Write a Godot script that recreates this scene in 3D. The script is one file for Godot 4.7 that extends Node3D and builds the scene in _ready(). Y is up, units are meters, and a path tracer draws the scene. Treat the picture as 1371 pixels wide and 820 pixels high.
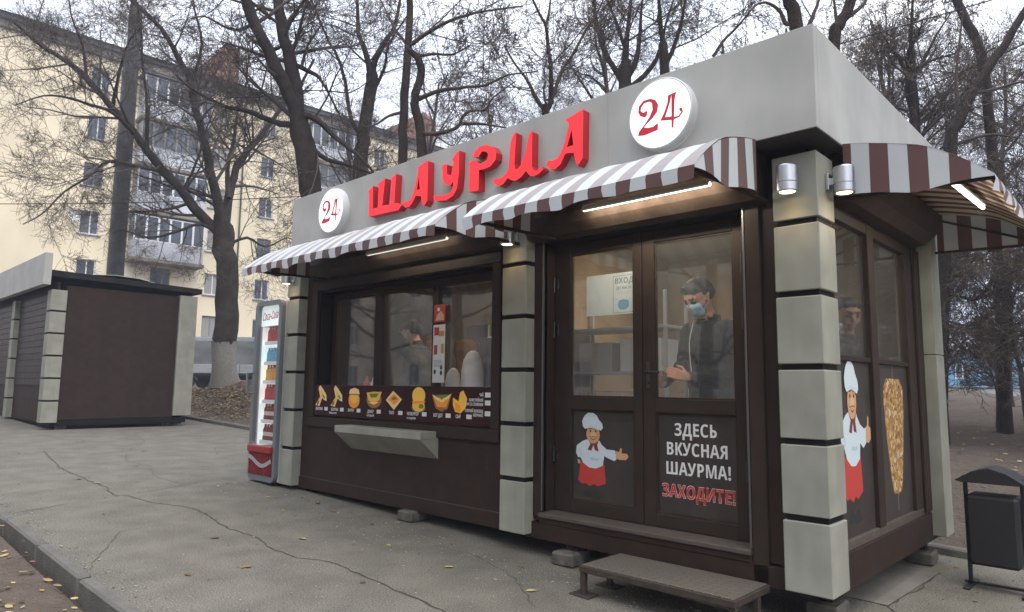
extends Node3D

# ---------------------------------------------------------------- mesh builder
class Mb:
	var v := PackedVector3Array()
	var n := PackedVector3Array()
	var c := PackedColorArray()
	var t := PackedVector2Array()
	var ix := PackedInt32Array()
	var col := Color(1, 1, 1)
	func tri(a: Vector3, b: Vector3, d: Vector3, nr: Vector3) -> void:
		var k := v.size()
		if (b - a).cross(d - a).dot(nr) > 0.0:
			var s := b
			b = d
			d = s
		v.append(a); v.append(b); v.append(d)
		for i in 3:
			n.append(nr); c.append(col); t.append(Vector2.ZERO)
		ix.append(k); ix.append(k + 1); ix.append(k + 2)
	func quad(a: Vector3, b: Vector3, d: Vector3, e: Vector3, nr := Vector3.ZERO) -> void:
		if nr == Vector3.ZERO:
			nr = (b - a).cross(e - a).normalized()
		tri(a, b, d, nr)
		tri(a, d, e, nr)
	func quad_uv(a: Vector3, b: Vector3, d: Vector3, e: Vector3, nr: Vector3) -> void:
		var k := v.size()
		for p in [a, b, d, e]:
			v.append(p); n.append(nr); c.append(col)
		t.append(Vector2(0, 1)); t.append(Vector2(1, 1)); t.append(Vector2(1, 0)); t.append(Vector2(0, 0))
		if (b - a).cross(d - a).dot(nr) > 0.0:
			for q in [0, 2, 1, 0, 3, 2]: ix.append(k + q)
		else:
			for q in [0, 1, 2, 0, 2, 3]: ix.append(k + q)
	# box between two corners, with a chamfer
	func box(lo: Vector3, hi: Vector3, b := 0.0, bas := Basis(), org := Vector3.ZERO) -> void:
		var m := (lo + hi) / 2.0
		var h := (hi - lo).abs() / 2.0
		b = minf(b, minf(h.x, minf(h.y, h.z)) * 0.45)
		var q := {}
		for sx in [-1, 1]:
			for sy in [-1, 1]:
				for sz in [-1, 1]:
					var s := Vector3(sx, sy, sz)
					for ax in 3:
						var p := h - Vector3(b, b, b)
						p[ax] = h[ax]
						q[[sx, sy, sz, ax]] = org + bas * (m + p * s)
		var fa := [[1, 2], [2, 0], [0, 1]]
		for ax in 3:
			for s in [-1, 1]:
				var nr := Vector3.ZERO
				nr[ax] = s
				nr = bas * nr
				var cs := []
				for uv in [[-1, -1], [1, -1], [1, 1], [-1, 1]]:
					var g := [0, 0, 0]
					g[ax] = s; g[fa[ax][0]] = uv[0]; g[fa[ax][1]] = uv[1]
					cs.append(q[[g[0], g[1], g[2], ax]])
				quad(cs[0], cs[1], cs[2], cs[3], nr)
		if b <= 0.0:
			return
		for ax in 3:
			var u: int = fa[ax][0]
			var w: int = fa[ax][1]
			for su in [-1, 1]:
				for sw in [-1, 1]:
					var nr := Vector3.ZERO
					nr[u] = su; nr[w] = sw
					nr = (bas * nr).normalized()
					var g0 := [0, 0, 0]
					var g1 := [0, 0, 0]
					g0[ax] = -1; g1[ax] = 1
					g0[u] = su; g1[u] = su; g0[w] = sw; g1[w] = sw
					quad(q[[g0[0], g0[1], g0[2], u]], q[[g1[0], g1[1], g1[2], u]], q[[g1[0], g1[1], g1[2], w]], q[[g0[0], g0[1], g0[2], w]], nr)
		for sx in [-1, 1]:
			for sy in [-1, 1]:
				for sz in [-1, 1]:
					tri(q[[sx, sy, sz, 0]], q[[sx, sy, sz, 1]], q[[sx, sy, sz, 2]], (bas * Vector3(sx, sy, sz)).normalized())
	# polygon (x, y) from z0 to z1, optional holes filled by a triangulation of bridged outlines
	func prism(poly: PackedVector2Array, z0: float, z1: float, tf := Transform3D(), caps := true) -> void:
		var p := poly
		if Geometry2D.is_polygon_clockwise(p):
			p = p.duplicate()
			p.reverse()
		var tr := Geometry2D.triangulate_polygon(p)
		var f := tf.basis.z.normalized()
		if caps:
			for i in range(0, tr.size(), 3):
				for s in ([1] if absf(z1 - z0) < 1e-5 else [0, 1]):
					var z: float = z1 if s == 1 else z0
					tri(tf * Vector3(p[tr[i]].x, p[tr[i]].y, z), tf * Vector3(p[tr[i + 1]].x, p[tr[i + 1]].y, z), tf * Vector3(p[tr[i + 2]].x, p[tr[i + 2]].y, z), f if s == 1 else -f)
		if absf(z1 - z0) < 1e-5:
			return
		for i in p.size():
			var a := p[i]
			var b := p[(i + 1) % p.size()]
			var nn := Vector2(b.y - a.y, a.x - b.x).normalized()
			quad(tf * Vector3(a.x, a.y, z0), tf * Vector3(b.x, b.y, z0), tf * Vector3(b.x, b.y, z1), tf * Vector3(a.x, a.y, z1), (tf.basis * Vector3(nn.x, nn.y, 0)).normalized())
	func flat(poly: PackedVector2Array, z: float, tf := Transform3D()) -> void:
		prism(poly, z, z, tf, true)
	# tube along points with radii
	func tube(pts: PackedVector3Array, rad: PackedFloat32Array, sides: int, cap := false, bump := 0.0, sd := 0.0) -> void:
		var m := pts.size()
		if m < 2:
			return
		var k := v.size()
		var up := Vector3.UP
		var d0 := (pts[1] - pts[0]).normalized()
		if absf(d0.y) > 0.9:
			up = Vector3.RIGHT
		var x := d0.cross(up).normalized()
		for i in m:
			var d := (pts[mini(i + 1, m - 1)] - pts[maxi(i - 1, 0)]).normalized()
			x = (x - d * x.dot(d)).normalized()
			var y := d.cross(x)
			for s in sides:
				var a := TAU * s / sides
				var nr := x * cos(a) + y * sin(a)
				var r := rad[i]
				if bump > 0.0:
					r *= 1.0 + bump * (0.5 * sin(s * 2.4 + i * 0.7 + sd) + 0.5 * sin(s * 4.9 - i * 1.3 + sd * 2.0))
				v.append(pts[i] + nr * r)
				n.append(nr)
				c.append(col)
				t.append(Vector2(float(s) / sides, i))
		for i in m - 1:
			for s in sides:
				var a := k + i * sides + s
				var b := k + i * sides + (s + 1) % sides
				ix.append(a); ix.append(a + sides); ix.append(b)
				ix.append(b); ix.append(a + sides); ix.append(b + sides)
		if cap:
			for e in [0, m - 1]:
				var nr := (pts[0] - pts[1]).normalized() if e == 0 else (pts[m - 1] - pts[m - 2]).normalized()
				for s in sides:
					tri(pts[e], v[k + e * sides + s], v[k + e * sides + (s + 1) % sides], nr)
	func rod(a: Vector3, b: Vector3, r: float, sides := 8) -> void:
		tube(PackedVector3Array([a, b]), PackedFloat32Array([r, r]), sides, true)
	# profile (radius, height) turned about a vertical axis at o
	func lathe(o: Vector3, prof: Array, sides := 20, bas := Basis()) -> void:
		for i in prof.size() - 1:
			var p: Vector2 = prof[i]
			var q: Vector2 = prof[i + 1]
			var k := v.size()
			var sl := Vector2(q.y - p.y, p.x - q.x).normalized()
			for s in sides + 1:
				var a := TAU * s / sides
				var dr := Vector3(cos(a), 0, sin(a))
				var nr := (dr * sl.x + Vector3.UP * sl.y).normalized()
				v.append(o + bas * (dr * p.x + Vector3.UP * p.y)); n.append(bas * nr); c.append(col); t.append(Vector2(float(s) / sides, 0))
				v.append(o + bas * (dr * q.x + Vector3.UP * q.y)); n.append(bas * nr); c.append(col); t.append(Vector2(float(s) / sides, 1))
			for s in sides:
				var a := k + s * 2
				ix.append(a); ix.append(a + 2); ix.append(a + 1)
				ix.append(a + 1); ix.append(a + 2); ix.append(a + 3)
	func disc(o: Vector3, nr: Vector3, r: float, sides := 32) -> void:
		var x := nr.cross(Vector3.UP if absf(nr.y) < 0.9 else Vector3.RIGHT).normalized()
		var y := nr.cross(x)
		for s in sides:
			var a := TAU * s / sides
			var b := TAU * (s + 1) / sides
			tri(o, o + (x * cos(a) + y * sin(a)) * r, o + (x * cos(b) + y * sin(b)) * r, nr)
	func mesh() -> ArrayMesh:
		var a := []
		a.resize(Mesh.ARRAY_MAX)
		a[Mesh.ARRAY_VERTEX] = v
		a[Mesh.ARRAY_NORMAL] = n
		a[Mesh.ARRAY_COLOR] = c
		a[Mesh.ARRAY_TEX_UV] = t
		a[Mesh.ARRAY_INDEX] = ix
		var m := ArrayMesh.new()
		m.add_surface_from_arrays(Mesh.PRIMITIVE_TRIANGLES, a)
		return m

# ---------------------------------------------------------------- scene helpers
var M := {}
var used := {}
var tx := {}

func numbered(s: String) -> String:
	if not used.has(s):
		used[s] = 0
		return s
	used[s] += 1
	return "%s_%03d" % [s, used[s]]

func thing(called: String, label: String, category: String, at := Vector3.ZERO, group := "") -> Node3D:
	var o := Node3D.new()
	o.name = numbered(called)
	add_child(o, true)
	o.position = at
	tag(o, label, category, group)
	return o

func tag(o: Node3D, label: String, category: String, group := "") -> void:
	o.set_meta("label", label)
	o.set_meta("category", category)
	if group != "":
		o.set_meta("group", group)

# commits world-space geometry as one mesh under a parent whose chain has no turn
func put(mb: Mb, called: String, m: Material, parent: Node3D = self) -> MeshInstance3D:
	return hang(mb.mesh(), called, m, parent, true)

func hang(me: Mesh, called: String, m: Material, parent: Node3D = self, world := false) -> MeshInstance3D:
	var o := MeshInstance3D.new()
	o.mesh = me
	o.material_override = m
	if parent == self:
		o.name = numbered(called)
	else:
		var k := 0
		var nm := called
		while parent.has_node(NodePath(nm)):
			k += 1
			nm = "%s_%03d" % [called, k]
		o.name = nm
	parent.add_child(o, true)
	if world:
		var p: Node = parent
		while p != self and p is Node3D:
			o.position -= (p as Node3D).position
			p = p.get_parent()
	return o

func structure(mb: Mb, called: String, m: Material) -> MeshInstance3D:
	var o := put(mb, called, m)
	o.set_meta("kind", "structure")
	return o

func pv(a: Array) -> PackedVector2Array:
	var p := PackedVector2Array()
	for i in range(0, a.size(), 2):
		p.append(Vector2(a[i], a[i + 1]))
	return p

func p3(a: Array) -> PackedVector3Array:
	var p := PackedVector3Array()
	for i in range(0, a.size(), 3):
		p.append(Vector3(a[i], a[i + 1], a[i + 2]))
	return p

func bx(lo: Vector3, hi: Vector3, b := 0.0) -> Mb:
	var m := Mb.new()
	m.box(lo, hi, b)
	return m

func ribbon_outline(pts: PackedVector2Array, w: float) -> PackedVector2Array:
	var l := PackedVector2Array()
	var r := PackedVector2Array()
	for i in pts.size():
		var d := (pts[mini(i + 1, pts.size() - 1)] - pts[maxi(i - 1, 0)]).normalized()
		l.append(pts[i] + Vector2(-d.y, d.x) * w / 2)
		r.append(pts[i] - Vector2(-d.y, d.x) * w / 2)
	r.reverse()
	l.append_array(r)
	return l

func ellipse(cx: float, cy: float, rx: float, ry: float, k := 18, a0 := 0.0, a1 := TAU, rot := 0.0) -> PackedVector2Array:
	var p := PackedVector2Array()
	for i in k:
		var a := a0 + (a1 - a0) * i / (k if is_equal_approx(a1 - a0, TAU) else k - 1)
		p.append(Vector2(cx, cy) + Vector2(rx * cos(a), ry * sin(a)).rotated(rot))
	return p

# ---------------------------------------------------------------- materials
func noise_tex(freq: float, lo: float, hi: float, sd: int, octaves := 4, size := 512, nm := false, strength := 4.0, type := FastNoiseLite.TYPE_SIMPLEX_SMOOTH) -> NoiseTexture2D:
	var f := FastNoiseLite.new()
	f.noise_type = type
	f.seed = sd
	f.frequency = freq
	f.fractal_octaves = octaves
	var x := NoiseTexture2D.new()
	x.width = size
	x.height = size
	x.seamless = true
	x.noise = f
	if nm:
		x.as_normal_map = true
		x.bump_strength = strength
	else:
		var g := Gradient.new()
		g.set_color(0, Color(lo, lo, lo))
		g.set_color(1, Color(hi, hi, hi))
		x.color_ramp = g
	return x

func lin(r: float, g: float, b: float) -> Color:
	return Color(r, g, b).linear_to_srgb()

func plain(called: String, c: Color, rough := 0.6, metal := 0.0, spec := 0.5) -> StandardMaterial3D:
	var m := StandardMaterial3D.new()
	m.resource_name = called
	m.albedo_color = c.linear_to_srgb()
	m.roughness = rough
	m.metallic = metal
	m.metallic_specular = spec
	M[called] = m
	return m

# colour broken up by two world-laid noises
func rich(called: String, c: Color, rough: float, fine: String, coarse: String, fs := 1.0, cs := 0.3, nm := "", ns := 1.0, nsc := 1.0) -> StandardMaterial3D:
	var m := plain(called, c, rough)
	m.metallic_specular = 0.22
	if fine != "":
		m.albedo_texture = tx[fine]
		m.uv1_triplanar = true
		m.uv1_world_triplanar = true
		m.uv1_scale = Vector3(fs, fs, fs)
	if coarse != "":
		m.detail_enabled = true
		m.detail_blend_mode = BaseMaterial3D.BLEND_MODE_MUL
		m.detail_albedo = tx[coarse]
		m.detail_uv_layer = BaseMaterial3D.DETAIL_UV_2
		m.uv2_triplanar = true
		m.uv2_world_triplanar = true
		m.uv2_scale = Vector3(cs, cs, cs)
	if nm != "":
		m.normal_enabled = true
		m.normal_texture = tx[nm]
		m.normal_scale = ns
	return m

func vcol(called: String, rough := 0.7) -> StandardMaterial3D:
	var m := plain(called, Color(1, 1, 1), rough)
	m.vertex_color_use_as_albedo = true
	return m

func glow(called: String, c: Color, e: Color, energy: float) -> StandardMaterial3D:
	var m := plain(called, c, 0.4)
	m.emission_enabled = true
	m.emission = e
	m.emission_energy_multiplier = energy
	return m

func glass(called: String, a: float, c := Color(0.9, 0.95, 0.93)) -> StandardMaterial3D:
	var m := plain(called, c, 0.03)
	m.transparency = BaseMaterial3D.TRANSPARENCY_ALPHA
	m.albedo_color.a = a
	return m

func make_materials() -> void:
	tx.fine = noise_tex(0.05, 0.8, 1.0, 1)
	tx.soft = noise_tex(0.008, 0.72, 1.05, 2, 4)
	tx.mild = noise_tex(0.006, 0.9, 1.02, 3, 3)
	tx.grit = noise_tex(0.13, 0.55, 1.08, 4, 4, 1024)
	tx.stain = noise_tex(0.009, 0.86, 1.02, 5, 5, 1024)
	tx.streak = noise_tex(0.012, 0.955, 1.015, 15, 4, 512)
	tx.leafy = noise_tex(0.09, 0.35, 1.1, 16, 3, 512)
	tx.fine_n = noise_tex(0.12, 0, 1, 6, 3, 512, true, 5.0)
	tx.clod_n = noise_tex(0.03, 0, 1, 7, 5, 512, true, 10.0)
	tx.bark = noise_tex(0.06, 0.25, 1.1, 8, 4)
	tx.bark_n = noise_tex(0.05, 0, 1, 9, 4, 512, true, 12.0)
	tx.brick = brick_tex()
	tx.tread_n = tread_tex()
	rich("asphalt", Color(0.275, 0.256, 0.210), 0.9, "grit", "stain", 0.55, 0.22, "fine_n", 0.4)
	rich("patch", Color(0.36, 0.335, 0.29), 0.9, "grit", "stain", 1.3, 0.3, "fine_n", 0.5)
	rich("crack", Color(0.105, 0.096, 0.082), 0.95, "grit", "", 3.0)
	rich("soil", Color(0.19, 0.152, 0.120), 1.0, "grit", "stain", 1.0, 0.3, "clod_n", 1.2)
	rich("kerb_concrete", Color(0.25, 0.237, 0.21), 0.9, "grit", "stain", 1.2, 0.5, "fine_n", 0.6)
	rich("block_concrete", Color(0.26, 0.245, 0.21), 0.9, "grit", "soft", 2.2, 2.0, "fine_n", 0.8)
	rich("cladding", Color(0.33, 0.33, 0.275), 0.45, "mild", "streak", 0.8, 1.2)
	rich("fascia", Color(0.47, 0.465, 0.43), 0.42, "mild", "streak", 0.4, 0.5)
	rich("brown_metal", Color(0.046, 0.029, 0.022), 0.55, "mild", "mild", 0.5, 1.3)
	rich("brown_frame", Color(0.044, 0.030, 0.023), 0.5, "mild", "", 1.0)
	rich("brown_box", Color(0.075, 0.05, 0.036), 0.4, "fine", "soft", 0.7, 1.0)
	rich("print_board", Color(0.062, 0.052, 0.046), 0.35, "mild", "", 1.0)
	rich("menu_back", Color(0.045, 0.016, 0.016), 0.35, "mild", "", 1.0)
	rich("worn_sill", Color(0.17, 0.14, 0.115), 0.7, "grit", "stain", 1.5, 1.2)
	rich("black_gap", Color(0.012, 0.011, 0.011), 0.6, "", "")
	rich("dark_soffit", Color(0.07, 0.062, 0.055), 0.7, "fine", "")
	rich("roof_felt", Color(0.045, 0.042, 0.04), 0.9, "grit", "soft", 1.0, 0.5)
	plain("steel", Color(0.20, 0.19, 0.18), 0.45, 1.0)
	plain("lamp_metal", Color(0.62, 0.63, 0.65), 0.32, 1.0)
	plain("handle_metal", Color(0.10, 0.09, 0.085), 0.4, 1.0)
	rich("step_metal", Color(0.105, 0.083, 0.067), 0.6, "grit", "stain", 1.5, 1.5)
	var tr := plain("tread", Color(0.19, 0.168, 0.135), 0.5, 0.4)
	tr.normal_enabled = true
	tr.normal_texture = tx.tread_n
	tr.albedo_texture = tx.stain
	tr.uv1_triplanar = true
	tr.uv1_world_triplanar = true
	tr.uv1_scale = Vector3(9, 9, 9)
	tr.normal_scale = 1.4
	plain("white_paint", Color(0.72, 0.72, 0.70), 0.5)
	plain("white_print", Color(0.72, 0.72, 0.70), 0.6)
	plain("grey_print", Color(0.25, 0.27, 0.27), 0.6)
	plain("red_print", Color(0.55, 0.045, 0.035), 0.55)
	glow("disc_face", Color(0.85, 0.85, 0.85), Color(1, 1, 1), 0.42)
	plain("disc_rim", Color(0.55, 0.56, 0.55), 0.45)
	glow("letter_face", Color(0.72, 0.035, 0.045), Color(1.0, 0.07, 0.09), 0.32)
	plain("letter_side", Color(0.42, 0.012, 0.022), 0.4)
	plain("digit_red", Color(0.6, 0.02, 0.04), 0.5)
	glow("tube_glow", Color(0.9, 0.9, 0.85), Color(1, 0.985, 0.93), 1.8)
	glow("tube_dim", Color(0.85, 0.85, 0.82), Color(1, 0.98, 0.92), 0.45)
	glow("lamp_glow", Color(0.9, 0.85, 0.7), Color(1, 0.86, 0.62), 4.0)
	glow("added_ceiling_glow", Color(0.85, 0.82, 0.75), Color(1, 0.9, 0.72), 0.6)  # panel of the lamps added to brighten the kiosk's inside
	glow("fridge_glow", Color(0.9, 0.92, 0.92), Color(0.93, 1, 1), 0.22)
	var aw := vcol("awning_cloth", 0.75)
	aw.backlight_enabled = true
	aw.backlight = Color(0.45, 0.43, 0.4)
	aw.rim_enabled = true
	aw.rim = 0.35
	var al := vcol("awning_lit_underside", 0.8)  # underside sheet, light through the cloth put into its colours
	al.backlight_enabled = true
	al.backlight = Color(0.3, 0.3, 0.3)
	vcol("print_colours", 0.6)
	vcol("cloth_colours", 0.85)
	glass("window_glass", 0.015)
	var fg := plain("house_glass", Color(0.05, 0.06, 0.075), 0.08)
	fg.metallic_specular = 0.8
	rich("stucco", Color(0.90, 0.78, 0.56), 0.95, "mild", "streak", 0.05, 0.08)
	rich("stucco_pale", Color(0.85, 0.76, 0.62), 0.95, "fine", "soft", 0.25, 0.05)
	rich("balcony_white", Color(0.82, 0.84, 0.88), 0.8, "fine", "soft", 0.4, 0.1)
	rich("balcony_grey", Color(0.62, 0.63, 0.66), 0.8, "fine", "soft", 0.4, 0.1)
	rich("house_trim", Color(0.33, 0.29, 0.23), 0.9, "fine", "soft", 0.4, 0.1)
	plain("window_white", Color(0.68, 0.69, 0.70), 0.5)
	plain("window_wood", Color(0.22, 0.2, 0.18), 0.7)
	rich("roof_metal", Color(0.16, 0.15, 0.14), 0.7, "fine", "soft", 0.5, 0.1)
	var bk := rich("brick", Color(1, 1, 1), 0.95, "", "")
	bk.albedo_texture = tx.brick
	bk.uv1_triplanar = true
	bk.uv1_scale = Vector3(0.9, 0.9, 0.9)
	rich("pole_concrete", Color(0.19, 0.195, 0.20), 0.8, "fine", "soft", 1.0, 0.4)
	rich("bark_main", Color(0.23, 0.19, 0.155), 1.0, "bark", "soft", 2.0, 0.6, "bark_n", 1.5)
	rich("bark_dark", Color(0.175, 0.142, 0.12), 1.0, "bark", "soft", 2.0, 0.6, "bark_n", 1.5)
	rich("twig", Color(0.10, 0.082, 0.071), 1.0, "", "")
	rich("twig_grey", Color(0.115, 0.095, 0.08), 1.0, "", "")
	rich("lime_wash", Color(0.75, 0.70, 0.63), 1.0, "bark", "stain", 3.0, 1.2, "bark_n", 1.2)
	vcol("dry_leaf", 0.9)
	var ev := vcol("needles", 0.9)
	ev.backlight_enabled = true
	ev.backlight = Color(0.2, 0.2, 0.2)
	rich("tarp", Color(0.27, 0.28, 0.27), 0.7, "fine", "soft", 0.8, 0.3, "clod_n", 0.35)
	plain("truck_blue", Color(0.05, 0.07, 0.11), 0.5)
	plain("truck_dark", Color(0.02, 0.02, 0.022), 0.7)
	plain("rubber", Color(0.015, 0.015, 0.015), 0.9)
	plain("bin_black", Color(0.012, 0.012, 0.013), 0.5)
	plain("cable_black", Color(0.02, 0.02, 0.02), 0.7)
	plain("fridge_grey", Color(0.16, 0.178, 0.19), 0.45, 0.1)
	plain("fridge_side", Color(0.50, 0.50, 0.49), 0.4)
	plain("fridge_slat", Color(0.20, 0.014, 0.018), 0.5)
	plain("fridge_red", Color(0.30, 0.018, 0.023), 0.4)
	plain("fridge_grille", Color(0.16, 0.012, 0.016), 0.45)
	plain("fridge_wave", Color(0.33, 0.33, 0.34), 0.4)
	rich("inner_wall", Color(0.50, 0.40, 0.28), 0.8, "mild", "", 0.5)
	rich("inner_floor", Color(0.2, 0.17, 0.14), 0.6, "fine", "soft", 0.6, 0.6)
	plain("inner_ceiling", Color(0.5, 0.47, 0.42), 0.8)
	plain("inner_white", Color(0.74, 0.74, 0.72), 0.6)
	plain("paper", Color(0.66, 0.70, 0.66), 0.8)
	plain("plastic_dark", Color(0.02, 0.021, 0.025), 0.35)
	plain("cap_cloth", Color(0.012, 0.012, 0.014), 0.95)
	plain("mask_blue", Color(0.35, 0.55, 0.66), 0.9)
	plain("mask_dark", Color(0.10, 0.105, 0.11), 0.9)
	plain("hair_dark", Color(0.022, 0.018, 0.018), 0.6)
	rich("meat", Color(0.30, 0.14, 0.05), 0.5, "leafy", "", 6.0)
	plain("orange_red", Color(0.60, 0.10, 0.05), 0.6)
	stretch_streaks()
	plain("curtain_pane", Color(0.30, 0.29, 0.27), 0.12)
	plain("blue_wall", Color(0.16, 0.36, 0.58), 0.9)
	plain("pale_wall", Color(0.55, 0.55, 0.54), 0.9)

func stretch_streaks() -> void:
	for q in ["cladding", "fascia", "stucco"]:
		var z: Vector3 = M[q].uv2_scale
		M[q].uv2_scale = Vector3(z.x, z.y * 0.18, z.z)

func brick_tex() -> ImageTexture:
	var im := Image.create(256, 256, false, Image.FORMAT_RGB8)
	im.fill(Color(0.42, 0.38, 0.34))
	var r := RandomNumberGenerator.new()
	r.seed = 11
	for row in 16:
		for k in 5:
			var x := k * 64 - (32 if row % 2 else 0)
			var s := r.randf_range(0.75, 1.1)
			im.fill_rect(Rect2i(x + 2, row * 16 + 2, 60, 12), Color(0.60 * s, 0.42 * s, 0.33 * s))
	return ImageTexture.create_from_image(im)

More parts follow.
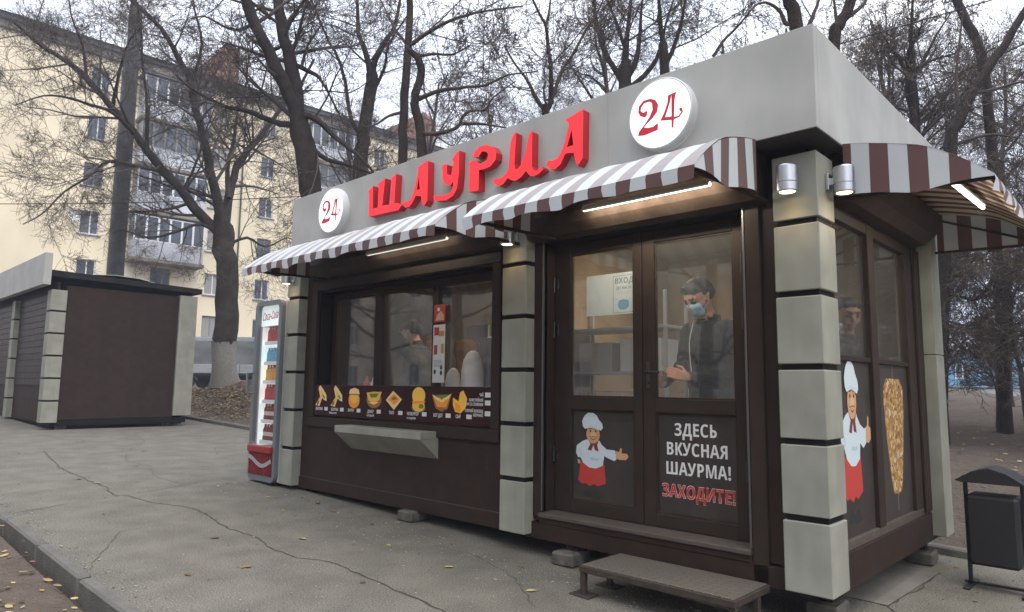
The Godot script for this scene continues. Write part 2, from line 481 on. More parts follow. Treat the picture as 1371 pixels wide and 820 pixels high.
func tread_tex() -> ImageTexture:
	var im := Image.create(128, 128, false, Image.FORMAT_RGBA8)
	for y in 128:
		for x in 128:
			var h := 0.0
			for k in 2:
				var px := fposmod(x + k * 32, 64.0) - 32.0
				var py := fposmod(y + k * 32, 64.0) - 32.0
				var q := Vector2(px, py).rotated(PI / 4 if k == 0 else -PI / 4)
				var d := Vector2(q.x / 24.0, q.y / 7.0).length()
				h = maxf(h, clampf(1.6 - 1.6 * d, 0, 1))
			im.set_pixel(x, y, Color(h, h, h))
	im.bump_map_to_normal_map(6.0)
	return ImageTexture.create_from_image(im)
const LIMBS := {
	"main": [
		[0.400, 0.330, [-18.45,1.17,-4.99, -18.42,2.02,-4.88, -18.34,2.88,-4.82, -18.22,4.16,-4.73, -18.20,5.12,-4.60, -18.20,5.76,-4.50]],
		[0.200, 0.050, [-18.21,5.61,-4.51, -18.28,6.02,-3.92, -18.33,6.70,-3.30, -18.37,7.27,-2.70, -18.45,8.03,-2.05, -18.46,8.53,-1.49, -18.52,9.11,-0.89, -18.51,9.45,-0.37, -18.52,9.62,0.12, -18.59,10.03,0.72]],
		[0.200, 0.045, [-18.19,5.70,-4.52, -18.02,6.52,-4.24, -17.88,7.12,-3.97, -17.70,7.68,-3.74, -17.62,8.81,-3.33, -17.45,9.44,-3.08, -17.41,9.94,-2.73, -17.48,10.68,-2.23, -17.84,11.38,-1.48, -17.97,12.11,-0.93]],
		[0.190, 0.050, [-18.16,5.66,-4.55, -18.24,6.73,-4.65, -18.35,7.30,-4.80, -18.44,7.84,-4.97, -18.29,8.53,-5.35, -18.27,9.01,-5.65, -18.10,9.77,-6.03, -17.89,10.48,-6.46, -17.67,11.53,-6.85]],
		[0.100, 0.020, [-18.00,6.62,-4.55, -18.36,7.60,-4.61, -18.56,8.50,-4.83, -18.78,9.55,-5.01, -18.89,10.63,-5.28, -19.22,11.97,-5.32]],
		[0.070, 0.015, [-17.28,6.90,-2.41, -17.28,6.76,-2.24, -17.47,6.82,-1.85, -17.79,6.88,-1.34, -18.00,6.46,-1.01, -18.33,6.02,-0.57, -18.59,5.44,-0.21, -18.80,5.13,0.14]],
		[0.070, 0.015, [-17.74,7.77,-1.84, -17.66,8.11,-1.30, -17.62,8.14,-0.78, -17.56,8.15,-0.28, -17.53,8.02,0.22, -17.55,7.64,0.73]],
		[0.080, 0.015, [-17.51,7.22,-2.14, -17.27,7.82,-2.00, -17.01,8.50,-1.86, -16.81,9.35,-1.63, -16.57,10.17,-1.46, -16.45,11.16,-1.13]],
		[0.080, 0.012, [-18.18,5.44,-4.57, -18.21,5.77,-3.92, -18.36,5.47,-3.29, -18.47,5.21,-2.66, -18.54,5.32,-2.03, -18.32,5.15,-1.71]],
		[0.070, 0.012, [-18.16,5.23,-4.62, -17.94,5.55,-5.12, -17.80,5.34,-5.64, -17.53,5.67,-6.19, -17.53,5.45,-6.57]],
		[0.070, 0.012, [-17.57,9.45,-3.12, -16.94,10.35,-3.11, -16.69,11.16,-2.75, -16.36,11.95,-2.48]],
		[0.070, 0.012, [-19.17,8.76,-1.71, -18.60,9.62,-1.65, -17.96,10.36,-1.68, -17.01,10.78,-2.05]],
		[0.060, 0.012, [-19.62,9.54,-1.16, -18.91,10.15,-0.81, -18.32,10.58,-0.37, -17.58,11.14,-0.06]]],
	"double": [
		[0.280, 0.240, [-11.10,0.94,-3.68, -11.00,2.59,-3.50, -10.94,4.08,-3.33, -10.96,4.98,-3.16, -10.99,5.80,-3.00, -11.03,6.47,-2.86]],
		[0.200, 0.130, [-11.04,6.40,-2.86, -11.02,6.88,-2.66, -11.10,7.50,-2.35, -11.20,8.11,-2.02, -11.27,8.71,-1.72, -11.28,9.45,-1.45]],
		[0.200, 0.120, [-11.02,6.47,-2.87, -11.04,7.07,-2.75, -11.09,7.82,-2.59, -11.16,8.41,-2.43, -11.18,9.01,-2.31, -11.18,9.91,-2.17]],
		[0.100, 0.030, [-11.03,6.55,-2.85, -11.41,6.59,-2.71, -11.79,6.74,-2.56, -12.27,6.99,-2.30, -12.76,7.14,-2.03, -13.36,7.54,-1.63, -13.80,7.93,-1.39]],
		[0.100, 0.030, [-11.05,6.77,-2.79, -10.66,6.58,-3.02, -10.31,6.17,-3.24, -9.91,5.80,-3.51, -9.62,5.44,-3.67]],
		[0.090, 0.030, [-11.06,6.44,-2.84, -10.92,6.10,-3.02, -10.68,5.84,-3.29, -10.34,5.71,-3.63, -10.03,5.56,-3.96]],
		[0.070, 0.020, [-11.05,7.74,-2.63, -10.76,7.55,-2.94, -10.68,7.45,-3.04, -10.57,7.15,-3.19, -10.39,6.56,-3.45]],
		[0.060, 0.020, [-11.43,8.08,-2.22, -11.27,8.04,-2.38, -11.18,8.12,-2.46, -11.04,8.19,-2.57]],
		[0.050, 0.015, [-11.56,8.56,-2.02, -11.67,8.34,-1.78, -11.77,8.35,-1.51, -11.90,8.47,-1.19, -11.99,8.36,-0.95]],
		[0.050, 0.015, [-10.94,7.64,-2.76, -10.81,8.12,-2.81, -10.64,8.42,-2.91, -10.56,8.57,-2.97]],
		[0.050, 0.015, [-11.16,8.44,-2.42, -10.95,8.79,-2.57, -10.76,9.09,-2.70, -10.61,9.62,-2.75]]],
	"forked": [
		[0.190, 0.160, [-12.43,0.55,-5.25, -12.18,3.29,-5.04, -11.87,6.37,-4.86, -11.76,7.05,-4.85, -11.62,7.74,-4.87, -11.52,8.43,-4.86]],
		[0.120, 0.030, [-11.52,8.39,-4.86, -11.45,8.77,-4.87, -11.25,9.20,-4.99, -11.04,9.63,-5.12, -10.88,10.48,-5.14]],
		[0.100, 0.030, [-11.54,8.36,-4.85, -11.59,8.94,-4.71, -11.68,9.36,-4.56, -11.65,10.13,-4.46, -11.70,10.81,-4.30]],
		[0.080, 0.020, [-11.77,6.97,-4.85, -11.94,7.39,-4.62, -11.98,8.25,-4.45, -12.07,8.84,-4.27, -12.19,9.18,-4.10, -12.34,9.78,-3.87, -12.48,10.46,-3.62]],
		[0.060, 0.020, [-11.60,7.91,-4.87, -11.30,8.60,-5.04, -11.20,9.11,-5.05, -10.84,9.80,-5.29]]],
	"slim": [
		[0.110, 0.060, [-8.37,0.76,-3.52, -8.19,2.81,-3.36, -8.01,5.18,-3.15, -7.96,5.89,-3.09, -7.88,6.53,-3.06, -7.80,7.17,-3.04, -7.74,7.81,-2.99, -7.68,8.58,-2.92]],
		[0.055, 0.015, [-7.75,7.20,-3.08, -7.42,7.27,-3.10, -6.98,7.38,-3.22, -6.61,7.38,-3.30, -6.25,7.35,-3.37, -5.67,7.32,-3.64]],
		[0.040, 0.012, [-7.94,6.02,-3.09, -8.14,5.95,-2.91, -8.29,5.82,-2.79, -8.43,5.75,-2.66]],
		[0.040, 0.012, [-7.81,7.17,-3.03, -7.94,7.43,-2.86, -8.02,7.68,-2.75, -8.13,8.06,-2.58]]],
	"crooked": [
		[0.100, 0.060, [-7.30,1.05,-3.10, -7.18,2.69,-2.95, -7.00,4.98,-2.76, -7.02,5.63,-2.63, -7.01,5.92,-2.60, -6.92,6.22,-2.63, -6.94,6.45,-2.58, -7.00,6.57,-2.50]],
		[0.050, 0.012, [-6.98,5.84,-2.64, -6.70,5.93,-2.78, -6.50,5.93,-2.84, -6.23,5.93,-2.98, -5.96,5.93,-3.13, -5.65,6.05,-3.29, -5.26,6.07,-3.54]],
		[0.050, 0.012, [-6.98,5.30,-2.73, -6.71,5.28,-2.88, -6.46,5.35,-3.01, -6.33,5.50,-3.01, -6.19,5.55,-3.04, -5.97,5.55,-3.15, -5.83,5.70,-3.16, -5.51,5.92,-3.32]],
		[0.040, 0.012, [-6.50,5.46,-3.15, -6.20,5.40,-3.21, -5.92,5.31,-3.26, -5.61,5.21,-3.35]],
		[0.040, 0.012, [-6.97,6.51,-2.54, -6.76,6.55,-2.73, -6.54,6.55,-2.94, -6.32,6.70,-3.13]]],
	"pair": [
		[0.080, 0.070, [-6.49,0.79,-5.30, -6.36,2.84,-5.09, -6.17,5.92,-4.78, -6.15,6.05,-4.78]],
		[0.065, 0.020, [-6.16,6.02,-4.78, -6.08,6.24,-4.82, -6.04,6.75,-4.77, -6.05,7.20,-4.69, -6.05,7.52,-4.64, -6.13,7.78,-4.52, -6.24,8.22,-4.34]],
		[0.050, 0.015, [-6.16,6.05,-4.77, -6.28,6.37,-4.60, -6.36,6.62,-4.49, -6.48,6.87,-4.33, -6.60,7.19,-4.17]],
		[0.050, 0.015, [-6.08,6.24,-4.82, -5.91,6.75,-4.90, -5.77,7.01,-4.99, -5.55,7.47,-5.12, -5.38,7.79,-5.23, -5.21,8.24,-5.32]],
		[0.040, 0.012, [-6.05,7.51,-4.64, -5.98,7.84,-4.65, -5.93,8.23,-4.64]]],
	"bushy": [
		[0.180, 0.150, [-7.17,0.68,-8.83, -6.90,4.84,-8.43, -6.75,7.73,-8.10, -6.74,8.21,-8.04]],
		[0.120, 0.030, [-6.75,8.05,-8.05, -6.68,8.69,-8.01, -6.60,9.17,-8.01, -6.50,9.97,-7.99]],
		[0.100, 0.030, [-6.79,7.89,-8.04, -6.97,8.36,-7.79, -7.08,8.84,-7.61, -7.11,9.32,-7.51, -7.13,9.96,-7.39]],
		[0.100, 0.020, [-6.73,7.97,-8.08, -6.54,8.37,-8.20, -6.46,8.85,-8.20, -6.40,9.33,-8.18, -6.31,9.98,-8.16]],
		[0.090, 0.020, [-6.73,7.73,-8.12, -6.32,8.21,-8.44, -6.13,8.70,-8.54, -6.02,9.18,-8.57, -5.82,9.82,-8.65]],
		[0.060, 0.015, [-6.71,8.69,-7.99, -6.80,9.17,-7.83, -6.89,9.57,-7.68, -7.04,9.96,-7.47]]],
	"tall": [
		[0.100, 0.080, [-4.46,0.86,-5.83, -4.27,3.91,-5.52, -4.12,6.32,-5.27, -4.10,6.74,-5.22]],
		[0.060, 0.020, [-4.10,6.71,-5.23, -4.11,7.09,-5.16, -4.10,7.44,-5.11, -4.10,8.03,-5.03]],
		[0.060, 0.020, [-4.12,6.36,-5.27, -4.01,6.62,-5.33, -3.90,6.97,-5.38, -3.82,7.33,-5.40, -3.73,7.80,-5.40]],
		[0.040, 0.012, [-3.54,6.57,-5.79, -3.41,6.80,-5.87, -3.25,7.01,-5.99, -3.10,7.22,-6.09, -2.99,7.40,-6.17]]],
	"near": [
		[0.110, 0.090, [-2.06,0.97,-5.31, -1.93,3.47,-5.03, -1.84,5.96,-4.72, -1.87,6.30,-4.63, -1.89,6.83,-4.53]],
		[0.045, 0.012, [-1.86,6.06,-4.68, -1.93,6.06,-4.62, -1.97,6.20,-4.56, -2.07,6.31,-4.45, -2.17,6.30,-4.35, -2.25,6.20,-4.29]],
		[0.050, 0.015, [-1.82,5.77,-4.76, -1.70,6.06,-4.84, -1.63,6.26,-4.87, -1.52,6.55,-4.93]]],
	"dark": [
		[0.100, 0.070, [-1.95,0.97,-5.41, -1.72,3.47,-5.23, -1.49,5.76,-5.08, -1.42,6.02,-5.11, -1.31,6.31,-5.16, -1.19,6.75,-5.21]],
		[0.050, 0.015, [-1.39,6.12,-5.12, -1.26,6.21,-5.22, -1.15,6.36,-5.31, -1.07,6.55,-5.36]],
		[0.050, 0.015, [-1.57,5.20,-5.10, -1.46,5.78,-5.11, -1.45,6.16,-5.06, -1.46,6.45,-5.00]]],
	"ivy": [
		[0.130, 0.100, [-2.38,0.79,-11.96, -2.13,4.68,-11.58, -2.03,6.47,-11.40, -2.00,7.52,-11.26, -1.98,8.12,-11.18]],
		[0.070, 0.020, [-1.98,8.09,-11.19, -1.94,8.57,-11.14, -1.89,9.02,-11.12, -1.81,9.76,-11.07]],
		[0.060, 0.015, [-2.01,7.52,-11.25, -2.15,7.96,-11.04, -2.29,8.26,-10.86, -2.43,8.71,-10.66]],
		[0.060, 0.015, [-1.99,7.59,-11.25, -1.76,8.05,-11.40, -1.57,8.50,-11.51, -1.32,8.95,-11.68]],
		[0.060, 0.015, [-2.02,6.92,-11.34, -2.11,7.29,-11.19, -2.06,7.67,-11.17, -2.07,8.27,-11.07]],
		[0.050, 0.015, [-2.00,6.77,-11.37, -1.71,7.22,-11.58, -1.43,7.38,-11.82, -1.19,7.68,-12.00]]],
	"leaning": [
		[0.130, 0.060, [-1.36,0.91,-8.75, -1.17,2.79,-8.64, -0.92,5.14,-8.50, -0.79,5.56,-8.55, -0.64,5.97,-8.63, -0.44,6.33,-8.77, -0.17,6.80,-8.94, 0.13,7.39,-9.13]],
		[0.050, 0.012, [-0.77,5.62,-8.56, -0.77,6.20,-8.47, -0.69,6.79,-8.45, -0.60,7.38,-8.44]],
		[0.050, 0.012, [-0.61,6.03,-8.64, -0.35,6.09,-8.88, -0.09,6.21,-9.12, 0.22,6.28,-9.40]],
		[0.050, 0.012, [-0.89,5.20,-8.52, -0.66,5.32,-8.71, -0.40,5.39,-8.95, -0.06,5.33,-9.28]]],
	"edge": [
		[0.120, 0.080, [-0.95,0.85,-11.93, -0.84,3.07,-11.68, -0.78,5.15,-11.41, -0.75,6.54,-11.21, -0.81,7.79,-10.95, -0.98,8.34,-10.71, -1.13,9.03,-10.45]],
		[0.060, 0.015, [-0.78,5.43,-11.36, -1.09,5.29,-11.09, -1.35,4.45,-10.97, -1.58,3.82,-10.86]],
		[0.060, 0.015, [-0.79,4.46,-11.50, -1.09,3.90,-11.31, -1.31,3.62,-11.14, -1.68,3.47,-10.82]],
		[0.060, 0.015, [-0.82,3.62,-11.61, -1.15,3.06,-11.39, -1.45,3.13,-11.09, -1.71,3.06,-10.86]],
		[0.060, 0.015, [-0.84,3.07,-11.68, -1.12,2.65,-11.47, -1.38,2.57,-11.24, -1.70,2.71,-10.92]],
		[0.050, 0.015, [-0.77,5.57,-11.35, -0.47,6.13,-11.54, -0.20,6.41,-11.75]]],
}

# ---------------------------------------------------------------- ground
var hn := FastNoiseLite.new()

func base_h(x: float) -> float:
	return -0.031 * clampf(x, -34.0, 14.0)

func gh(x: float, z: float) -> float:
	var h := base_h(x)
	if z < -2.86:
		var amp := lerpf(0.88, 0.45, smoothstep(-9.0, -3.0, x)) * smoothstep(-24.5, -17.5, x)
		h += amp * smoothstep(0.0, 2.7, -2.86 - z)
		h += clampf((-6.0 - z) * 0.02, 0.0, 0.55) * smoothstep(-30.0, -20.0, x)
		h -= 0.02
	if z > 2.62:
		h += 0.042
	return h

func soil_h(x: float, z: float) -> float:
	var h := gh(x, z)
	if z > -2.86 and z < 2.62:
		return h - 0.09
	var w := 1.0 if absf(x) < 40.0 and absf(z) < 40.0 else 0.0
	return h + w * (hn.get_noise_2d(x * 9.0, z * 9.0) * 0.045 + hn.get_noise_2d(x * 40.0, z * 40.0) * 0.018)

func steps(parts: Array) -> PackedFloat32Array:
	var o := PackedFloat32Array()
	for p in parts:
		var a: float = p[0]
		while a < p[1] - 1e-4:
			o.append(a)
			a += p[2]
	return o

func height_sheet(xs: PackedFloat32Array, zs: PackedFloat32Array, f: Callable) -> Mb:
	var m := Mb.new()
	var w := zs.size()
	for x in xs:
		for z in zs:
			var y: float = f.call(x, z)
			var e := 0.06
			var dx: float = f.call(x + e, z) - f.call(x - e, z)
			var dz: float = f.call(x, z + e) - f.call(x, z - e)
			m.v.append(Vector3(x, y, z))
			m.n.append(Vector3(-dx, 2 * e, -dz).normalized())
			m.c.append(Color.WHITE)
			m.t.append(Vector2(x, z))
	for i in xs.size() - 1:
		for k in w - 1:
			var a := i * w + k
			m.ix.append(a); m.ix.append(a + w); m.ix.append(a + 1)
			m.ix.append(a + 1); m.ix.append(a + w); m.ix.append(a + w + 1)
	return m

func flat_strip(pts: Array, w: float, lift: float, r: RandomNumberGenerator) -> Mb:
	# jagged strip lying on the asphalt
	var m := Mb.new()
	var fine := PackedVector2Array()
	for i in pts.size() - 1:
		var a := Vector2(pts[i][0], pts[i][1])
		var b := Vector2(pts[i + 1][0], pts[i + 1][1])
		var k := maxi(2, int(a.distance_to(b) / 0.07))
		var nn := (b - a).normalized().orthogonal()
		for q in k:
			fine.append(a.lerp(b, float(q) / k) + nn * r.randf_range(-0.016, 0.016))
	var ww := []
	for i in fine.size():
		ww.append(w * r.randf_range(0.35, 1.15) * (0.3 if i == 0 or i == fine.size() - 1 else 1.0))
	for i in fine.size() - 1:
		var d := (fine[i + 1] - fine[i]).normalized().orthogonal()
		var q := []
		for s in [[i, -1], [i, 1], [i + 1, 1], [i + 1, -1]]:
			var p: Vector2 = fine[s[0]] + d * (s[1] * ww[s[0]] / 2.0)
			q.append(Vector3(p.x, base_h(p.x) + lift, p.y))
		m.quad(q[0], q[1], q[2], q[3], Vector3.UP)
	return m

func make_ground() -> void:
	hn.noise_type = FastNoiseLite.TYPE_SIMPLEX_SMOOTH
	hn.frequency = 0.1
	hn.fractal_octaves = 3
	hn.seed = 21
	var xs := steps([[-900, -300, 150], [-300, -60, 40], [-60, -24, 2], [-24, -9, 0.3], [-9, 3, 0.15], [3, 14, 1], [14, 60, 8], [60, 300, 40], [300, 901, 150]])
	var zs := steps([[-900, -300, 150], [-300, -60, 40], [-60, -14, 2], [-14, -7, 0.5], [-7, -2.6, 0.18], [-2.6, 2.5, 0.85], [2.5, 4.4, 0.12], [4.4, 14, 1], [14, 60, 8], [60, 300, 40], [300, 901, 150]])
	structure(height_sheet(xs, zs, soil_h), "soil_ground", M.soil)
	var ax := steps([[-46, 14.1, 1.0]])
	var az := steps([[-2.78, 2.55, 0.66]])
	az.append(2.53)
	var asphalt := structure(height_sheet(ax, az, func(x, _z): return base_h(x)), "asphalt_pavement", M.asphalt)
	var r := RandomNumberGenerator.new()
	r.seed = 5
	var cr := [
		[0.03, [[-10.48, 1.22], [-8.67, 1.45], [-7.75, 1.46], [-6.95, 1.44], [-6.42, 1.53], [-6.3, 1.43], [-5.77, 1.36], [-5.42, 1.19], [-5.04, 1.19], [-4.36, 1.28], [-3.98, 1.25], [-3.59, 1.31], [-3.23, 1.3], [-3.01, 1.17], [-2.64, 1.18], [-2.21, 1.2], [-1.6, 1.22]]],
		[0.018, [[-6.0, 2.43], [-6.08, 2.2], [-6.25, 1.9], [-6.3, 1.58], [-6.43, 1.25], [-6.56, 0.88], [-6.74, 0.51], [-6.73, 0.02]]],
		[0.022, [[-0.5, -0.96], [-0.12, -0.93], [0.0, -0.92], [0.01, -1.24], [0.04, -1.5], [0.04, -2.09], [-0.09, -2.06], [-0.4, -2.1]]],
		[0.03, [[0.0, -0.92], [0.12, -0.7], [0.3, -0.5]]],
		[0.012, [[-3.73, 2.5], [-4.77, 1.98], [-4.84, 1.53]]],
		[0.010, [[-2.9, 0.3], [-2.45, 0.26], [-1.89, 0.45], [-1.36, 0.83]]],
		[0.012, [[-9.6, 0.4], [-8.9, 0.62], [-8.2, 0.55], [-7.4, 0.8], [-6.62, 0.72]]],
		[0.012, [[-12.4, -0.6], [-11.2, -0.4], [-10.1, 0.2], [-9.4, 1.42]]],
	]
	for k in cr:
		put(flat_strip(k[1], k[0] * 0.5, 0.003, r), "crack", M.crack, asphalt)
	# paler slab repaired beside the kiosk
	var sl := Mb.new()
	sl.quad(Vector3(-0.6, base_h(-0.6) + 0.005, -0.9), Vector3(0.0, 0.005, -0.93), Vector3(0.04, 0.005, -2.08), Vector3(-0.6, base_h(-0.6) + 0.005, -2.1), Vector3.UP)
	put(sl, "concrete_slab", M.patch, asphalt)
	# kerbs, stone by stone
	for side in [[-2.86, -2.745, "rear_kerb", 0.07, -25.0, 6.0], [2.52, 2.60, "front_kerb", 0.05, -16.0, 4.0]]:
		var kerb := Node3D.new()
		kerb.name = side[2]
		add_child(kerb, true)
		kerb.set_meta("kind", "structure")
		var x: float = side[4]
		while x < side[5]:
			var len := 0.98
			var m := Mb.new()
			var tilt := r.randf_range(-0.012, 0.012)
			var b := Basis(Vector3.FORWARD, atan(0.031) + tilt) * Basis(Vector3.UP, r.randf_range(-0.006, 0.006))
			m.box(Vector3(-len / 2, -0.2, -(side[1] - side[0]) / 2), Vector3(len / 2, side[3] + r.randf_range(-0.008, 0.008), (side[1] - side[0]) / 2), 0.014, b, Vector3(x, base_h(x), (side[0] + side[1]) / 2))
			put(m, "kerb_stone", M.kerb_concrete, kerb)
			x += 1.0

const LEAF_LABELS := [
	"dark leaf on the asphalt just before the closed kiosk's base",
	"dark leaf on the asphalt well right of the closed kiosk",
	"black curled leaf on the long crack, nearest the left edge",
	"small black leaf beside the long crack, near the left edge",
	"large dark curled leaf in the middle of the asphalt",
	"dry leaf left of the serving shelf, nearest the drinks fridge's base",
	"dry leaf below the left end of the serving shelf",
	"pale leaf in the open asphalt below the serving shelf",
	"dark leaf close under the kiosk's base by the left pillar",
	"pale leaf close under the kiosk's base left of the front concrete block",
	"dark leaf just left of the small front concrete block",
	"pale leaf right under the base beam by the small front block",
	"pale leaf in front of the step's left foot",
	"dark curled leaf nearest the lower middle of the view",
	"pale leaf below the pillar between window and door",
	"dark leaf nearest the front kerb",
	"brown leaf between the long crack and the front kerb",
	"pale leaf just above the long crack's right half",
	"pale leaf on the slab under the side window",
	"brown leaf by the block at the rear right corner",
	"pale leaf a step from the drinks fridge's base",
	"pale leaf touching the drinks fridge's foot"]

func make_litter() -> void:
	var r := RandomNumberGenerator.new()
	r.seed = 9
	# one leaf, slightly cupped
	var lf := Mb.new()
	var o := [Vector2(-0.5, 0), Vector2(-0.25, 0.24), Vector2(0.1, 0.3), Vector2(0.5, 0.03), Vector2(0.15, -0.26), Vector2(-0.22, -0.22)]
	for i in o.size():
		var a: Vector2 = o[i]
		var b: Vector2 = o[(i + 1) % o.size()]
		lf.tri(Vector3(0, 0.02, 0), Vector3(a.x, 0.04 + 0.18 * a.y * a.y + 0.1 * a.x * a.x, a.y), Vector3(b.x, 0.04 + 0.18 * b.y * b.y + 0.1 * b.x * b.x, b.y), Vector3(0, 1, 0))
	var lm := lf.mesh()
	var tones := [Color(0.38, 0.26, 0.10), Color(0.24, 0.15, 0.06), Color(0.44, 0.34, 0.15), Color(0.13, 0.08, 0.045), Color(0.26, 0.21, 0.10)]
	var carpets := [["leaf_carpet", 26000, [-24.0, -8.0, -7.0, -2.95], 0.06, 1.0], ["scattered_bank_leaves", 900, [-8.0, 3.0, -12.0, -3.0], 0.07, 0.6], ["scattered_verge_leaves", 420, [-9.0, -1.5, 2.66, 4.3], 0.05, 0.8]]
	for cp in carpets:
		var mm := MultiMesh.new()
		mm.transform_format = MultiMesh.TRANSFORM_3D
		mm.use_colors = true
		mm.mesh = lm
		mm.instance_count = cp[1]
		for i in cp[1]:
			var x := r.randf_range(cp[2][0], cp[2][1])
			var z := r.randf_range(cp[2][2], cp[2][3])
			if cp[0] == "leaf_carpet" and z > -3.5 and r.randf() < 0.75:
				z -= 1.2
			var b := Basis(Vector3.UP, r.randf() * TAU) * Basis(Vector3.RIGHT, r.randf_range(-0.3, 0.3)) * Basis(Vector3.BACK, r.randf_range(-0.25, 0.25))
			mm.set_instance_transform(i, Transform3D(b.scaled(Vector3.ONE * cp[3] * r.randf_range(0.6, 1.3)), Vector3(x, soil_h(x, z) + 0.012, z)))
			var c: Color = tones[r.randi() % 5] * r.randf_range(0.7, 1.15)
			mm.set_instance_color(i, Color(c.r, c.g, c.b, 1))
		var mi := MultiMeshInstance3D.new()
		mi.multimesh = mm
		mi.material_override = M.dry_leaf
		mi.name = cp[0]
		add_child(mi, true)
		mi.set_meta("kind", "stuff")
		tag(mi, {"leaf_carpet": "yellow brown fallen leaves covering the earth bank round the whitewashed tree", "scattered_bank_leaves": "sparse dry leaves on the bare soil behind the large kiosk", "scattered_verge_leaves": "dry leaves on the dug soil beyond the front kerb"}[cp[0]], "leaves")
	# grit, twigs and crumbs of leaf on the asphalt, thickest along the kiosk's foot and the kerbs
	var pebble := Mb.new()
	pebble.box(Vector3(-0.5, 0, -0.4), Vector3(0.5, 0.5, 0.4), 0.2)
	var gm := MultiMesh.new()
	gm.transform_format = MultiMesh.TRANSFORM_3D
	gm.use_colors = true
	gm.mesh = pebble.mesh()
	gm.instance_count = 3600
	for i in 3600:
		var x := r.randf_range(-13.0, 1.6)
		var z := r.randf_range(-2.7, 2.5)
		var u := r.randf()
		if u < 0.22:
			z = 2.5 - absf(r.randfn(0.0, 0.12))
		elif u < 0.45:
			z = 0.05 + absf(r.randfn(0.0, 0.3))
			x = r.randf_range(-6.6, 0.3)
		var sz := r.randf_range(0.003, 0.009) * (2.0 if r.randf() < 0.06 else 1.0)
		var bb := Basis(Vector3.UP, r.randf() * TAU).scaled(Vector3(sz * r.randf_range(1.0, 2.6), sz * 0.8, sz))
		gm.set_instance_transform(i, Transform3D(bb, Vector3(x, base_h(x) + 0.001, z)))
		var c: Color = [Color(0.10, 0.09, 0.075), Color(0.28, 0.26, 0.22), Color(0.16, 0.11, 0.06), Color(0.33, 0.31, 0.26)][r.randi() % 4]
		gm.set_instance_color(i, c)
	var gi := MultiMeshInstance3D.new()
	gi.multimesh = gm
	gi.material_override = M.dry_leaf
	gi.name = "asphalt_grit"
	add_child(gi, true)
	gi.set_meta("kind", "stuff")
	tag(gi, "fine grit and leaf crumbs strewn over the grey asphalt", "grit")
	# leaves lying singly on the asphalt
	var spots := [[-9.84, 0.09], [-8.34, 0.68], [-7.59, 1.52], [-7.25, 1.44], [-4.12, 1.5], [-5.45, 0.38], [-4.76, 0.58], [-3.69, 0.99], [-4.88, 0.14], [-4.45, 0.23], [-3.79, 0.26], [-3.7, 0.05], [-1.64, 0.57], [-2.46, 1.27], [-2.37, 0.62], [-3.3, 2.03], [-3.23, 1.67], [-3.12, 0.58], [-0.17, -1.76], [0.09, -2.37], [-5.9, 0.62], [-6.35, 0.5]]
	for i in spots.size():
		var mb := Mb.new()
		var tone: Color = tones[[3, 3, 3, 2, 3, 2, 2, 2, 3, 1, 3, 0, 2, 3, 2, 3, 1, 2, 2, 1, 2, 2][i]]
		var curl := r.randf_range(0.4, 2.6)
		for q in o.size():
			var a: Vector2 = o[q]
			var b: Vector2 = o[(q + 1) % o.size()]
			var pa := Vector3(a.x, 0.05 + curl * 0.4 * (a.y * a.y + 0.35 * a.x * a.x * a.x), a.y)
			var pb := Vector3(b.x, 0.05 + curl * 0.4 * (b.y * b.y + 0.35 * b.x * b.x * b.x), b.y)
			mb.col = tone * r.randf_range(0.85, 1.1)
			mb.tri(Vector3(0, 0.03, 0), pa, pb, Vector3(0, 1, 0))
		mb.col = tone * 0.8
		mb.rod(Vector3(-0.5, 0.05, 0), Vector3(-0.85, 0.12, 0.05), 0.012, 4)
		var l := hang(mb.mesh(), "fallen_leaf", M.dry_leaf)
		l.position = Vector3(spots[i][0], base_h(spots[i][0]) + 0.001, spots[i][1])
		l.rotation.y = r.randf() * TAU
		var s := r.randf_range(0.055, 0.085)
		l.scale = Vector3(s, s, s)
		tag(l, LEAF_LABELS[i], "leaf", "single leaves on the asphalt")

# ---------------------------------------------------------------- trees
func smooth_line(p: PackedVector3Array, k := 3) -> PackedVector3Array:
	var o := PackedVector3Array()
	for i in p.size() - 1:
		var a := p[maxi(i - 1, 0)]
		var d := p[mini(i + 2, p.size() - 1)]
		for q in k:
			o.append(p[i].cubic_interpolate(p[i + 1], a, d, float(q) / k))
	o.append(p[p.size() - 1])
	return o

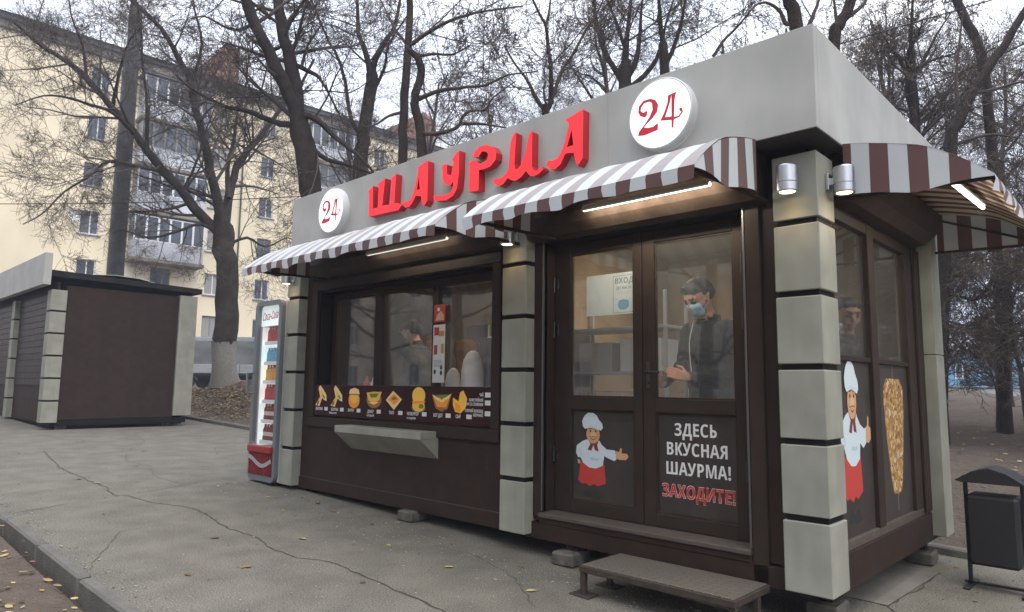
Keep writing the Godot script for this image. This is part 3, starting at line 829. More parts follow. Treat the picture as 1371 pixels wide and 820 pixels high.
func sprout(mb: Mb, leaf: Mb, at: Vector3, dir: Vector3, len: float, r: float, level: int, o: Dictionary, rg: RandomNumberGenerator) -> void:
	var deep: int = o.depth
	var k := 4 if level < deep else 3
	var pts := PackedVector3Array([at])
	var rad := PackedFloat32Array([r])
	var d := dir.normalized()
	var p := at
	for i in k:
		d = (d + Vector3(rg.randf_range(-1, 1), rg.randf_range(-1, 1), rg.randf_range(-1, 1)) * o.wander + Vector3(0, o.lift, 0)).normalized()
		p += d * len / k
		pts.append(p)
		rad.append(lerpf(r, maxf(r * 0.3, 0.0034), float(i + 1) / k))
	mb.tube(pts, rad, 3 if level >= deep - 1 else 4)
	if level >= deep:
		if leaf != null and rg.randf() < o.leaves:
			var e := pts[k - rg.randi_range(0, 1)]
			var x := Vector3(rg.randf_range(-1, 1), rg.randf_range(-1, 0.4), rg.randf_range(-1, 1)).normalized() * rg.randf_range(0.02, 0.05)
			var y := x.cross(Vector3(rg.randf(), rg.randf(), rg.randf())).normalized() * 0.018
			var tn := rg.randf_range(0.6, 1.2)
			leaf.col = Color(0.13 * tn, 0.085 * tn, 0.04 * tn) if rg.randf() < 0.8 else Color(0.12 * tn, 0.11 * tn, 0.035 * tn)
			leaf.quad(e, e + x * 0.5 + y, e + x, e + x * 0.5 - y)
		return
	var cnt := int(round(o.kids[level] * rg.randf_range(0.75, 1.25)))
	for i in cnt:
		var f := rg.randf_range(0.2, 1.0) * k
		var s := mini(int(f), k - 1)
		var q := pts[s].lerp(pts[s + 1], f - s)
		var ax := (pts[s + 1] - pts[s]).normalized()
		var side := ax.cross(Vector3(rg.randf_range(-1, 1), rg.randf_range(-1, 1), rg.randf_range(-1, 1))).normalized()
		var nd := (ax * 0.75 + side * rg.randf_range(0.5, 1.1)).normalized()
		sprout(mb, leaf, q, nd, len * rg.randf_range(0.35, 0.62), maxf(rad[s] * 0.5, 0.0042), level + 1, o, rg)

func grow(called: String, label: String, limbs: Array, o: Dictionary, sd: int, group := "") -> Node3D:
	var rg := RandomNumberGenerator.new()
	rg.seed = sd
	var first := p3(limbs[0][2])
	var foot := Vector3(first[0].x, 0, first[0].z)
	foot.y = soil_h(foot.x, foot.z) - 0.05
	if o.has("foot"):
		foot = o.foot
	var t := thing(called, label, "tree", foot, group)
	var trunk := Mb.new()
	var crown := Mb.new()
	var leaf := Mb.new()
	for li in limbs.size():
		var l: Array = limbs[li]
		var raw := p3(l[2])
		if li == 0:
			raw[0] = foot
		var pts := smooth_line(raw)
		var rad := PackedFloat32Array()
		for i in pts.size():
			var f := float(i) / (pts.size() - 1)
			var rr := lerpf(l[0], l[1], f) * (0.86 if li == 0 else 0.75)
			if li == 0:
				rr *= 1.0 + 0.35 * exp(-6.0 * (pts[i].y - foot.y) / 1.0)
			rad.append(rr)
		for i in range(4 if li == 0 else 1, pts.size() - 1):
			pts[i] += Vector3(rg.randf_range(-1, 1), rg.randf_range(-1, 1), rg.randf_range(-1, 1)) * rad[i] * 0.18
		var mb := trunk if l[0] > 0.055 else crown
		if l[1] > 0.03:
			var q := pts.size() - 1
			pts.append(pts[q] + (pts[q] - pts[q - 1]).normalized() * l[1] * 1.3)
			rad.append(l[1] * 0.35)
		if li == 0 and o.has("lime"):
			# the painted foot is a mesh of its own
			var cut := 1
			while cut < pts.size() - 1 and pts[cut].y < foot.y + o.lime:
				cut += 1
			var lw := Mb.new()
			lw.tube(pts.slice(0, cut + 1), rad.slice(0, cut + 1), 20, false, 0.09, sd)
			put(lw, "limewashed_foot", M.lime_wash, t)
			pts = pts.slice(cut)
			rad = rad.slice(cut)
		mb.tube(pts, rad, 14 if li == 0 else (9 if l[0] > 0.09 else 6), false, 0.09 if l[0] > 0.09 else 0.0, sd + li)
		if li == 0 and o.get("bare_trunk", true):
			continue
		var total := 0.0
		for i in pts.size() - 1:
			total += pts[i].distance_to(pts[i + 1])
		var cnt := int(total * o.density)
		for i in cnt:
			var f := pow(rg.randf(), 0.85) * 0.93 + 0.07
			var fi := f * (pts.size() - 1)
			var s := mini(int(fi), pts.size() - 2)
			var q := pts[s].lerp(pts[s + 1], fi - s)
			var ax := (pts[s + 1] - pts[s]).normalized()
			var side := ax.cross(Vector3(rg.randf_range(-1, 1), rg.randf_range(-1, 1), rg.randf_range(-1, 1))).normalized()
			var nd := (ax * rg.randf_range(0.2, 0.9) + side).normalized()
			var ln: float = o.reach * rg.randf_range(0.45, 1.2) * (1.0 - 0.45 * f)
			sprout(crown, leaf if o.leaves > 0.0 else null, q, nd, ln, clampf(rad[s] * 0.38, 0.006, 0.05), 1, o, rg)
	if trunk.v.size() > 0:
		put(trunk, "trunk", o.bark, t)
	put(crown, "crown", o.twig, t)
	if leaf.v.size() > 0:
		var lv := put(leaf, "dry_leaves", M.dry_leaf, t)
		lv.set_meta("kind", "stuff")
	return t

func random_limbs(h: float, r: float, n: int, sd: int) -> Array:
	var rg := RandomNumberGenerator.new()
	rg.seed = sd
	var tr := []
	var p := Vector3.ZERO
	var lean := Vector3(rg.randf_range(-0.12, 0.12), 0, rg.randf_range(-0.12, 0.12))
	var line := [p]
	for i in 7:
		p += Vector3(lean.x + rg.randf_range(-0.06, 0.06), 1.0, lean.z + rg.randf_range(-0.06, 0.06)) * h / 7.0
		line.append(p)
	var flat := []
	for q in line:
		flat += [q.x, q.y, q.z]
	tr.append([r, r * 0.25, flat])
	for i in n:
		var f := rg.randf_range(2.0, 6.6)
		var s := int(f)
		var a: Vector3 = line[s].lerp(line[s + 1], f - s)
		var ang := rg.randf() * TAU
		var d := Vector3(cos(ang), rg.randf_range(0.5, 1.3), sin(ang)).normalized()
		var ln := h * rg.randf_range(0.22, 0.42) * (1.25 - f / 9.0)
		var fl := []
		for k in 5:
			fl += [a.x, a.y, a.z]
			d = (d + Vector3(rg.randf_range(-0.25, 0.25), rg.randf_range(-0.1, 0.25), rg.randf_range(-0.25, 0.25))).normalized()
			a += d * ln / 4.0
		tr.append([r * 0.42, r * 0.07, fl])
	return tr

func make_trees() -> void:
	var near := {"depth": 4, "kids": [0, 7, 6, 4], "wander": 0.17, "lift": 0.03, "leaves": 0.05, "density": 2.3, "reach": 2.1, "bark": M.bark_dark, "twig": M.twig}
	var main: Dictionary = near.duplicate()
	main.merge({"density": 2.8, "reach": 2.6, "bark": M.bark_main, "twig": M.twig_grey, "leaves": 0.02, "lime": 1.15}, true)
	grow("whitewashed_tree", "old bare tree with whitewashed trunk foot on the leafy bank", LIMBS.main, main, 101)
	var dbl: Dictionary = near.duplicate()
	dbl.merge({"density": 2.4, "reach": 2.1}, true)
	grow("double_trunk_tree", "thick dark bare tree whose trunk splits in two above the left sign", LIMBS.double, dbl, 102)
	grow("forked_tree", "bare tree forking behind the red sign's first letters", LIMBS.forked, near, 103)
	grow("slim_tree", "slim straight bare tree behind the red letters, with one long arching bough", LIMBS.slim, near, 104)
	grow("crooked_tree", "thin bare tree with crooked boughs reaching right over the red letters", LIMBS.crooked, near, 105)
	var leafy: Dictionary = near.duplicate()
	leafy.merge({"leaves": 0.3}, true)
	grow("slender_tree", "slender bare tree dividing into three just above the last red letter", LIMBS.pair, leafy, 106)
	var bushy: Dictionary = near.duplicate()
	bushy.merge({"leaves": 0.75, "density": 2.4, "reach": 1.8}, true)
	grow("bushy_tree", "many-stemmed tree with brown dead leaves left of the right round sign", LIMBS.bushy, bushy, 107)
	grow("tall_tree", "tall thin bare tree rising over the right round sign", LIMBS.tall, leafy, 108)
	var few: Dictionary = near.duplicate()
	few.merge({"leaves": 0.4, "density": 1.3}, true)
	grow("leaning_tree", "bare tree standing just left of the fascia's sharp corner", LIMBS.near, few, 109)
	grow("dark_tree", "dark forked bare tree just right of the fascia's sharp corner", LIMBS.dark, few, 110)
	var ivy: Dictionary = near.duplicate()
	ivy.merge({"leaves": 0.8, "density": 2.6, "reach": 1.7, "twig": M.twig_grey, "bare_trunk": false}, true)
	grow("ivy_tree", "upright tree with shaggy brown stem above the side awning", LIMBS.ivy, ivy, 111)
	grow("slanting_tree", "bare tree slanting right behind the striped side awning", LIMBS.leaning, leafy, 112)
	var edge: Dictionary = near.duplicate()
	edge.merge({"leaves": 0.5, "density": 2.8, "reach": 2.2, "twig": M.twig_grey}, true)
	grow("spreading_tree", "bare tree with low spreading boughs right of the rear pillar", LIMBS.edge, edge, 113)
	# trees further back: three kinds, copied
	var far_o: Dictionary = near.duplicate()
	far_o.merge({"density": 1.3, "reach": 2.6, "leaves": 0.25, "foot": Vector3.ZERO, "bare_trunk": false, "kids": [0, 6, 5, 4], "depth": 4, "twig": M.twig_grey}, true)
	var kinds := []
	for k in 3:
		kinds.append(grow("background_tree", "tall bare tree far behind the kiosk", random_limbs([13.0, 11.0, 9.0][k], [0.2, 0.17, 0.13][k], [13, 12, 12][k], 70 + k), far_o, 200 + k, "bare trees in the background"))
	var spots := [[-25.5, -14.0, 0, 1.0, "bare tree behind the grey tarpaulin truck"], [-20.0, -12.5, 1, 1.1, "bare tree standing back between the whitewashed tree and the double-trunk tree"], [-22.0, -20.0, 0, 1.1, "tall bare tree close before the apartment house, behind the double-trunk tree"], [-15.5, -14.5, 1, 1.0, "bare tree standing back behind the left round sign"], [-14.0, -19.0, 2, 1.3, "small bare tree far behind the first red letter"], [-11.0, -14.0, 0, 0.95, "tall bare tree standing back behind the middle red letters"], [-9.5, -21.0, 1, 1.2, "bare tree far behind the middle red letters"], [-6.0, -16.5, 2, 1.25, "small bare tree standing back behind the right round sign"], [-6.5, -25.0, 0, 1.0, "tall bare tree far behind the right round sign"], [-3.6, -19.0, 1, 1.1, "bare tree standing back behind the fascia's sharp corner"], [-7.2, -31.0, 2, 1.3, "farthest small bare tree behind the fascia's sharp corner"], [-2.6, -24.0, 0, 0.9, "tall bare tree far behind the side awning"], [0.2, -15.0, 2, 1.0, "small bare tree just behind the thicket at the right edge"], [0.4, -21.0, 1, 1.0, "bare tree far back at the right edge, right of the thicket"]]
	var firsts := {}
	for s in spots:
		var p: Node3D = kinds[s[2]]
		var q: Node3D = p
		if firsts.has(s[2]):
			q = p.duplicate()
			q.name = numbered("background_tree")
			add_child(q, true)
		firsts[s[2]] = true
		q.position = Vector3(s[0], soil_h(s[0], s[1]) - 0.05, s[1])
		q.rotation.y = s[0] * 1.7 + s[1]
		q.scale = Vector3.ONE * s[3]
		tag(q, s[4], "tree", "bare trees in the background")
	# the trees across the way, which the shop windows mirror
	for s in [[-14.0, 6.5, 0, 1.0, "tall bare tree mirrored in the shop window's left pane"], [-12.0, 7.6, 1, 1.1, "bare tree mirrored in the shop window's middle pane"], [-19.5, 11.0, 1, 1.2, "bare tree opposite the drinks fridge"], [-5.5, 8.5, 2, 1.3, "small bare tree mirrored in the door glass"], [6.0, -3.5, 2, 1.2, "small bare tree mirrored in the side window"], [8.0, -8.0, 0, 1.0, "tall bare tree mirrored in the side window's rear light"], [7.0, 1.5, 1, 1.0, "bare tree right of the kiosk, beside the viewer"], [3.6, -11.0, 1, 0.9, "bare tree mirrored in the side window's front light"], [5.2, -17.0, 0, 1.0, "far tall bare tree mirrored in the side window"]]:
		var q: Node3D = kinds[s[2]].duplicate()
		q.name = numbered("opposite_tree")
		add_child(q, true)
		q.position = Vector3(s[0], soil_h(s[0], s[1]) - 0.05, s[1])
		q.rotation.y = s[0] * 2.3
		q.scale = Vector3.ONE * s[3]
		tag(q, s[4], "tree", "bare trees opposite the kiosk")
	# low tangle of shrubs at the right
	var so: Dictionary = near.duplicate()
	so.merge({"density": 2.0, "reach": 1.6, "leaves": 0.35, "foot": Vector3.ZERO, "bare_trunk": false, "twig": M.twig_grey}, true)
	var shrub := grow("thicket_shrub", "", random_limbs(3.6, 0.05, 16, 91), so, 301)
	var ss := [[-1.6, -9.2, 1.0, "tangled bare shrub nearest the rear pillar"], [-0.4, -10.5, 1.15, "tangled bare shrub in the middle of the thicket, above the litter bin"], [0.5, -8.4, 1.0, "nearest tangled bare shrub on the slope behind the litter bin"], [-1.2, -13.0, 1.2, "large tangled shrub behind the thicket's middle shrub"], [-2.6, -12.0, 1.1, "tangled shrub mostly hidden by the rear pillar"], [1.2, -11.6, 1.2, "rightmost tangled shrub of the thicket"], [-0.3, -17.5, 1.4, "large shrub at the very back of the thicket"], [2.6, -9.5, 1.0, "tangled shrub mirrored in the side window's front light"], [2.0, -7.4, 0.9, "nearest tangled shrub right of the litter bin"], [3.3, -12.5, 1.2, "large tangled shrub mirrored in the side window's rear light"], [4.3, -14.5, 1.3, "farthest tangled shrub right of the thicket"]]
	for i in ss.size():
		var q: Node3D = shrub
		if i > 0:
			q = shrub.duplicate()
			q.name = numbered("thicket_shrub")
			add_child(q, true)
		q.position = Vector3(ss[i][0], soil_h(ss[i][0], ss[i][1]) - 0.03, ss[i][1])
		q.rotation.y = i * 1.9
		q.scale = Vector3.ONE * ss[i][2]
		tag(q, ss[i][3], "shrub", "bare shrubs behind the kiosk's right end")
	# dark evergreen
	var ev := thing("evergreen_shrub", "dark green conifer at the right in front of the blue house", "shrub", Vector3(-6.0, soil_h(-6.0, -43.0), -43.0))
	put(func_trunk(ev.position, 3.4, 0.09), "trunk", M.bark_dark, ev)
	var nb := Mb.new()
	var rg := RandomNumberGenerator.new()
	rg.seed = 44
	for i in 2600:
		var f := pow(rg.randf(), 1.3)
		var a := rg.randf() * TAU
		var rr := (1.0 - f) * 1.5 * sqrt(rg.randf()) + 0.05
		var p := ev.position + Vector3(cos(a) * rr, 0.3 + f * 3.6, sin(a) * rr)
		var d := Vector3(cos(a), rg.randf_range(-0.3, 0.5), sin(a)) * rg.randf_range(0.15, 0.3)
		var w := Vector3(-sin(a), rg.randf_range(-0.4, 0.4), cos(a)) * 0.07
		nb.col = Color(0.028, 0.05, 0.024) * rg.randf_range(0.6, 1.4)
		nb.quad(p - w, p + d - w * 0.3, p + d + w * 0.3, p + w)
	put(nb, "crown", M.needles, ev)

func func_trunk(at: Vector3, h: float, r: float) -> Mb:
	var m := Mb.new()
	m.tube(PackedVector3Array([at, at + Vector3(0.02, h * 0.5, 0), at + Vector3(0, h, 0)]), PackedFloat32Array([r, r * 0.7, r * 0.2]), 7)
	return m

# ---------------------------------------------------------------- apartment house
func window_mesh(w: float, h: float, mull: Array, bar := 0.06) -> Mb:
	var m := Mb.new()
	m.box(Vector3(-w / 2, -h / 2, 0), Vector3(w / 2, -h / 2 + bar, 0.07))
	m.box(Vector3(-w / 2, h / 2 - bar, 0), Vector3(w / 2, h / 2, 0.07))
	m.box(Vector3(-w / 2, -h / 2 + bar, 0), Vector3(-w / 2 + bar, h / 2 - bar, 0.07))
	m.box(Vector3(w / 2 - bar, -h / 2 + bar, 0), Vector3(w / 2, h / 2 - bar, 0.07))
	for x in mull:
		m.box(Vector3(x - bar / 2, -h / 2 + bar, 0.002), Vector3(x + bar / 2, h / 2 - bar, 0.066))
	return m

func punched_wall(m: Mb, s0: float, s1: float, y0: float, y1: float, holes: Array, reveal: float) -> void:
	# wall sheet in its own (s, y) plane at o = 0, with openings [s, y, w, h] and their reveals
	var xs := [s0, s1]
	var ys := [y0, y1]
	for q in holes:
		xs += [q[0] - q[2] / 2, q[0] + q[2] / 2]
		ys += [q[1] - q[3] / 2, q[1] + q[3] / 2]
	xs.sort()
	ys.sort()
	for i in xs.size() - 1:
		if xs[i + 1] - xs[i] < 1e-4:
			continue
		for k in ys.size() - 1:
			if ys[k + 1] - ys[k] < 1e-4:
				continue
			var cx: float = (xs[i] + xs[i + 1]) / 2
			var cy: float = (ys[k] + ys[k + 1]) / 2
			var open := false
			for q in holes:
				if absf(cx - q[0]) < q[2] / 2 and absf(cy - q[1]) < q[3] / 2:
					open = true
			if not open:
				m.quad(Vector3(xs[i], ys[k], 0), Vector3(xs[i + 1], ys[k], 0), Vector3(xs[i + 1], ys[k + 1], 0), Vector3(xs[i], ys[k + 1], 0), Vector3(0, 0, 1))
	for q in holes:
		var a: float = q[0] - q[2] / 2
		var b: float = q[0] + q[2] / 2
		var c: float = q[1] - q[3] / 2
		var d: float = q[1] + q[3] / 2
		m.quad(Vector3(a, c, 0), Vector3(b, c, 0), Vector3(b, c, -reveal), Vector3(a, c, -reveal), Vector3.UP)
		m.quad(Vector3(a, d, 0), Vector3(b, d, 0), Vector3(b, d, -reveal), Vector3(a, d, -reveal), Vector3.DOWN)
		m.quad(Vector3(a, c, 0), Vector3(a, d, 0), Vector3(a, d, -reveal), Vector3(a, c, -reveal), Vector3.RIGHT)
		m.quad(Vector3(b, c, 0), Vector3(b, d, 0), Vector3(b, d, -reveal), Vector3(b, c, -reveal), Vector3.LEFT)

func make_house() -> void:
	var h := thing("apartment_house", "tall cream apartment house with white glazed balconies behind the bare trees", "building", Vector3(-43.46, 0.9, -7.56))
	h.basis = Basis(Vector3(0.0428, 0, -0.99908), Vector3.UP, Vector3(0.99908, 0, 0.0428))
	var rows := [4.0, 6.72, 9.55, 12.4, 15.25, 18.15]      # window centres above the house's foot
	var holes := []
	for y in rows:
		for s in [-9.6, -5.6, 0.15, 7.3, 10.6, 19.6, 22.6]:
			holes.append([s, y, 1.0, 1.35])
	for y in [4.0, 6.72]:
		holes.append([4.15, y, 1.15, 1.35])
	var w := Mb.new()
	punched_wall(w, -13.0, 31.0, 2.2, 20.0, holes, 0.2)
	# ends, back
	w.quad(Vector3(31, 2.2, 0), Vector3(31, 2.2, -13), Vector3(31, 20, -13), Vector3(31, 20, 0), Vector3.RIGHT)
	w.quad(Vector3(-13, 2.2, 0), Vector3(-13, 2.2, -13), Vector3(-13, 20, -13), Vector3(-13, 20, 0), Vector3.LEFT)
	w.quad(Vector3(-13, 2.2, -13), Vector3(31, 2.2, -13), Vector3(31, 20, -13), Vector3(-13, 20, -13), Vector3.FORWARD)
	hang(w.mesh(), "wall", M.stucco, h)
	hang(bx(Vector3(-13.05, -1.0, -13), Vector3(31.05, 2.2, 0.06)).mesh(), "plinth", M.house_trim, h)
	var rf := Mb.new()
	rf.box(Vector3(-13.4, 20.0, -13.4), Vector3(31.4, 20.3, 0.45), 0.04)
	rf.prism(pv([-13.6, 20.3, 0.6, 20.3, -6.4, 22.2]), -13.4, 31.4, Transform3D(Basis(Vector3(0, 0, 1), Vector3.UP, Vector3(1, 0, 0)), Vector3.ZERO))
	var roof := hang(rf.mesh(), "roof", M.roof_metal, h)
	hang(bx(Vector3(-13.2, 19.55, 0.0), Vector3(31.2, 20.0, 0.22), 0.03).mesh(), "cornice", M.house_trim, h)
	for ch in [[6.2, 8.35, 3.6, 2.6], [22.0, 25.3, 3.4, 2.9]]:
		var cm := Mb.new()
		cm.prism(pv([ch[0], 19.9, ch[1], 19.9, ch[1], 19.9 + ch[2] - 0.5, (ch[0] + ch[1]) / 2 + 0.35, 19.9 + ch[2], ch[0], 19.9 + ch[3] - 0.9]), -3.4, -0.35)
		hang(cm.mesh(), "brick_gable", M.brick, roof)
	var plain_w := window_mesh(1.0, 1.35, [0.05]).mesh()
	var wide_w := window_mesh(1.15, 1.35, [0.15]).mesh()
	var pane := Mb.new()
	pane.quad(Vector3(-0.58, -0.67, 0.03), Vector3(0.58, -0.67, 0.03), Vector3(0.58, 0.67, 0.03), Vector3(-0.58, 0.67, 0.03), Vector3(0, 0, 1))
	var sill := bx(Vector3(-0.62, -0.75, 0.1), Vector3(0.62, -0.685, 0.28)).mesh()
	var pm := pane.mesh()
	var k := 0
	for q in holes:
		var f := hang(wide_w if q[2] > 1.1 else plain_w, "window", M.window_white if (k * 7) % 5 != 1 else M.window_wood, h)
		f.position = Vector3(q[0], q[1], -0.17)
		var p := hang(pm, "pane", M.house_glass if (k * 5) % 7 > 2 else M.curtain_pane, f)
		p.scale = Vector3(q[2] / 1.17, 1, 1)
		hang(sill, "sill", M.balcony_grey, f)
		k += 1
	# glazed balconies, four to a stack
	for st in [[2.2, 6.2], [13.2, 17.2], [25.6, 29.4]]:
		var mid: float = (st[0] + st[1]) / 2
		var wd: float = st[1] - st[0]
		for f in 4:
			var yf: float = [7.72, 10.6, 13.45, 16.3][f]
			var b := Node3D.new()
			b.name = "balcony" if not h.has_node("balcony") else "balcony_%03d" % (f + int(st[0]) * 10)
			h.add_child(b, true)
			b.position = Vector3(mid, yf, 0.0)
			hang(bx(Vector3(-wd / 2 - 0.08, -0.22, 0.0), Vector3(wd / 2 + 0.08, 0.0, 1.28), 0.02).mesh(), "slab", M.house_trim, b)
			var pa := Mb.new()
			pa.box(Vector3(-wd / 2, 0.0, 1.14), Vector3(wd / 2, 1.02, 1.2), 0.01)
			pa.box(Vector3(-wd / 2, 0.0, 0.0), Vector3(-wd / 2 + 0.06, 1.02, 1.139))
			pa.box(Vector3(wd / 2 - 0.06, 0.0, 0.0), Vector3(wd / 2, 1.02, 1.139))
			hang(pa.mesh(), "parapet", M.balcony_grey if f == 0 else M.balcony_white, b)
			var n := 6
			for i in n:
				var x := -wd / 2 + (i + 0.5) * wd / n
				var wf := hang(window_mesh(wd / n, 1.5, [], 0.055).mesh(), "window", M.window_white if f != 2 else M.window_wood, b)
				wf.position = Vector3(x, 1.79, 1.13)
			var gl := Mb.new()
			gl.quad(Vector3(-wd / 2, 1.05, 1.15), Vector3(wd / 2, 1.05, 1.15), Vector3(wd / 2, 2.52, 1.15), Vector3(-wd / 2, 2.52, 1.15), Vector3(0, 0, 1))
			for sd in [-1, 1]:
				gl.quad(Vector3(sd * (wd / 2 - 0.03), 1.05, 0), Vector3(sd * (wd / 2 - 0.03), 1.05, 1.14), Vector3(sd * (wd / 2 - 0.03), 2.52, 1.14), Vector3(sd * (wd / 2 - 0.03), 2.52, 0), Vector3(sd, 0, 0))
			hang(gl.mesh(), "pane", M.house_glass, b)
			if f == 3:
				hang(bx(Vector3(-wd / 2 - 0.1, 2.6, 0), Vector3(wd / 2 + 0.1, 2.7, 1.4)).mesh(), "canopy", M.roof_metal, b)
	for s in [1.25, 8.8, 18.4]:
		var dp := Mb.new()
		dp.rod(Vector3(s, 1.0, 0.12), Vector3(s, 19.6, 0.12), 0.06, 8)
		hang(dp.mesh(), "drainpipe", M.roof_metal, h)
	var ac := Mb.new()
	ac.box(Vector3(6.45, 14.9, 0.03), Vector3(7.05, 15.5, 0.4), 0.03)
	hang(ac.mesh(), "air_conditioner", M.balcony_grey, h)
	var dish := Mb.new()
	dish.lathe(Vector3(-0.75, 9.75, 0.3), [Vector2(0, 0), Vector2(0.2, 0.03), Vector2(0.36, 0.11), Vector2(0.36, 0.12), Vector2(0.2, 0.045), Vector2(0, 0.015)], 18, Basis(Vector3.RIGHT, 1.3) * Basis(Vector3.BACK, -0.3))
	dish.rod(Vector3(-0.75, 9.72, 0.0), Vector3(-0.75, 9.75, 0.3), 0.02, 6)
	hang(dish.mesh(), "satellite_dish", M.white_paint, h)
	# the house across the way, mirrored in the glass
	var o := thing("opposite_house", "long pale house across the way that the shop windows mirror", "building", Vector3(-34, -0.2, 25))
	o.rotation.y = PI
	var oh := []
	for y in [2.2, 5.2, 8.2, 11.2]:
		for i in 26:
			oh.append([-45.0 + i * 3.6, y, 1.3, 1.5])
	var ow := Mb.new()
	punched_wall(ow, -48, 48, 0, 13.5, oh, 0.2)
	ow.quad(Vector3(-48, 0, 0), Vector3(-48, 13.5, 0), Vector3(-48, 13.5, -12), Vector3(-48, 0, -12), Vector3.LEFT)
	ow.quad(Vector3(48, 0, 0), Vector3(48, 13.5, 0), Vector3(48, 13.5, -12), Vector3(48, 0, -12), Vector3.RIGHT)
	hang(ow.mesh(), "wall", M.stucco_pale, o)
	hang(bx(Vector3(-48.4, 13.5, -12.4), Vector3(48.4, 13.9, 0.4)).mesh(), "roof", M.roof_metal, o)
	var om := window_mesh(1.3, 1.5, [0.1]).mesh()
	for q in oh:
		var f := hang(om, "window", M.window_white, o)
		f.position = Vector3(q[0], q[1], -0.17)
		var p := hang(pm, "pane", M.house_glass, f)
		p.scale = Vector3(1.13, 1.1, 1)

func make_far_things() -> void:
	# lamp post behind the second kiosk
	var pp := Vector3(-20.5, base_h(-20.5) - 0.05, -2.5)
	var pole := thing("lamp_post", "tall plain grey concrete lamp post behind the closed kiosk", "lamp post", pp)
	var pm := Mb.new()
	pm.lathe(pp, [Vector2(0.25, 0), Vector2(0.235, 1.5), Vector2(0.215, 4.0), Vector2(0.175, 11.9), Vector2(0.17, 12.0), Vector2(0.0, 12.02)], 18)
	put(pm, "post", M.pole_concrete, pole)
	var arm := Mb.new()
	arm.tube(PackedVector3Array([pp + Vector3(0, 11.9, 0), pp + Vector3(0.1, 12.6, 0.2), pp + Vector3(0.4, 13.0, 0.9), pp + Vector3(0.6, 13.1, 1.6)]), PackedFloat32Array([0.05, 0.045, 0.04, 0.04]), 8)
	put(arm, "arm", M.pole_concrete, pole)
	put(bx(pp + Vector3(0.45, 13.02, 1.5), pp + Vector3(0.75, 13.16, 2.1), 0.04), "lamp_head", M.fridge_side, pole)
	# truck with a tarpaulin
	var tk := thing("tarpaulin_truck", "grey tarpaulin-covered truck parked behind the whitewashed tree", "truck", Vector3(-31.2, 1.05, -10.6))
	tk.rotation.y = atan2(0.687, 0.726)
	var tp := Mb.new()
	var prof := PackedVector2Array()
	for q in [[-1.1, 1.1], [1.1, 1.1], [1.1, 2.2], [1.02, 2.34], [0.6, 2.42], [0.0, 2.45], [-0.6, 2.42], [-1.02, 2.34], [-1.1, 2.2]]:
		prof.append(Vector2(q[0], q[1]))
	tp.prism(prof, -2.4, 2.4, Transform3D(Basis(Vector3(0, 0, -1), Vector3.UP, Vector3(1, 0, 0)), Vector3.ZERO))
	hang(tp.mesh(), "tarpaulin", M.tarp, tk)
	for i in 4:
		hang(bx(Vector3(-2.36 + i * 1.19, 0.72, 1.04), Vector3(-1.2 + i * 1.19, 1.12, 1.12), 0.01).mesh(), "side_board", M.balcony_grey, tk)
	hang(bx(Vector3(-2.42, 0.62, -1.1), Vector3(2.42, 0.72, 1.1)).mesh(), "bed", M.truck_dark, tk)
	hang(bx(Vector3(-2.4, 0.42, -0.45), Vector3(4.2, 0.62, 0.45)).mesh(), "chassis", M.truck_dark, tk)
	var cab := Mb.new()
	cab.prism(pv([2.55, 0.5, 4.2, 0.5, 4.2, 1.15, 3.95, 1.3, 3.7, 2.1, 2.55, 2.15]), -1.0, 1.0)
	hang(cab.mesh(), "cab", M.truck_blue, tk)
	for x in [-1.3, 3.3]:
		for z in [-0.9, 0.9]:
			var wh := Mb.new()
			wh.lathe(Vector3(x, 0.38, z), [Vector2(0, -0.11), Vector2(0.36, -0.11), Vector2(0.39, -0.06), Vector2(0.39, 0.06), Vector2(0.36, 0.11), Vector2(0.0, 0.11)], 22, Basis(Vector3.RIGHT, PI / 2))
			var wn := hang(wh.mesh(), "wheel", M.rubber, tk)
			var rim := Mb.new()
			rim.disc(Vector3(x, 0.38, z + (0.114 if z > 0 else -0.114)), Vector3(0, 0, 1 if z > 0 else -1), 0.2, 18)
			hang(rim.mesh(), "rim", M.fridge_grey, wn)
	for x in [-1.3]:
		var fd := Mb.new()
		for i in 8:
			var a0 := PI * i / 8.0
			var a1 := PI * (i + 1) / 8.0
			fd.quad(Vector3(x + 0.48 * cos(a0), 0.38 + 0.48 * sin(a0) * 0.6, 0.78), Vector3(x + 0.48 * cos(a0), 0.38 + 0.48 * sin(a0) * 0.6, 1.06), Vector3(x + 0.48 * cos(a1), 0.38 + 0.48 * sin(a1) * 0.6, 1.06), Vector3(x + 0.48 * cos(a1), 0.38 + 0.48 * sin(a1) * 0.6, 0.78))
		hang(fd.mesh(), "mudguard", M.fridge_grey, tk)
	# blue house and pale wall at the far right
	var bh := thing("blue_house", "bright blue low house far off at the right", "building", Vector3(-11.2, 1.4, -67.0))
	var bw := Mb.new()
	punched_wall(bw, -5.5, 5.5, 0, 3.6, [[-3.4, 1.7, 1.2, 1.3], [-0.6, 1.7, 1.2, 1.3], [2.4, 1.7, 1.2, 1.3]], 0.15)
	bw.quad(Vector3(5.5, 0, 0), Vector3(5.5, 0, -6), Vector3(5.5, 3.6, -6), Vector3(5.5, 3.6, 0), Vector3.RIGHT)
	bw.quad(Vector3(-5.5, 0, 0), Vector3(-5.5, 0, -6), Vector3(-5.5, 3.6, -6), Vector3(-5.5, 3.6, 0), Vector3.LEFT)
	hang(bw.mesh(), "wall", M.blue_wall, bh)
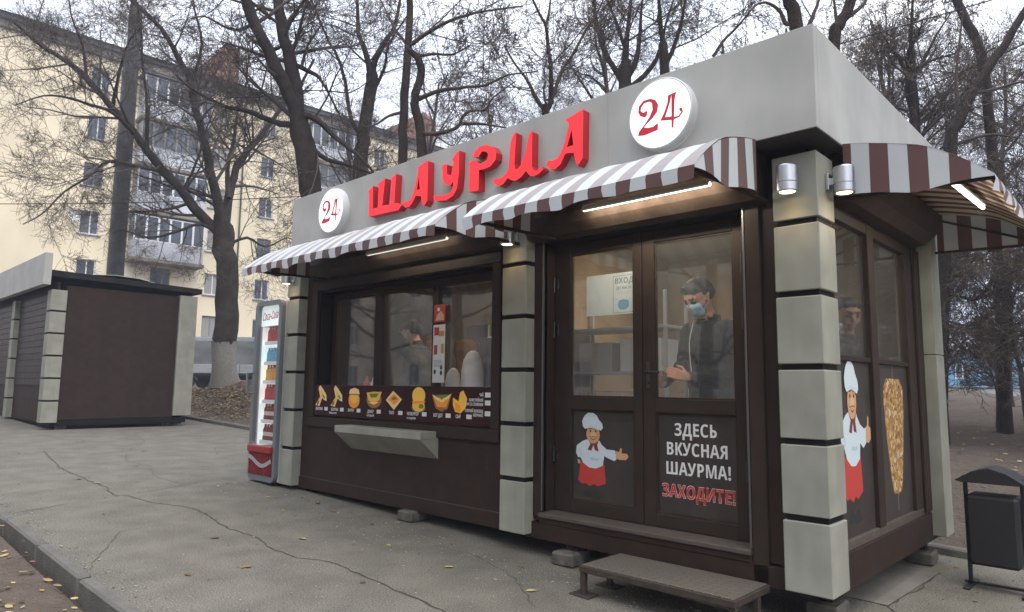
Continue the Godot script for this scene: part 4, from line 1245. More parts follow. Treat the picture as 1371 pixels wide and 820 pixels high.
	for x in [-3.4, -0.6, 2.4]:
		var f := hang(window_mesh(1.2, 1.3, [0.0], 0.1).mesh(), "window", M.window_white, bh)
		f.position = Vector3(x, 1.7, -0.1)
		var gp := Mb.new()
		gp.quad(Vector3(-0.6, -0.65, 0.02), Vector3(0.6, -0.65, 0.02), Vector3(0.6, 0.65, 0.02), Vector3(-0.6, 0.65, 0.02), Vector3(0, 0, 1))
		hang(gp.mesh(), "pane", M.house_glass, f)
	var br := Mb.new()
	br.prism(pv([-6.4, 3.6, 0.5, 3.6, -3.0, 5.0]), -5.9, 5.9, Transform3D(Basis(Vector3(0, 0, 1), Vector3.UP, Vector3(1, 0, 0)), Vector3.ZERO))
	hang(br.mesh(), "roof", M.balcony_grey, bh)
	var pw := thing("pale_wall", "low pale wall far off at the right, in front of the blue house", "wall", Vector3(-6.2, 0.95, -37.5))
	hang(bx(Vector3(-5, -0.3, -0.15), Vector3(9, 0.55, 0.15), 0.02).mesh(), "wall_body", M.pale_wall, pw)
	hang(bx(Vector3(-5.05, 0.55, -0.19), Vector3(9.05, 0.62, 0.19), 0.01).mesh(), "coping", M.kerb_concrete, pw)
	# overhead cables
	for cb in [["cable rising right over the fascia's sharp corner", Vector3(-9.0, 5.2, -9.0), Vector3(6.5, 8.7, -9.6), 0.35], ["cable crossing the trees above the last red letter", Vector3(-30.0, 9.0, -7.0), Vector3(2.0, 7.6, -9.0), 0.5], ["cable crossing in front of the apartment house", Vector3(-24.0, 5.9, 4.0), Vector3(-9.5, 6.1, -7.5), 0.3]]:
		var cm := Mb.new()
		var pts := PackedVector3Array()
		var rad := PackedFloat32Array()
		for i in 25:
			var f := i / 24.0
			pts.append((cb[1] as Vector3).lerp(cb[2], f) - Vector3(0, cb[3] * 4.0 * f * (1.0 - f), 0))
			rad.append(0.011)
		cm.tube(pts, rad, 5)
		tag(put(cm, "overhead_cable", M.cable_black), "thin black overhead " + cb[0], "cable")

# ---------------------------------------------------------------- kiosk
const BLOCK := 0.3842
const PITCH := 0.4182
const GLAZE := [0.0, -0.004, -0.018]   # faces of a double-glazed unit that mirror the street

func pillar(k: Node3D, x0: float, x1: float, z0: float, z1: float, y0: float, m: Material) -> void:
	put(bx(Vector3(x0 + 0.018, y0 + 0.02, z0 + 0.018), Vector3(x1 - 0.018, y0 + 2.46, z1 - 0.018)), "pillar_core", M.black_gap, k)
	for i in 6:
		var y := y0 + i * PITCH
		put(bx(Vector3(x0, y, z0), Vector3(x1, y + BLOCK, z1), 0.005), "cladding_block", m, k)

func shutter_profile() -> PackedVector2Array:
	# (outward, height) eight-sided roller shutter box against the wall
	return pv([0.0, 2.46, 0.10, 2.475, 0.175, 2.535, 0.215, 2.60, 0.215, 2.70, 0.16, 2.765, 0.0, 2.765])

func frame_rect(m: Mb, x0: float, x1: float, y0: float, y1: float, z0: float, z1: float, w: float, b := 0.004) -> void:
	m.box(Vector3(x0, y0, z0), Vector3(x1, y0 + w, z1), b)
	m.box(Vector3(x0, y1 - w, z0), Vector3(x1, y1, z1), b)
	m.box(Vector3(x0, y0 + w, z0), Vector3(x0 + w, y1 - w, z1), b)
	m.box(Vector3(x1 - w, y0 + w, z0), Vector3(x1, y1 - w, z1), b)

func letter(poly: Array, hole: Array, parent: Node3D, called: String, z0: float, z1: float) -> void:
	var p := pv(poly)
	var face := Mb.new()
	var side := Mb.new()
	var pieces := [p]
	if hole.size() > 0:
		# cut the letter through its hole so that the hole stays open
		var hp := pv(hole)
		var cx := 0.0
		for q in hp:
			cx += q.x / hp.size()
		pieces = []
		for half in [pv([cx - 2.0, 0, cx, 0, cx, 6, cx - 2.0, 6]), pv([cx, 0, cx + 2.0, 0, cx + 2.0, 6, cx, 6])]:
			for piece in Geometry2D.intersect_polygons(p, half):
				pieces.append_array(Geometry2D.clip_polygons(piece, hp))
		side.prism(hp, z0, z1 - 0.002, Transform3D(), false)
	for piece in pieces:
		face.flat(piece, z1)
	var o := put(face, called, M.letter_face, parent)
	side.prism(p, z0, z1 - 0.0005, Transform3D(), false)
	put(side, "letter_side", M.letter_side, o)

func make_sign() -> void:
	var s := thing("red_letter_sign", "raised red letters ШАУРМА on the grey fascia between the round signs", "sign", Vector3(-2.8, 2.87, 0.168))
	letter([-4.075, 3.161, -3.987, 3.206, -3.978, 2.983, -3.903, 2.980, -3.894, 3.188, -3.917, 3.208, -3.799, 3.241, -3.829, 2.985, -3.708, 2.978, -3.692, 3.208, -3.715, 3.221, -3.632, 3.249, -3.645, 2.980, -3.573, 2.962, -3.540, 2.936, -3.582, 2.902, -4.039, 2.915, -4.052, 3.152], [], s, "letter", 0.17, 0.24)
	letter([-3.335, 3.241, -3.192, 3.278, -3.180, 3.271, -3.175, 2.921, -3.217, 2.878, -3.242, 2.894, -3.265, 2.974, -3.335, 2.991, -3.375, 2.944, -3.424, 2.906, -3.480, 2.907, -3.525, 2.945, -3.519, 2.965, -3.469, 2.956, -3.412, 2.968, -3.379, 3.008, -3.341, 3.110, -3.308, 3.235], [-3.301, 3.156, -3.283, 3.039, -3.326, 3.040], s, "letter", 0.17, 0.24)
	letter([-2.990, 3.190, -2.952, 3.196, -2.929, 3.185, -2.925, 3.101, -2.872, 3.079, -2.848, 3.193, -2.874, 3.212, -2.806, 3.266, -2.776, 3.272, -2.779, 3.067, -2.796, 2.951, -2.839, 2.903, -2.925, 2.876, -3.068, 2.896, -3.102, 2.939, -3.056, 2.939, -2.939, 2.922, -2.870, 2.936, -2.847, 2.969, -2.845, 3.020, -2.884, 2.992, -2.943, 3.014, -2.983, 3.065], [], s, "letter", 0.17, 0.24)
	letter([-2.652, 3.137, -2.606, 3.156, -2.523, 3.105, -2.453, 3.116, -2.429, 3.153, -2.455, 3.190, -2.506, 3.202, -2.544, 3.164, -2.610, 3.179, -2.591, 3.221, -2.537, 3.250, -2.456, 3.245, -2.387, 3.215, -2.344, 3.154, -2.350, 3.100, -2.403, 3.059, -2.481, 3.050, -2.538, 3.056, -2.538, 2.889, -2.648, 2.895], [], s, "letter", 0.17, 0.24)
	letter([-2.139, 3.270, -2.131, 3.261, -2.146, 3.022, -2.135, 2.977, -2.109, 2.975, -2.075, 3.002, -2.030, 3.099, -2.006, 3.204, -1.976, 3.239, -1.965, 3.227, -1.967, 2.966, -1.950, 2.930, -1.918, 2.919, -1.881, 2.931, -1.865, 2.939, -1.854, 2.916, -1.896, 2.894, -1.945, 2.883, -1.993, 2.901, -2.025, 2.941, -2.072, 2.904, -2.128, 2.885, -2.180, 2.901, -2.215, 2.925, -2.261, 2.886, -2.308, 2.876, -2.363, 2.909, -2.381, 2.945, -2.344, 2.942, -2.285, 2.939, -2.238, 2.960, -2.210, 2.992, -2.190, 3.197, -2.168, 3.248], [], s, "letter", 0.17, 0.24)
	letter([-1.650, 3.238, -1.492, 3.275, -1.485, 3.271, -1.492, 2.920, -1.535, 2.874, -1.547, 2.893, -1.570, 2.977, -1.614, 2.987, -1.649, 2.987, -1.688, 2.923, -1.740, 2.894, -1.791, 2.907, -1.822, 2.939, -1.813, 2.973, -1.771, 2.964, -1.719, 2.970, -1.684, 3.011, -1.649, 3.084, -1.617, 3.190, -1.624, 3.219], [-1.591, 3.150, -1.573, 3.034, -1.631, 3.033], s, "letter", 0.17, 0.24)
	for d in [[-0.872, 3.078, "larger-looking white round sign with a red 24, right of the red letters"], [-4.703, 3.088, "white round sign with a red 24, left of the red letters"]]:
		var r := thing("round_sign", d[2], "sign", Vector3(d[0], d[1] - 0.222, 0.168), "round 24 signs on the fascia")
		var rim := Mb.new()
		rim.lathe(Vector3(d[0], d[1], 0.17), [Vector2(0.228, 0), Vector2(0.232, 0.01), Vector2(0.232, 0.072), Vector2(0.226, 0.078), Vector2(0.221, 0.076)], 56, Basis(Vector3.RIGHT, PI / 2))
		put(rim, "rim", M.disc_rim, r)
		var f := Mb.new()
		f.disc(Vector3(d[0], d[1], 0.243), Vector3(0, 0, 1), 0.224, 56)
		put(f, "face", M.disc_face, r)
		var dx: float = d[0] + 0.872
		var dy: float = d[1] - 3.078
		var tf := Transform3D(Basis(), Vector3(dx, dy, 0))
		var two := Mb.new()
		two.prism(pv([-0.984, 3.079, -1.014, 3.095, -1.030, 3.125, -1.024, 3.164, -0.990, 3.192, -0.940, 3.193, -0.900, 3.174, -0.880, 3.136, -0.889, 3.091, -0.926, 3.056, -0.968, 3.030, -0.988, 3.011, -0.959, 3.002, -0.919, 2.999, -0.882, 3.016, -0.886, 2.970, -0.935, 2.964, -0.985, 2.958, -1.033, 2.965, -1.026, 2.991, -0.984, 3.028, -0.946, 3.069, -0.922, 3.114, -0.925, 3.159, -0.945, 3.175, -0.982, 3.175, -1.007, 3.153, -1.012, 3.131, -0.990, 3.111, -0.968, 3.120, -0.960, 3.108, -0.968, 3.084]), 0.2432, 0.246, tf)
		put(two, "digit", M.digit_red, r)
		var four := Mb.new()
		for q in [[-0.866, 3.026, -0.838, 3.069, -0.813, 3.128, -0.808, 3.177, -0.783, 3.181, -0.797, 3.123, -0.831, 3.040, -0.785, 3.033, -0.785, 3.010, -0.823, 3.017], [-0.783, 3.181, -0.750, 3.185, -0.762, 3.135, -0.767, 3.025, -0.737, 3.024, -0.714, 3.043, -0.729, 3.057, -0.729, 3.072, -0.709, 3.070, -0.705, 3.040, -0.730, 3.015, -0.769, 3.009, -0.773, 2.959, -0.785, 2.958, -0.785, 3.010]]:
			four.prism(pv(q), 0.2432, 0.246, tf)
		put(four, "digit", M.digit_red, r)

func awning(label: String, org: Vector3, u: Vector3, o: Vector3, len: float, sd: int) -> void:
	# canopy along u, projecting along o; org is the near end at wall height zero
	var t := thing("striped_awning", label, "awning", org + Vector3(0, 2.37, 0), "striped awnings of the large kiosk")
	var rg := RandomNumberGenerator.new()
	rg.seed = sd
	var prof := [Vector2(0.0, 2.782), Vector2(0.13, 2.757), Vector2(0.26, 2.724), Vector2(0.387, 2.686), Vector2(0.466, 2.650), Vector2(0.577, 2.577), Vector2(0.66, 2.515), Vector2(0.728, 2.455)]
	var dark := Color(0.115, 0.052, 0.046)
	var pale := Color(0.52, 0.55, 0.56)
	var sheen_dark := Color(0.30, 0.265, 0.26)  # dark stripe on top, sky sheen painted into the colour
	var under := Mb.new()
	var maroon := Color(0.16, 0.045, 0.035)
	var cream := Color(0.62, 0.52, 0.36)
	var sw := 0.0975
	var n := int(round(len / sw))
	sw = len / n
	var top := Mb.new()
	var val := Mb.new()
	var P := func(a: float, q: Vector2) -> Vector3: return org + u * a + o * q.x + Vector3(0, q.y, 0)
	var sag := []
	for i in n * 2 + 1:
		sag.append(rg.randf_range(-0.006, 0.006))
	for i in n:
		var cc := pale if i % 2 == 0 else dark
		top.col = pale if i % 2 == 0 else sheen_dark
		under.col = cream if i % 2 == 0 else maroon
		for h in 2:
			var a0 := (i + h * 0.5) * sw
			var a1 := (i + h * 0.5 + 0.5) * sw
			for k in prof.size() - 1:
				var p: Vector2 = prof[k]
				var q: Vector2 = prof[k + 1]
				var w0: float = sag[i * 2 + h] * sin(PI * k / (prof.size() - 1.0))
				var w1: float = sag[i * 2 + h + 1] * sin(PI * k / (prof.size() - 1.0))
				var w2: float = sag[i * 2 + h] * sin(PI * (k + 1) / (prof.size() - 1.0))
				var w3: float = sag[i * 2 + h + 1] * sin(PI * (k + 1) / (prof.size() - 1.0))
				var nr := (o * (p.y - q.y) + Vector3.UP * (q.x - p.x)).normalized()
				under.quad(P.call(a0, p + Vector2(-0.002, w0 - 0.004)), P.call(a1, p + Vector2(-0.002, w1 - 0.004)), P.call(a1, q + Vector2(-0.002, w3 - 0.004)), P.call(a0, q + Vector2(-0.002, w2 - 0.004)), -nr)
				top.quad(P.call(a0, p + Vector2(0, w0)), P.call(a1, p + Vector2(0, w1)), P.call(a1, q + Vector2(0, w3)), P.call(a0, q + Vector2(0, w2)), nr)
		# valance strip: pocket over the front bar, then a loose hem
		val.col = cc
		for h in 4:
			var a0 := (i + h * 0.25) * sw
			var a1 := (i + h * 0.25 + 0.25) * sw
			var y0 := 2.372 + 0.016 * absf(sin(a0 * PI / 0.42)) + 0.006 * sin(a0 * 9.0 + sd)
			var y1 := 2.372 + 0.016 * absf(sin(a1 * PI / 0.42)) + 0.006 * sin(a1 * 9.0 + sd)
			var e0 := 0.728 + 0.012 * sin(a0 * 17.0 + sd)
			var e1 := 0.728 + 0.012 * sin(a1 * 17.0 + sd)
			val.quad(P.call(a0, Vector2(0.728, 2.455)), P.call(a1, Vector2(0.728, 2.455)), P.call(a1, Vector2(0.734, 2.425)), P.call(a0, Vector2(0.734, 2.425)), o)
			val.quad(P.call(a0, Vector2(0.734, 2.425)), P.call(a1, Vector2(0.734, 2.425)), P.call(a1, Vector2(e1, y1)), P.call(a0, Vector2(e0, y0)), o)
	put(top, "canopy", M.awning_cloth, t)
	put(under, "lit_underside", M.awning_lit_underside, t)  # extra sheet, tinted as the cloth looks with light shining through
	put(val, "valance", M.awning_cloth, t)
	for e in 2:
		var a := 0.001 if e == 0 else len - 0.001
		var m := Mb.new()
		var nn := u * (-1.0 if e == 0 else 1.0)
		var cuts := [0.0]
		var x := 0.728
		var list := []
		while x > 0.02:
			list.append(x)
			x -= 0.0975
		list.append(0.0)
		list.reverse()
		for k in list.size() - 1:
			m.col = pale if (list.size() - k) % 2 == 0 else dark
			for h in 3:
				var x0: float = lerpf(list[k], list[k + 1], h / 3.0)
				var x1: float = lerpf(list[k], list[k + 1], (h + 1) / 3.0)
				var b0 := 2.405 + 0.035 * absf(cos(x0 / 0.728 * PI)) + 0.03 * (1.0 - x0 / 0.728)
				var b1 := 2.405 + 0.035 * absf(cos(x1 / 0.728 * PI)) + 0.03 * (1.0 - x1 / 0.728)
				var w0 := 0.01 * sin(x0 * 13.0)
				var w1 := 0.01 * sin(x1 * 13.0)
				m.quad(P.call(a, Vector2(x0, b0)) + nn * w0, P.call(a, Vector2(x1, b1)) + nn * w1, P.call(a, Vector2(x1, prof_y(prof, x1))), P.call(a, Vector2(x0, prof_y(prof, x0))), nn)
		put(m, "end_panel", M.awning_cloth, t)
		var rod := Mb.new()
		var ai := 0.03 if e == 0 else len - 0.03
		rod.rod(P.call(ai, Vector2(-0.2, 2.46)), P.call(ai, Vector2(0.71, 2.44)), 0.012, 6)
		rod.rod(P.call(ai, Vector2(-0.02, 2.74)), P.call(ai, Vector2(0.71, 2.44)), 0.010, 6)
		put(rod, "arm", M.brown_frame, t)
	var bar := Mb.new()
	bar.rod(P.call(0.02, Vector2(0.715, 2.44)), P.call(len - 0.02, Vector2(0.715, 2.44)), 0.014, 8)
	put(bar, "front_bar", M.brown_frame, t)

func prof_y(prof: Array, x: float) -> float:
	for k in prof.size() - 1:
		if x <= prof[k + 1].x:
			return lerpf(prof[k].y, prof[k + 1].y, (x - prof[k].x) / (prof[k + 1].x - prof[k].x)) - 0.001
	return prof[prof.size() - 1].y

func strip_lamp(label: String, a: Vector3, b: Vector3, down: Vector3, energy: float, glow_m: Material = null) -> void:
	var t := thing("tube_lamp", label, "lamp", (a + b) / 2, "tube lamps under the awnings")
	var d := (b - a).normalized()
	var w := d.cross(down).normalized()
	var bas := Basis(d, -down, d.cross(-down))
	var ln := a.distance_to(b)
	var h := Mb.new()
	h.box(Vector3(-ln / 2, 0.012, -0.022), Vector3(ln / 2, 0.028, 0.022), 0.003, bas, (a + b) / 2)
	put(h, "housing", M.white_paint, t)
	var g := Mb.new()
	var pts := PackedVector3Array()
	g.tube(PackedVector3Array([a, (a + b) / 2, b]), PackedFloat32Array([0.013, 0.013, 0.013]), 10, true)
	put(g, "tube", M.tube_glow if glow_m == null else glow_m, t)
	var l := AreaLight3D.new()
	l.area_size = Vector2(ln, 0.03)
	l.area_normalize_energy = true
	l.light_energy = energy
	l.light_color = Color(1, 0.97, 0.90)
	l.area_range = 8.0
	l.area_attenuation = 2.0
	l.shadow_enabled = true
	l.name = "tube_light"
	t.add_child(l, true)
	l.basis = Basis(d, d.cross(down).normalized() * -1.0, -down).orthonormalized()
	l.position = down * 0.03

func wall_lamp(label: String, at: Vector3, out: Vector3) -> void:
	# at = centre of the lamp's bottom rim; out points away from the wall
	var t := thing("wall_lamp", label, "lamp", at, "metal down lamps on the pillars")
	var m := Mb.new()
	m.lathe(at, [Vector2(0.040, 0.006), Vector2(0.050, 0.0), Vector2(0.056, 0.0), Vector2(0.058, 0.008), Vector2(0.058, 0.052), Vector2(0.0555, 0.055), Vector2(0.058, 0.058), Vector2(0.058, 0.150), Vector2(0.054, 0.156), Vector2(0.0, 0.156)], 28)
	put(m, "shade", M.lamp_metal, t)
	var b := Mb.new()
	var s := out.cross(Vector3.UP)
	var bas := Basis(s, Vector3.UP, -out)
	b.box(Vector3(-0.032, 0.03, 0.075), Vector3(0.032, 0.13, 0.094), 0.004, bas, at)
	b.box(Vector3(-0.018, 0.06, 0.045), Vector3(0.018, 0.10, 0.08), 0.002, bas, at)
	put(b, "bracket", M.lamp_metal, t)
	var g := Mb.new()
	g.disc(at + Vector3(0, 0.004, 0), Vector3.DOWN, 0.043, 20)
	put(g, "bulb", M.lamp_glow, t)
	var l := SpotLight3D.new()
	l.name = "lamp_light"
	l.light_color = Color(1.0, 0.82, 0.6)
	l.light_energy = 0.016
	l.light_size = 0.03
	l.spot_angle = 62.0
	l.spot_angle_attenuation = 0.8
	l.spot_range = 8.0
	l.spot_attenuation = 2.0
	l.shadow_enabled = true
	t.add_child(l, true)
	l.rotation.x = -PI / 2
	l.position = Vector3(0, -0.012, 0)

func text(s: String, h: float, at: Vector3, m: Material, parent: Node3D, align := HORIZONTAL_ALIGNMENT_CENTER, squeeze := 1.0, bold := true, depth := 0.0006, emb := 0.0, turn := Basis(), called := "lettering") -> MeshInstance3D:
	var f := SystemFont.new()
	f.font_names = PackedStringArray(["Droid Sans"])
	f.font_weight = 700 if bold else 400
	var tm := TextMesh.new()
	if emb != 0.0:
		var fv := FontVariation.new()
		fv.base_font = f
		fv.variation_embolden = emb
		tm.font = fv
	else:
		tm.font = f
	tm.text = s
	tm.font_size = 64
	tm.pixel_size = h / 64.0
	tm.depth = depth
	tm.horizontal_alignment = align
	tm.vertical_alignment = VERTICAL_ALIGNMENT_CENTER
	var o := hang(tm, called, m, parent, true)
	o.position += at
	o.basis = turn * Basis().scaled(Vector3(squeeze, 1, 1))
	return o

# flat cook printed on a panel: drawn in a 1 x 2 box, laid through tf, each tint a hair above the last
func cook_print(tf: Transform3D, thumb: bool) -> Mb:
	var m := Mb.new()
	var white := Color(0.60, 0.68, 0.72)
	var shade := Color(0.42, 0.55, 0.62)
	var skin := Color(0.60, 0.33, 0.17)
	var red := Color(0.50, 0.045, 0.035)
	var maroon := Color(0.20, 0.03, 0.03)
	var ink := Color(0.02, 0.02, 0.022)
	var zz := [0.0]
	var add := func(c: Color, poly: PackedVector2Array) -> void:
		m.col = c
		zz[0] += 0.00035
		m.flat(poly, zz[0], tf)
	# feet, skirt of the apron, body, arms, kerchief, head, hat
	add.call(ink, pv([0.20, 0.06, 0.26, 0.19, 0.34, 0.22, 0.44, 0.16, 0.50, 0.17, 0.58, 0.22, 0.66, 0.18, 0.74, 0.06, 0.52, 0.03, 0.46, 0.06]))
	add.call(red, pv([0.08, 0.42, 0.12, 0.62, 0.14, 0.86, 0.30, 0.80, 0.55, 0.78, 0.78, 0.82, 0.80, 0.62, 0.82, 0.40, 0.70, 0.36, 0.62, 0.32, 0.50, 0.36, 0.40, 0.30, 0.28, 0.36, 0.18, 0.34]))
	add.call(white, pv([0.14, 0.95, 0.22, 0.82, 0.38, 0.73, 0.56, 0.72, 0.74, 0.80, 0.78, 1.0, 0.76, 1.2, 0.66, 1.36, 0.40, 1.40, 0.22, 1.34, 0.04, 1.22, 0.02, 1.05, 0.08, 0.94]))
	if thumb:
		add.call(white, pv([0.68, 1.32, 0.80, 1.22, 0.96, 1.16, 1.06, 1.18, 1.04, 0.98, 0.90, 0.92, 0.76, 1.0]))
		add.call(skin, pv([1.02, 1.0, 1.04, 1.18, 1.10, 1.20, 1.12, 1.32, 1.17, 1.30, 1.16, 1.19, 1.24, 1.16, 1.24, 1.02, 1.14, 0.97]))
	else:
		add.call(white, pv([0.66, 1.32, 0.84, 1.18, 1.06, 1.17, 1.10, 0.98, 1.04, 0.93, 0.86, 0.99, 0.74, 1.05]))
		add.call(skin, pv([1.08, 1.0, 1.08, 1.16, 1.16, 1.14, 1.20, 1.24, 1.24, 1.22, 1.22, 1.12, 1.36, 1.12, 1.40, 1.06, 1.34, 0.98, 1.18, 0.97]))
		add.call(skin, pv([0.06, 0.90, 0.14, 0.88, 0.14, 0.80, 0.08, 0.80]))
	add.call(shade, pv([0.40, 0.92, 0.60, 0.90, 0.70, 0.98, 0.58, 0.95, 0.44, 0.97]))
	add.call(shade, pv([0.10, 1.16, 0.16, 1.02, 0.14, 0.93, 0.19, 1.03]))
	add.call(maroon, pv([0.36, 1.36, 0.64, 1.36, 0.60, 1.26, 0.64, 1.12, 0.54, 1.14, 0.50, 1.26, 0.44, 1.12, 0.34, 1.14, 0.42, 1.28]))
	add.call(skin, ellipse(0.49, 1.50, 0.18, 0.21, 20))
	add.call(Color(0.68, 0.42, 0.24), ellipse(0.50, 1.50, 0.075, 0.06, 12))
	add.call(maroon, pv([0.40, 1.415, 0.50, 1.39, 0.60, 1.42, 0.50, 1.365]))
	add.call(Color(0.33, 0.16, 0.08), pv([0.33, 1.46, 0.42, 1.445, 0.50, 1.465, 0.58, 1.45, 0.66, 1.47, 0.58, 1.435, 0.50, 1.445, 0.42, 1.43]))
	for x in [0.42, 0.57]:
		add.call(ink, ellipse(x, 1.575, 0.022, 0.028, 10))
		add.call(ink, pv([x - 0.05, 1.625, x + 0.05, 1.63, x + 0.04, 1.645, x - 0.04, 1.64]))
	add.call(white, pv([0.28, 1.62, 0.46, 1.66, 0.70, 1.60, 0.76, 1.66, 0.74, 1.76, 0.66, 1.84, 0.60, 1.94, 0.50, 2.0, 0.36, 2.0, 0.26, 1.92, 0.20, 1.80, 0.22, 1.68]))
	add.call(shade, pv([0.30, 1.66, 0.46, 1.70, 0.68, 1.64, 0.46, 1.685]))
	return m

func make_kiosk() -> void:
	var k := thing("snack_kiosk", "large brown and grey-green snack kiosk with glazed double door and shop window", "kiosk", Vector3(-2.97, 0.1, -1.27))
	var zf := -0.11
	# pillars of six blocks
	pillar(k, -0.2606, 0.0, -0.262, 0.0, 0.225, M.cladding)
	pillar(k, -2.4918, -2.2317, -0.26, 0.0, 0.225, M.cladding)
	pillar(k, -5.941, -5.6785, -0.26, 0.0, 0.225, M.cladding)
	# rear right corner panel, two lengths
	put(bx(Vector3(-0.2, 0.225, -2.53), Vector3(0.055, 1.62, -2.3), 0.006), "corner_panel", M.cladding, k)
	put(bx(Vector3(-0.2, 1.623, -2.53), Vector3(0.055, 2.76, -2.3), 0.006), "corner_panel", M.cladding, k)
	# front wall panels
	var fw := [[-5.94, -5.53, 0.33, 2.77], [-5.53, -2.59, 0.33, 0.90], [-5.53, -2.59, 2.44, 2.77], [-2.59, -2.15, 0.33, 2.77], [-2.15, -0.485, 2.47, 2.77], [-0.485, -0.1, 0.33, 2.77]]
	for w in fw:
		put(bx(Vector3(w[0], w[2], zf - 0.05), Vector3(w[1], w[3], zf), 0.002), "wall_panel", M.brown_metal, k)
	# base beams
	put(bx(Vector3(-5.94, 0.205, -0.2), Vector3(-2.3, 0.327, zf + 0.012), 0.004), "base_beam", M.brown_metal, k)
	put(bx(Vector3(-2.3, 0.195, -0.2), Vector3(-0.06, 0.318, zf + 0.022), 0.004), "base_beam", M.brown_metal, k)
	put(bx(Vector3(-0.15, 0.19, -2.5), Vector3(-0.04, 0.40, -0.2), 0.004), "base_beam", M.brown_metal, k)
	# highlight painted on the beam's worn top edge, old scratches low on the wall
	put(bx(Vector3(-5.67, 0.3272, zf), Vector3(-2.5, 0.3305, zf + 0.011)), "worn_edge_highlight", M.worn_sill, k)
	var sc := Mb.new()
	var sr := RandomNumberGenerator.new()
	sr.seed = 77
	for i in 26:
		var x := -2.78 + sr.randf_range(-0.14, 0.18) if i < 17 else sr.randf_range(-5.5, -2.9)
		var y := sr.randf_range(0.36, 0.74)
		var ln := sr.randf_range(0.02, 0.13)
		var w := sr.randf_range(0.0008, 0.002)
		var tl := sr.randf_range(-0.012, 0.012)
		sc.quad(Vector3(x, y, zf + 0.0012), Vector3(x + w, y, zf + 0.0012), Vector3(x + w + tl, y + ln, zf + 0.0012), Vector3(x + tl, y + ln, zf + 0.0012), Vector3(0, 0, 1))
	put(sc, "scratches", M.worn_sill, k).set_meta("kind", "stuff")
	# floor slab, side and back walls, roof
	put(bx(Vector3(-5.9, 0.2, -2.5), Vector3(-0.15, 0.31, -0.2)), "floor", M.inner_floor, k)
	put(bx(Vector3(-5.94, 0.21, -2.53), Vector3(-5.88, 2.77, -0.26)), "side_wall", M.brown_metal, k)
	put(bx(Vector3(-5.88, 0.21, -2.53), Vector3(-0.2, 2.77, -2.47)), "back_wall", M.brown_metal, k)
	put(bx(Vector3(-5.88, 0.311, -2.468), Vector3(-0.2, 2.70, -2.455)), "inner_lining", M.inner_wall, k)
	put(bx(Vector3(-5.88, 2.70, -2.46), Vector3(-0.2, 2.72, -0.17)), "inner_ceiling", M.inner_ceiling, k)
	put(bx(Vector3(-5.94, 2.775, -2.53), Vector3(0.02, 2.83, 0.11)), "roof", M.roof_felt, k)
	put(bx(Vector3(-5.6, 2.7685, -2.5), Vector3(0.06, 2.7745, 0.155)), "soffit", M.dark_soffit, k)
	# fascia: wide front sheets with hairline joints, then the side sheets
	var xs := [-5.61, -4.2, -2.76, -1.33, 0.068]
	for i in 4:
		put(bx(Vector3(xs[i] + 0.0008, 2.773, 0.12), Vector3(xs[i + 1] - 0.0008, 3.371, 0.165), 0.002), "fascia_sheet", M.fascia, k)
	var zs := [0.1195, -1.2, -2.53]
	for i in 2:
		put(bx(Vector3(0.023, 2.773, zs[i + 1] + 0.0008), Vector3(0.068, 3.371, zs[i] - 0.0008), 0.002), "fascia_sheet", M.fascia, k)
	put(bx(Vector3(-5.61, 2.773, -2.53), Vector3(-5.565, 3.371, 0.119), 0.002), "fascia_sheet", M.fascia, k)
	put(bx(Vector3(-5.564, 2.83, -2.53), Vector3(0.022, 3.371, -2.485), 0.002), "fascia_sheet", M.fascia, k)
	# ---- shop window
	var wz := -0.30
	var win := Node3D.new()
	win.name = "shop_window"
	k.add_child(win, true)
	win.position = -k.position
	var wf := Mb.new()
	frame_rect(wf, -5.53, -2.59, 0.88, 2.46, zf - 0.01, zf + 0.03, 0.10)
	put(wf, "outer_frame", M.brown_frame, win)
	var rv := Mb.new()
	rv.box(Vector3(-5.43, 0.98, wz - 0.05), Vector3(-5.40, 2.36, zf - 0.012))
	rv.box(Vector3(-2.62, 0.98, wz - 0.05), Vector3(-2.595, 2.36, zf - 0.012))
	rv.box(Vector3(-5.40, 2.335, wz - 0.05), Vector3(-2.62, 2.36, zf - 0.012))
	put(rv, "reveal", M.black_gap, win)
	put(bx(Vector3(-5.40, 0.965, wz - 0.05), Vector3(-2.62, 0.985, zf - 0.012)), "ledge", M.brown_frame, win)
	var sash := Mb.new()
	frame_rect(sash, -5.40, -2.62, 0.99, 2.335, wz - 0.03, wz + 0.03, 0.07)
	sash.box(Vector3(-4.60, 1.06, wz - 0.03), Vector3(-4.45, 2.265, wz + 0.03), 0.004)
	sash.box(Vector3(-3.68, 1.06, wz - 0.03), Vector3(-3.60, 2.265, wz + 0.03), 0.004)
	put(sash, "sash", M.brown_frame, win)
	for q in [[-5.33, -4.60], [-4.45, -3.68], [-3.60, -2.69]]:
		var g := Mb.new()
		for gz in GLAZE:
			g.quad(Vector3(q[0], 1.06, wz + gz), Vector3(q[1], 1.06, wz + gz), Vector3(q[1], 2.265, wz + gz), Vector3(q[0], 2.265, wz + gz), Vector3(0, 0, 1))
		put(g, "pane", M.window_glass, win)
	# fold-down shelf
	var sh := Node3D.new()
	sh.name = "serving_shelf"
	k.add_child(sh, true)
	sh.position = -k.position
	put(bx(Vector3(-4.70, 0.862, zf), Vector3(-3.36, 0.93, 0.10), 0.004), "shelf_board", M.cladding, sh)
	var br := Mb.new()
	br.prism(pv([0.0, 0.69, 0.0, 0.862, 0.205, 0.862]), -3.375, -3.36, Transform3D(Basis(Vector3(0, 0, 1), Vector3.UP, Vector3(1, 0, 0)), Vector3(0, 0, zf)))
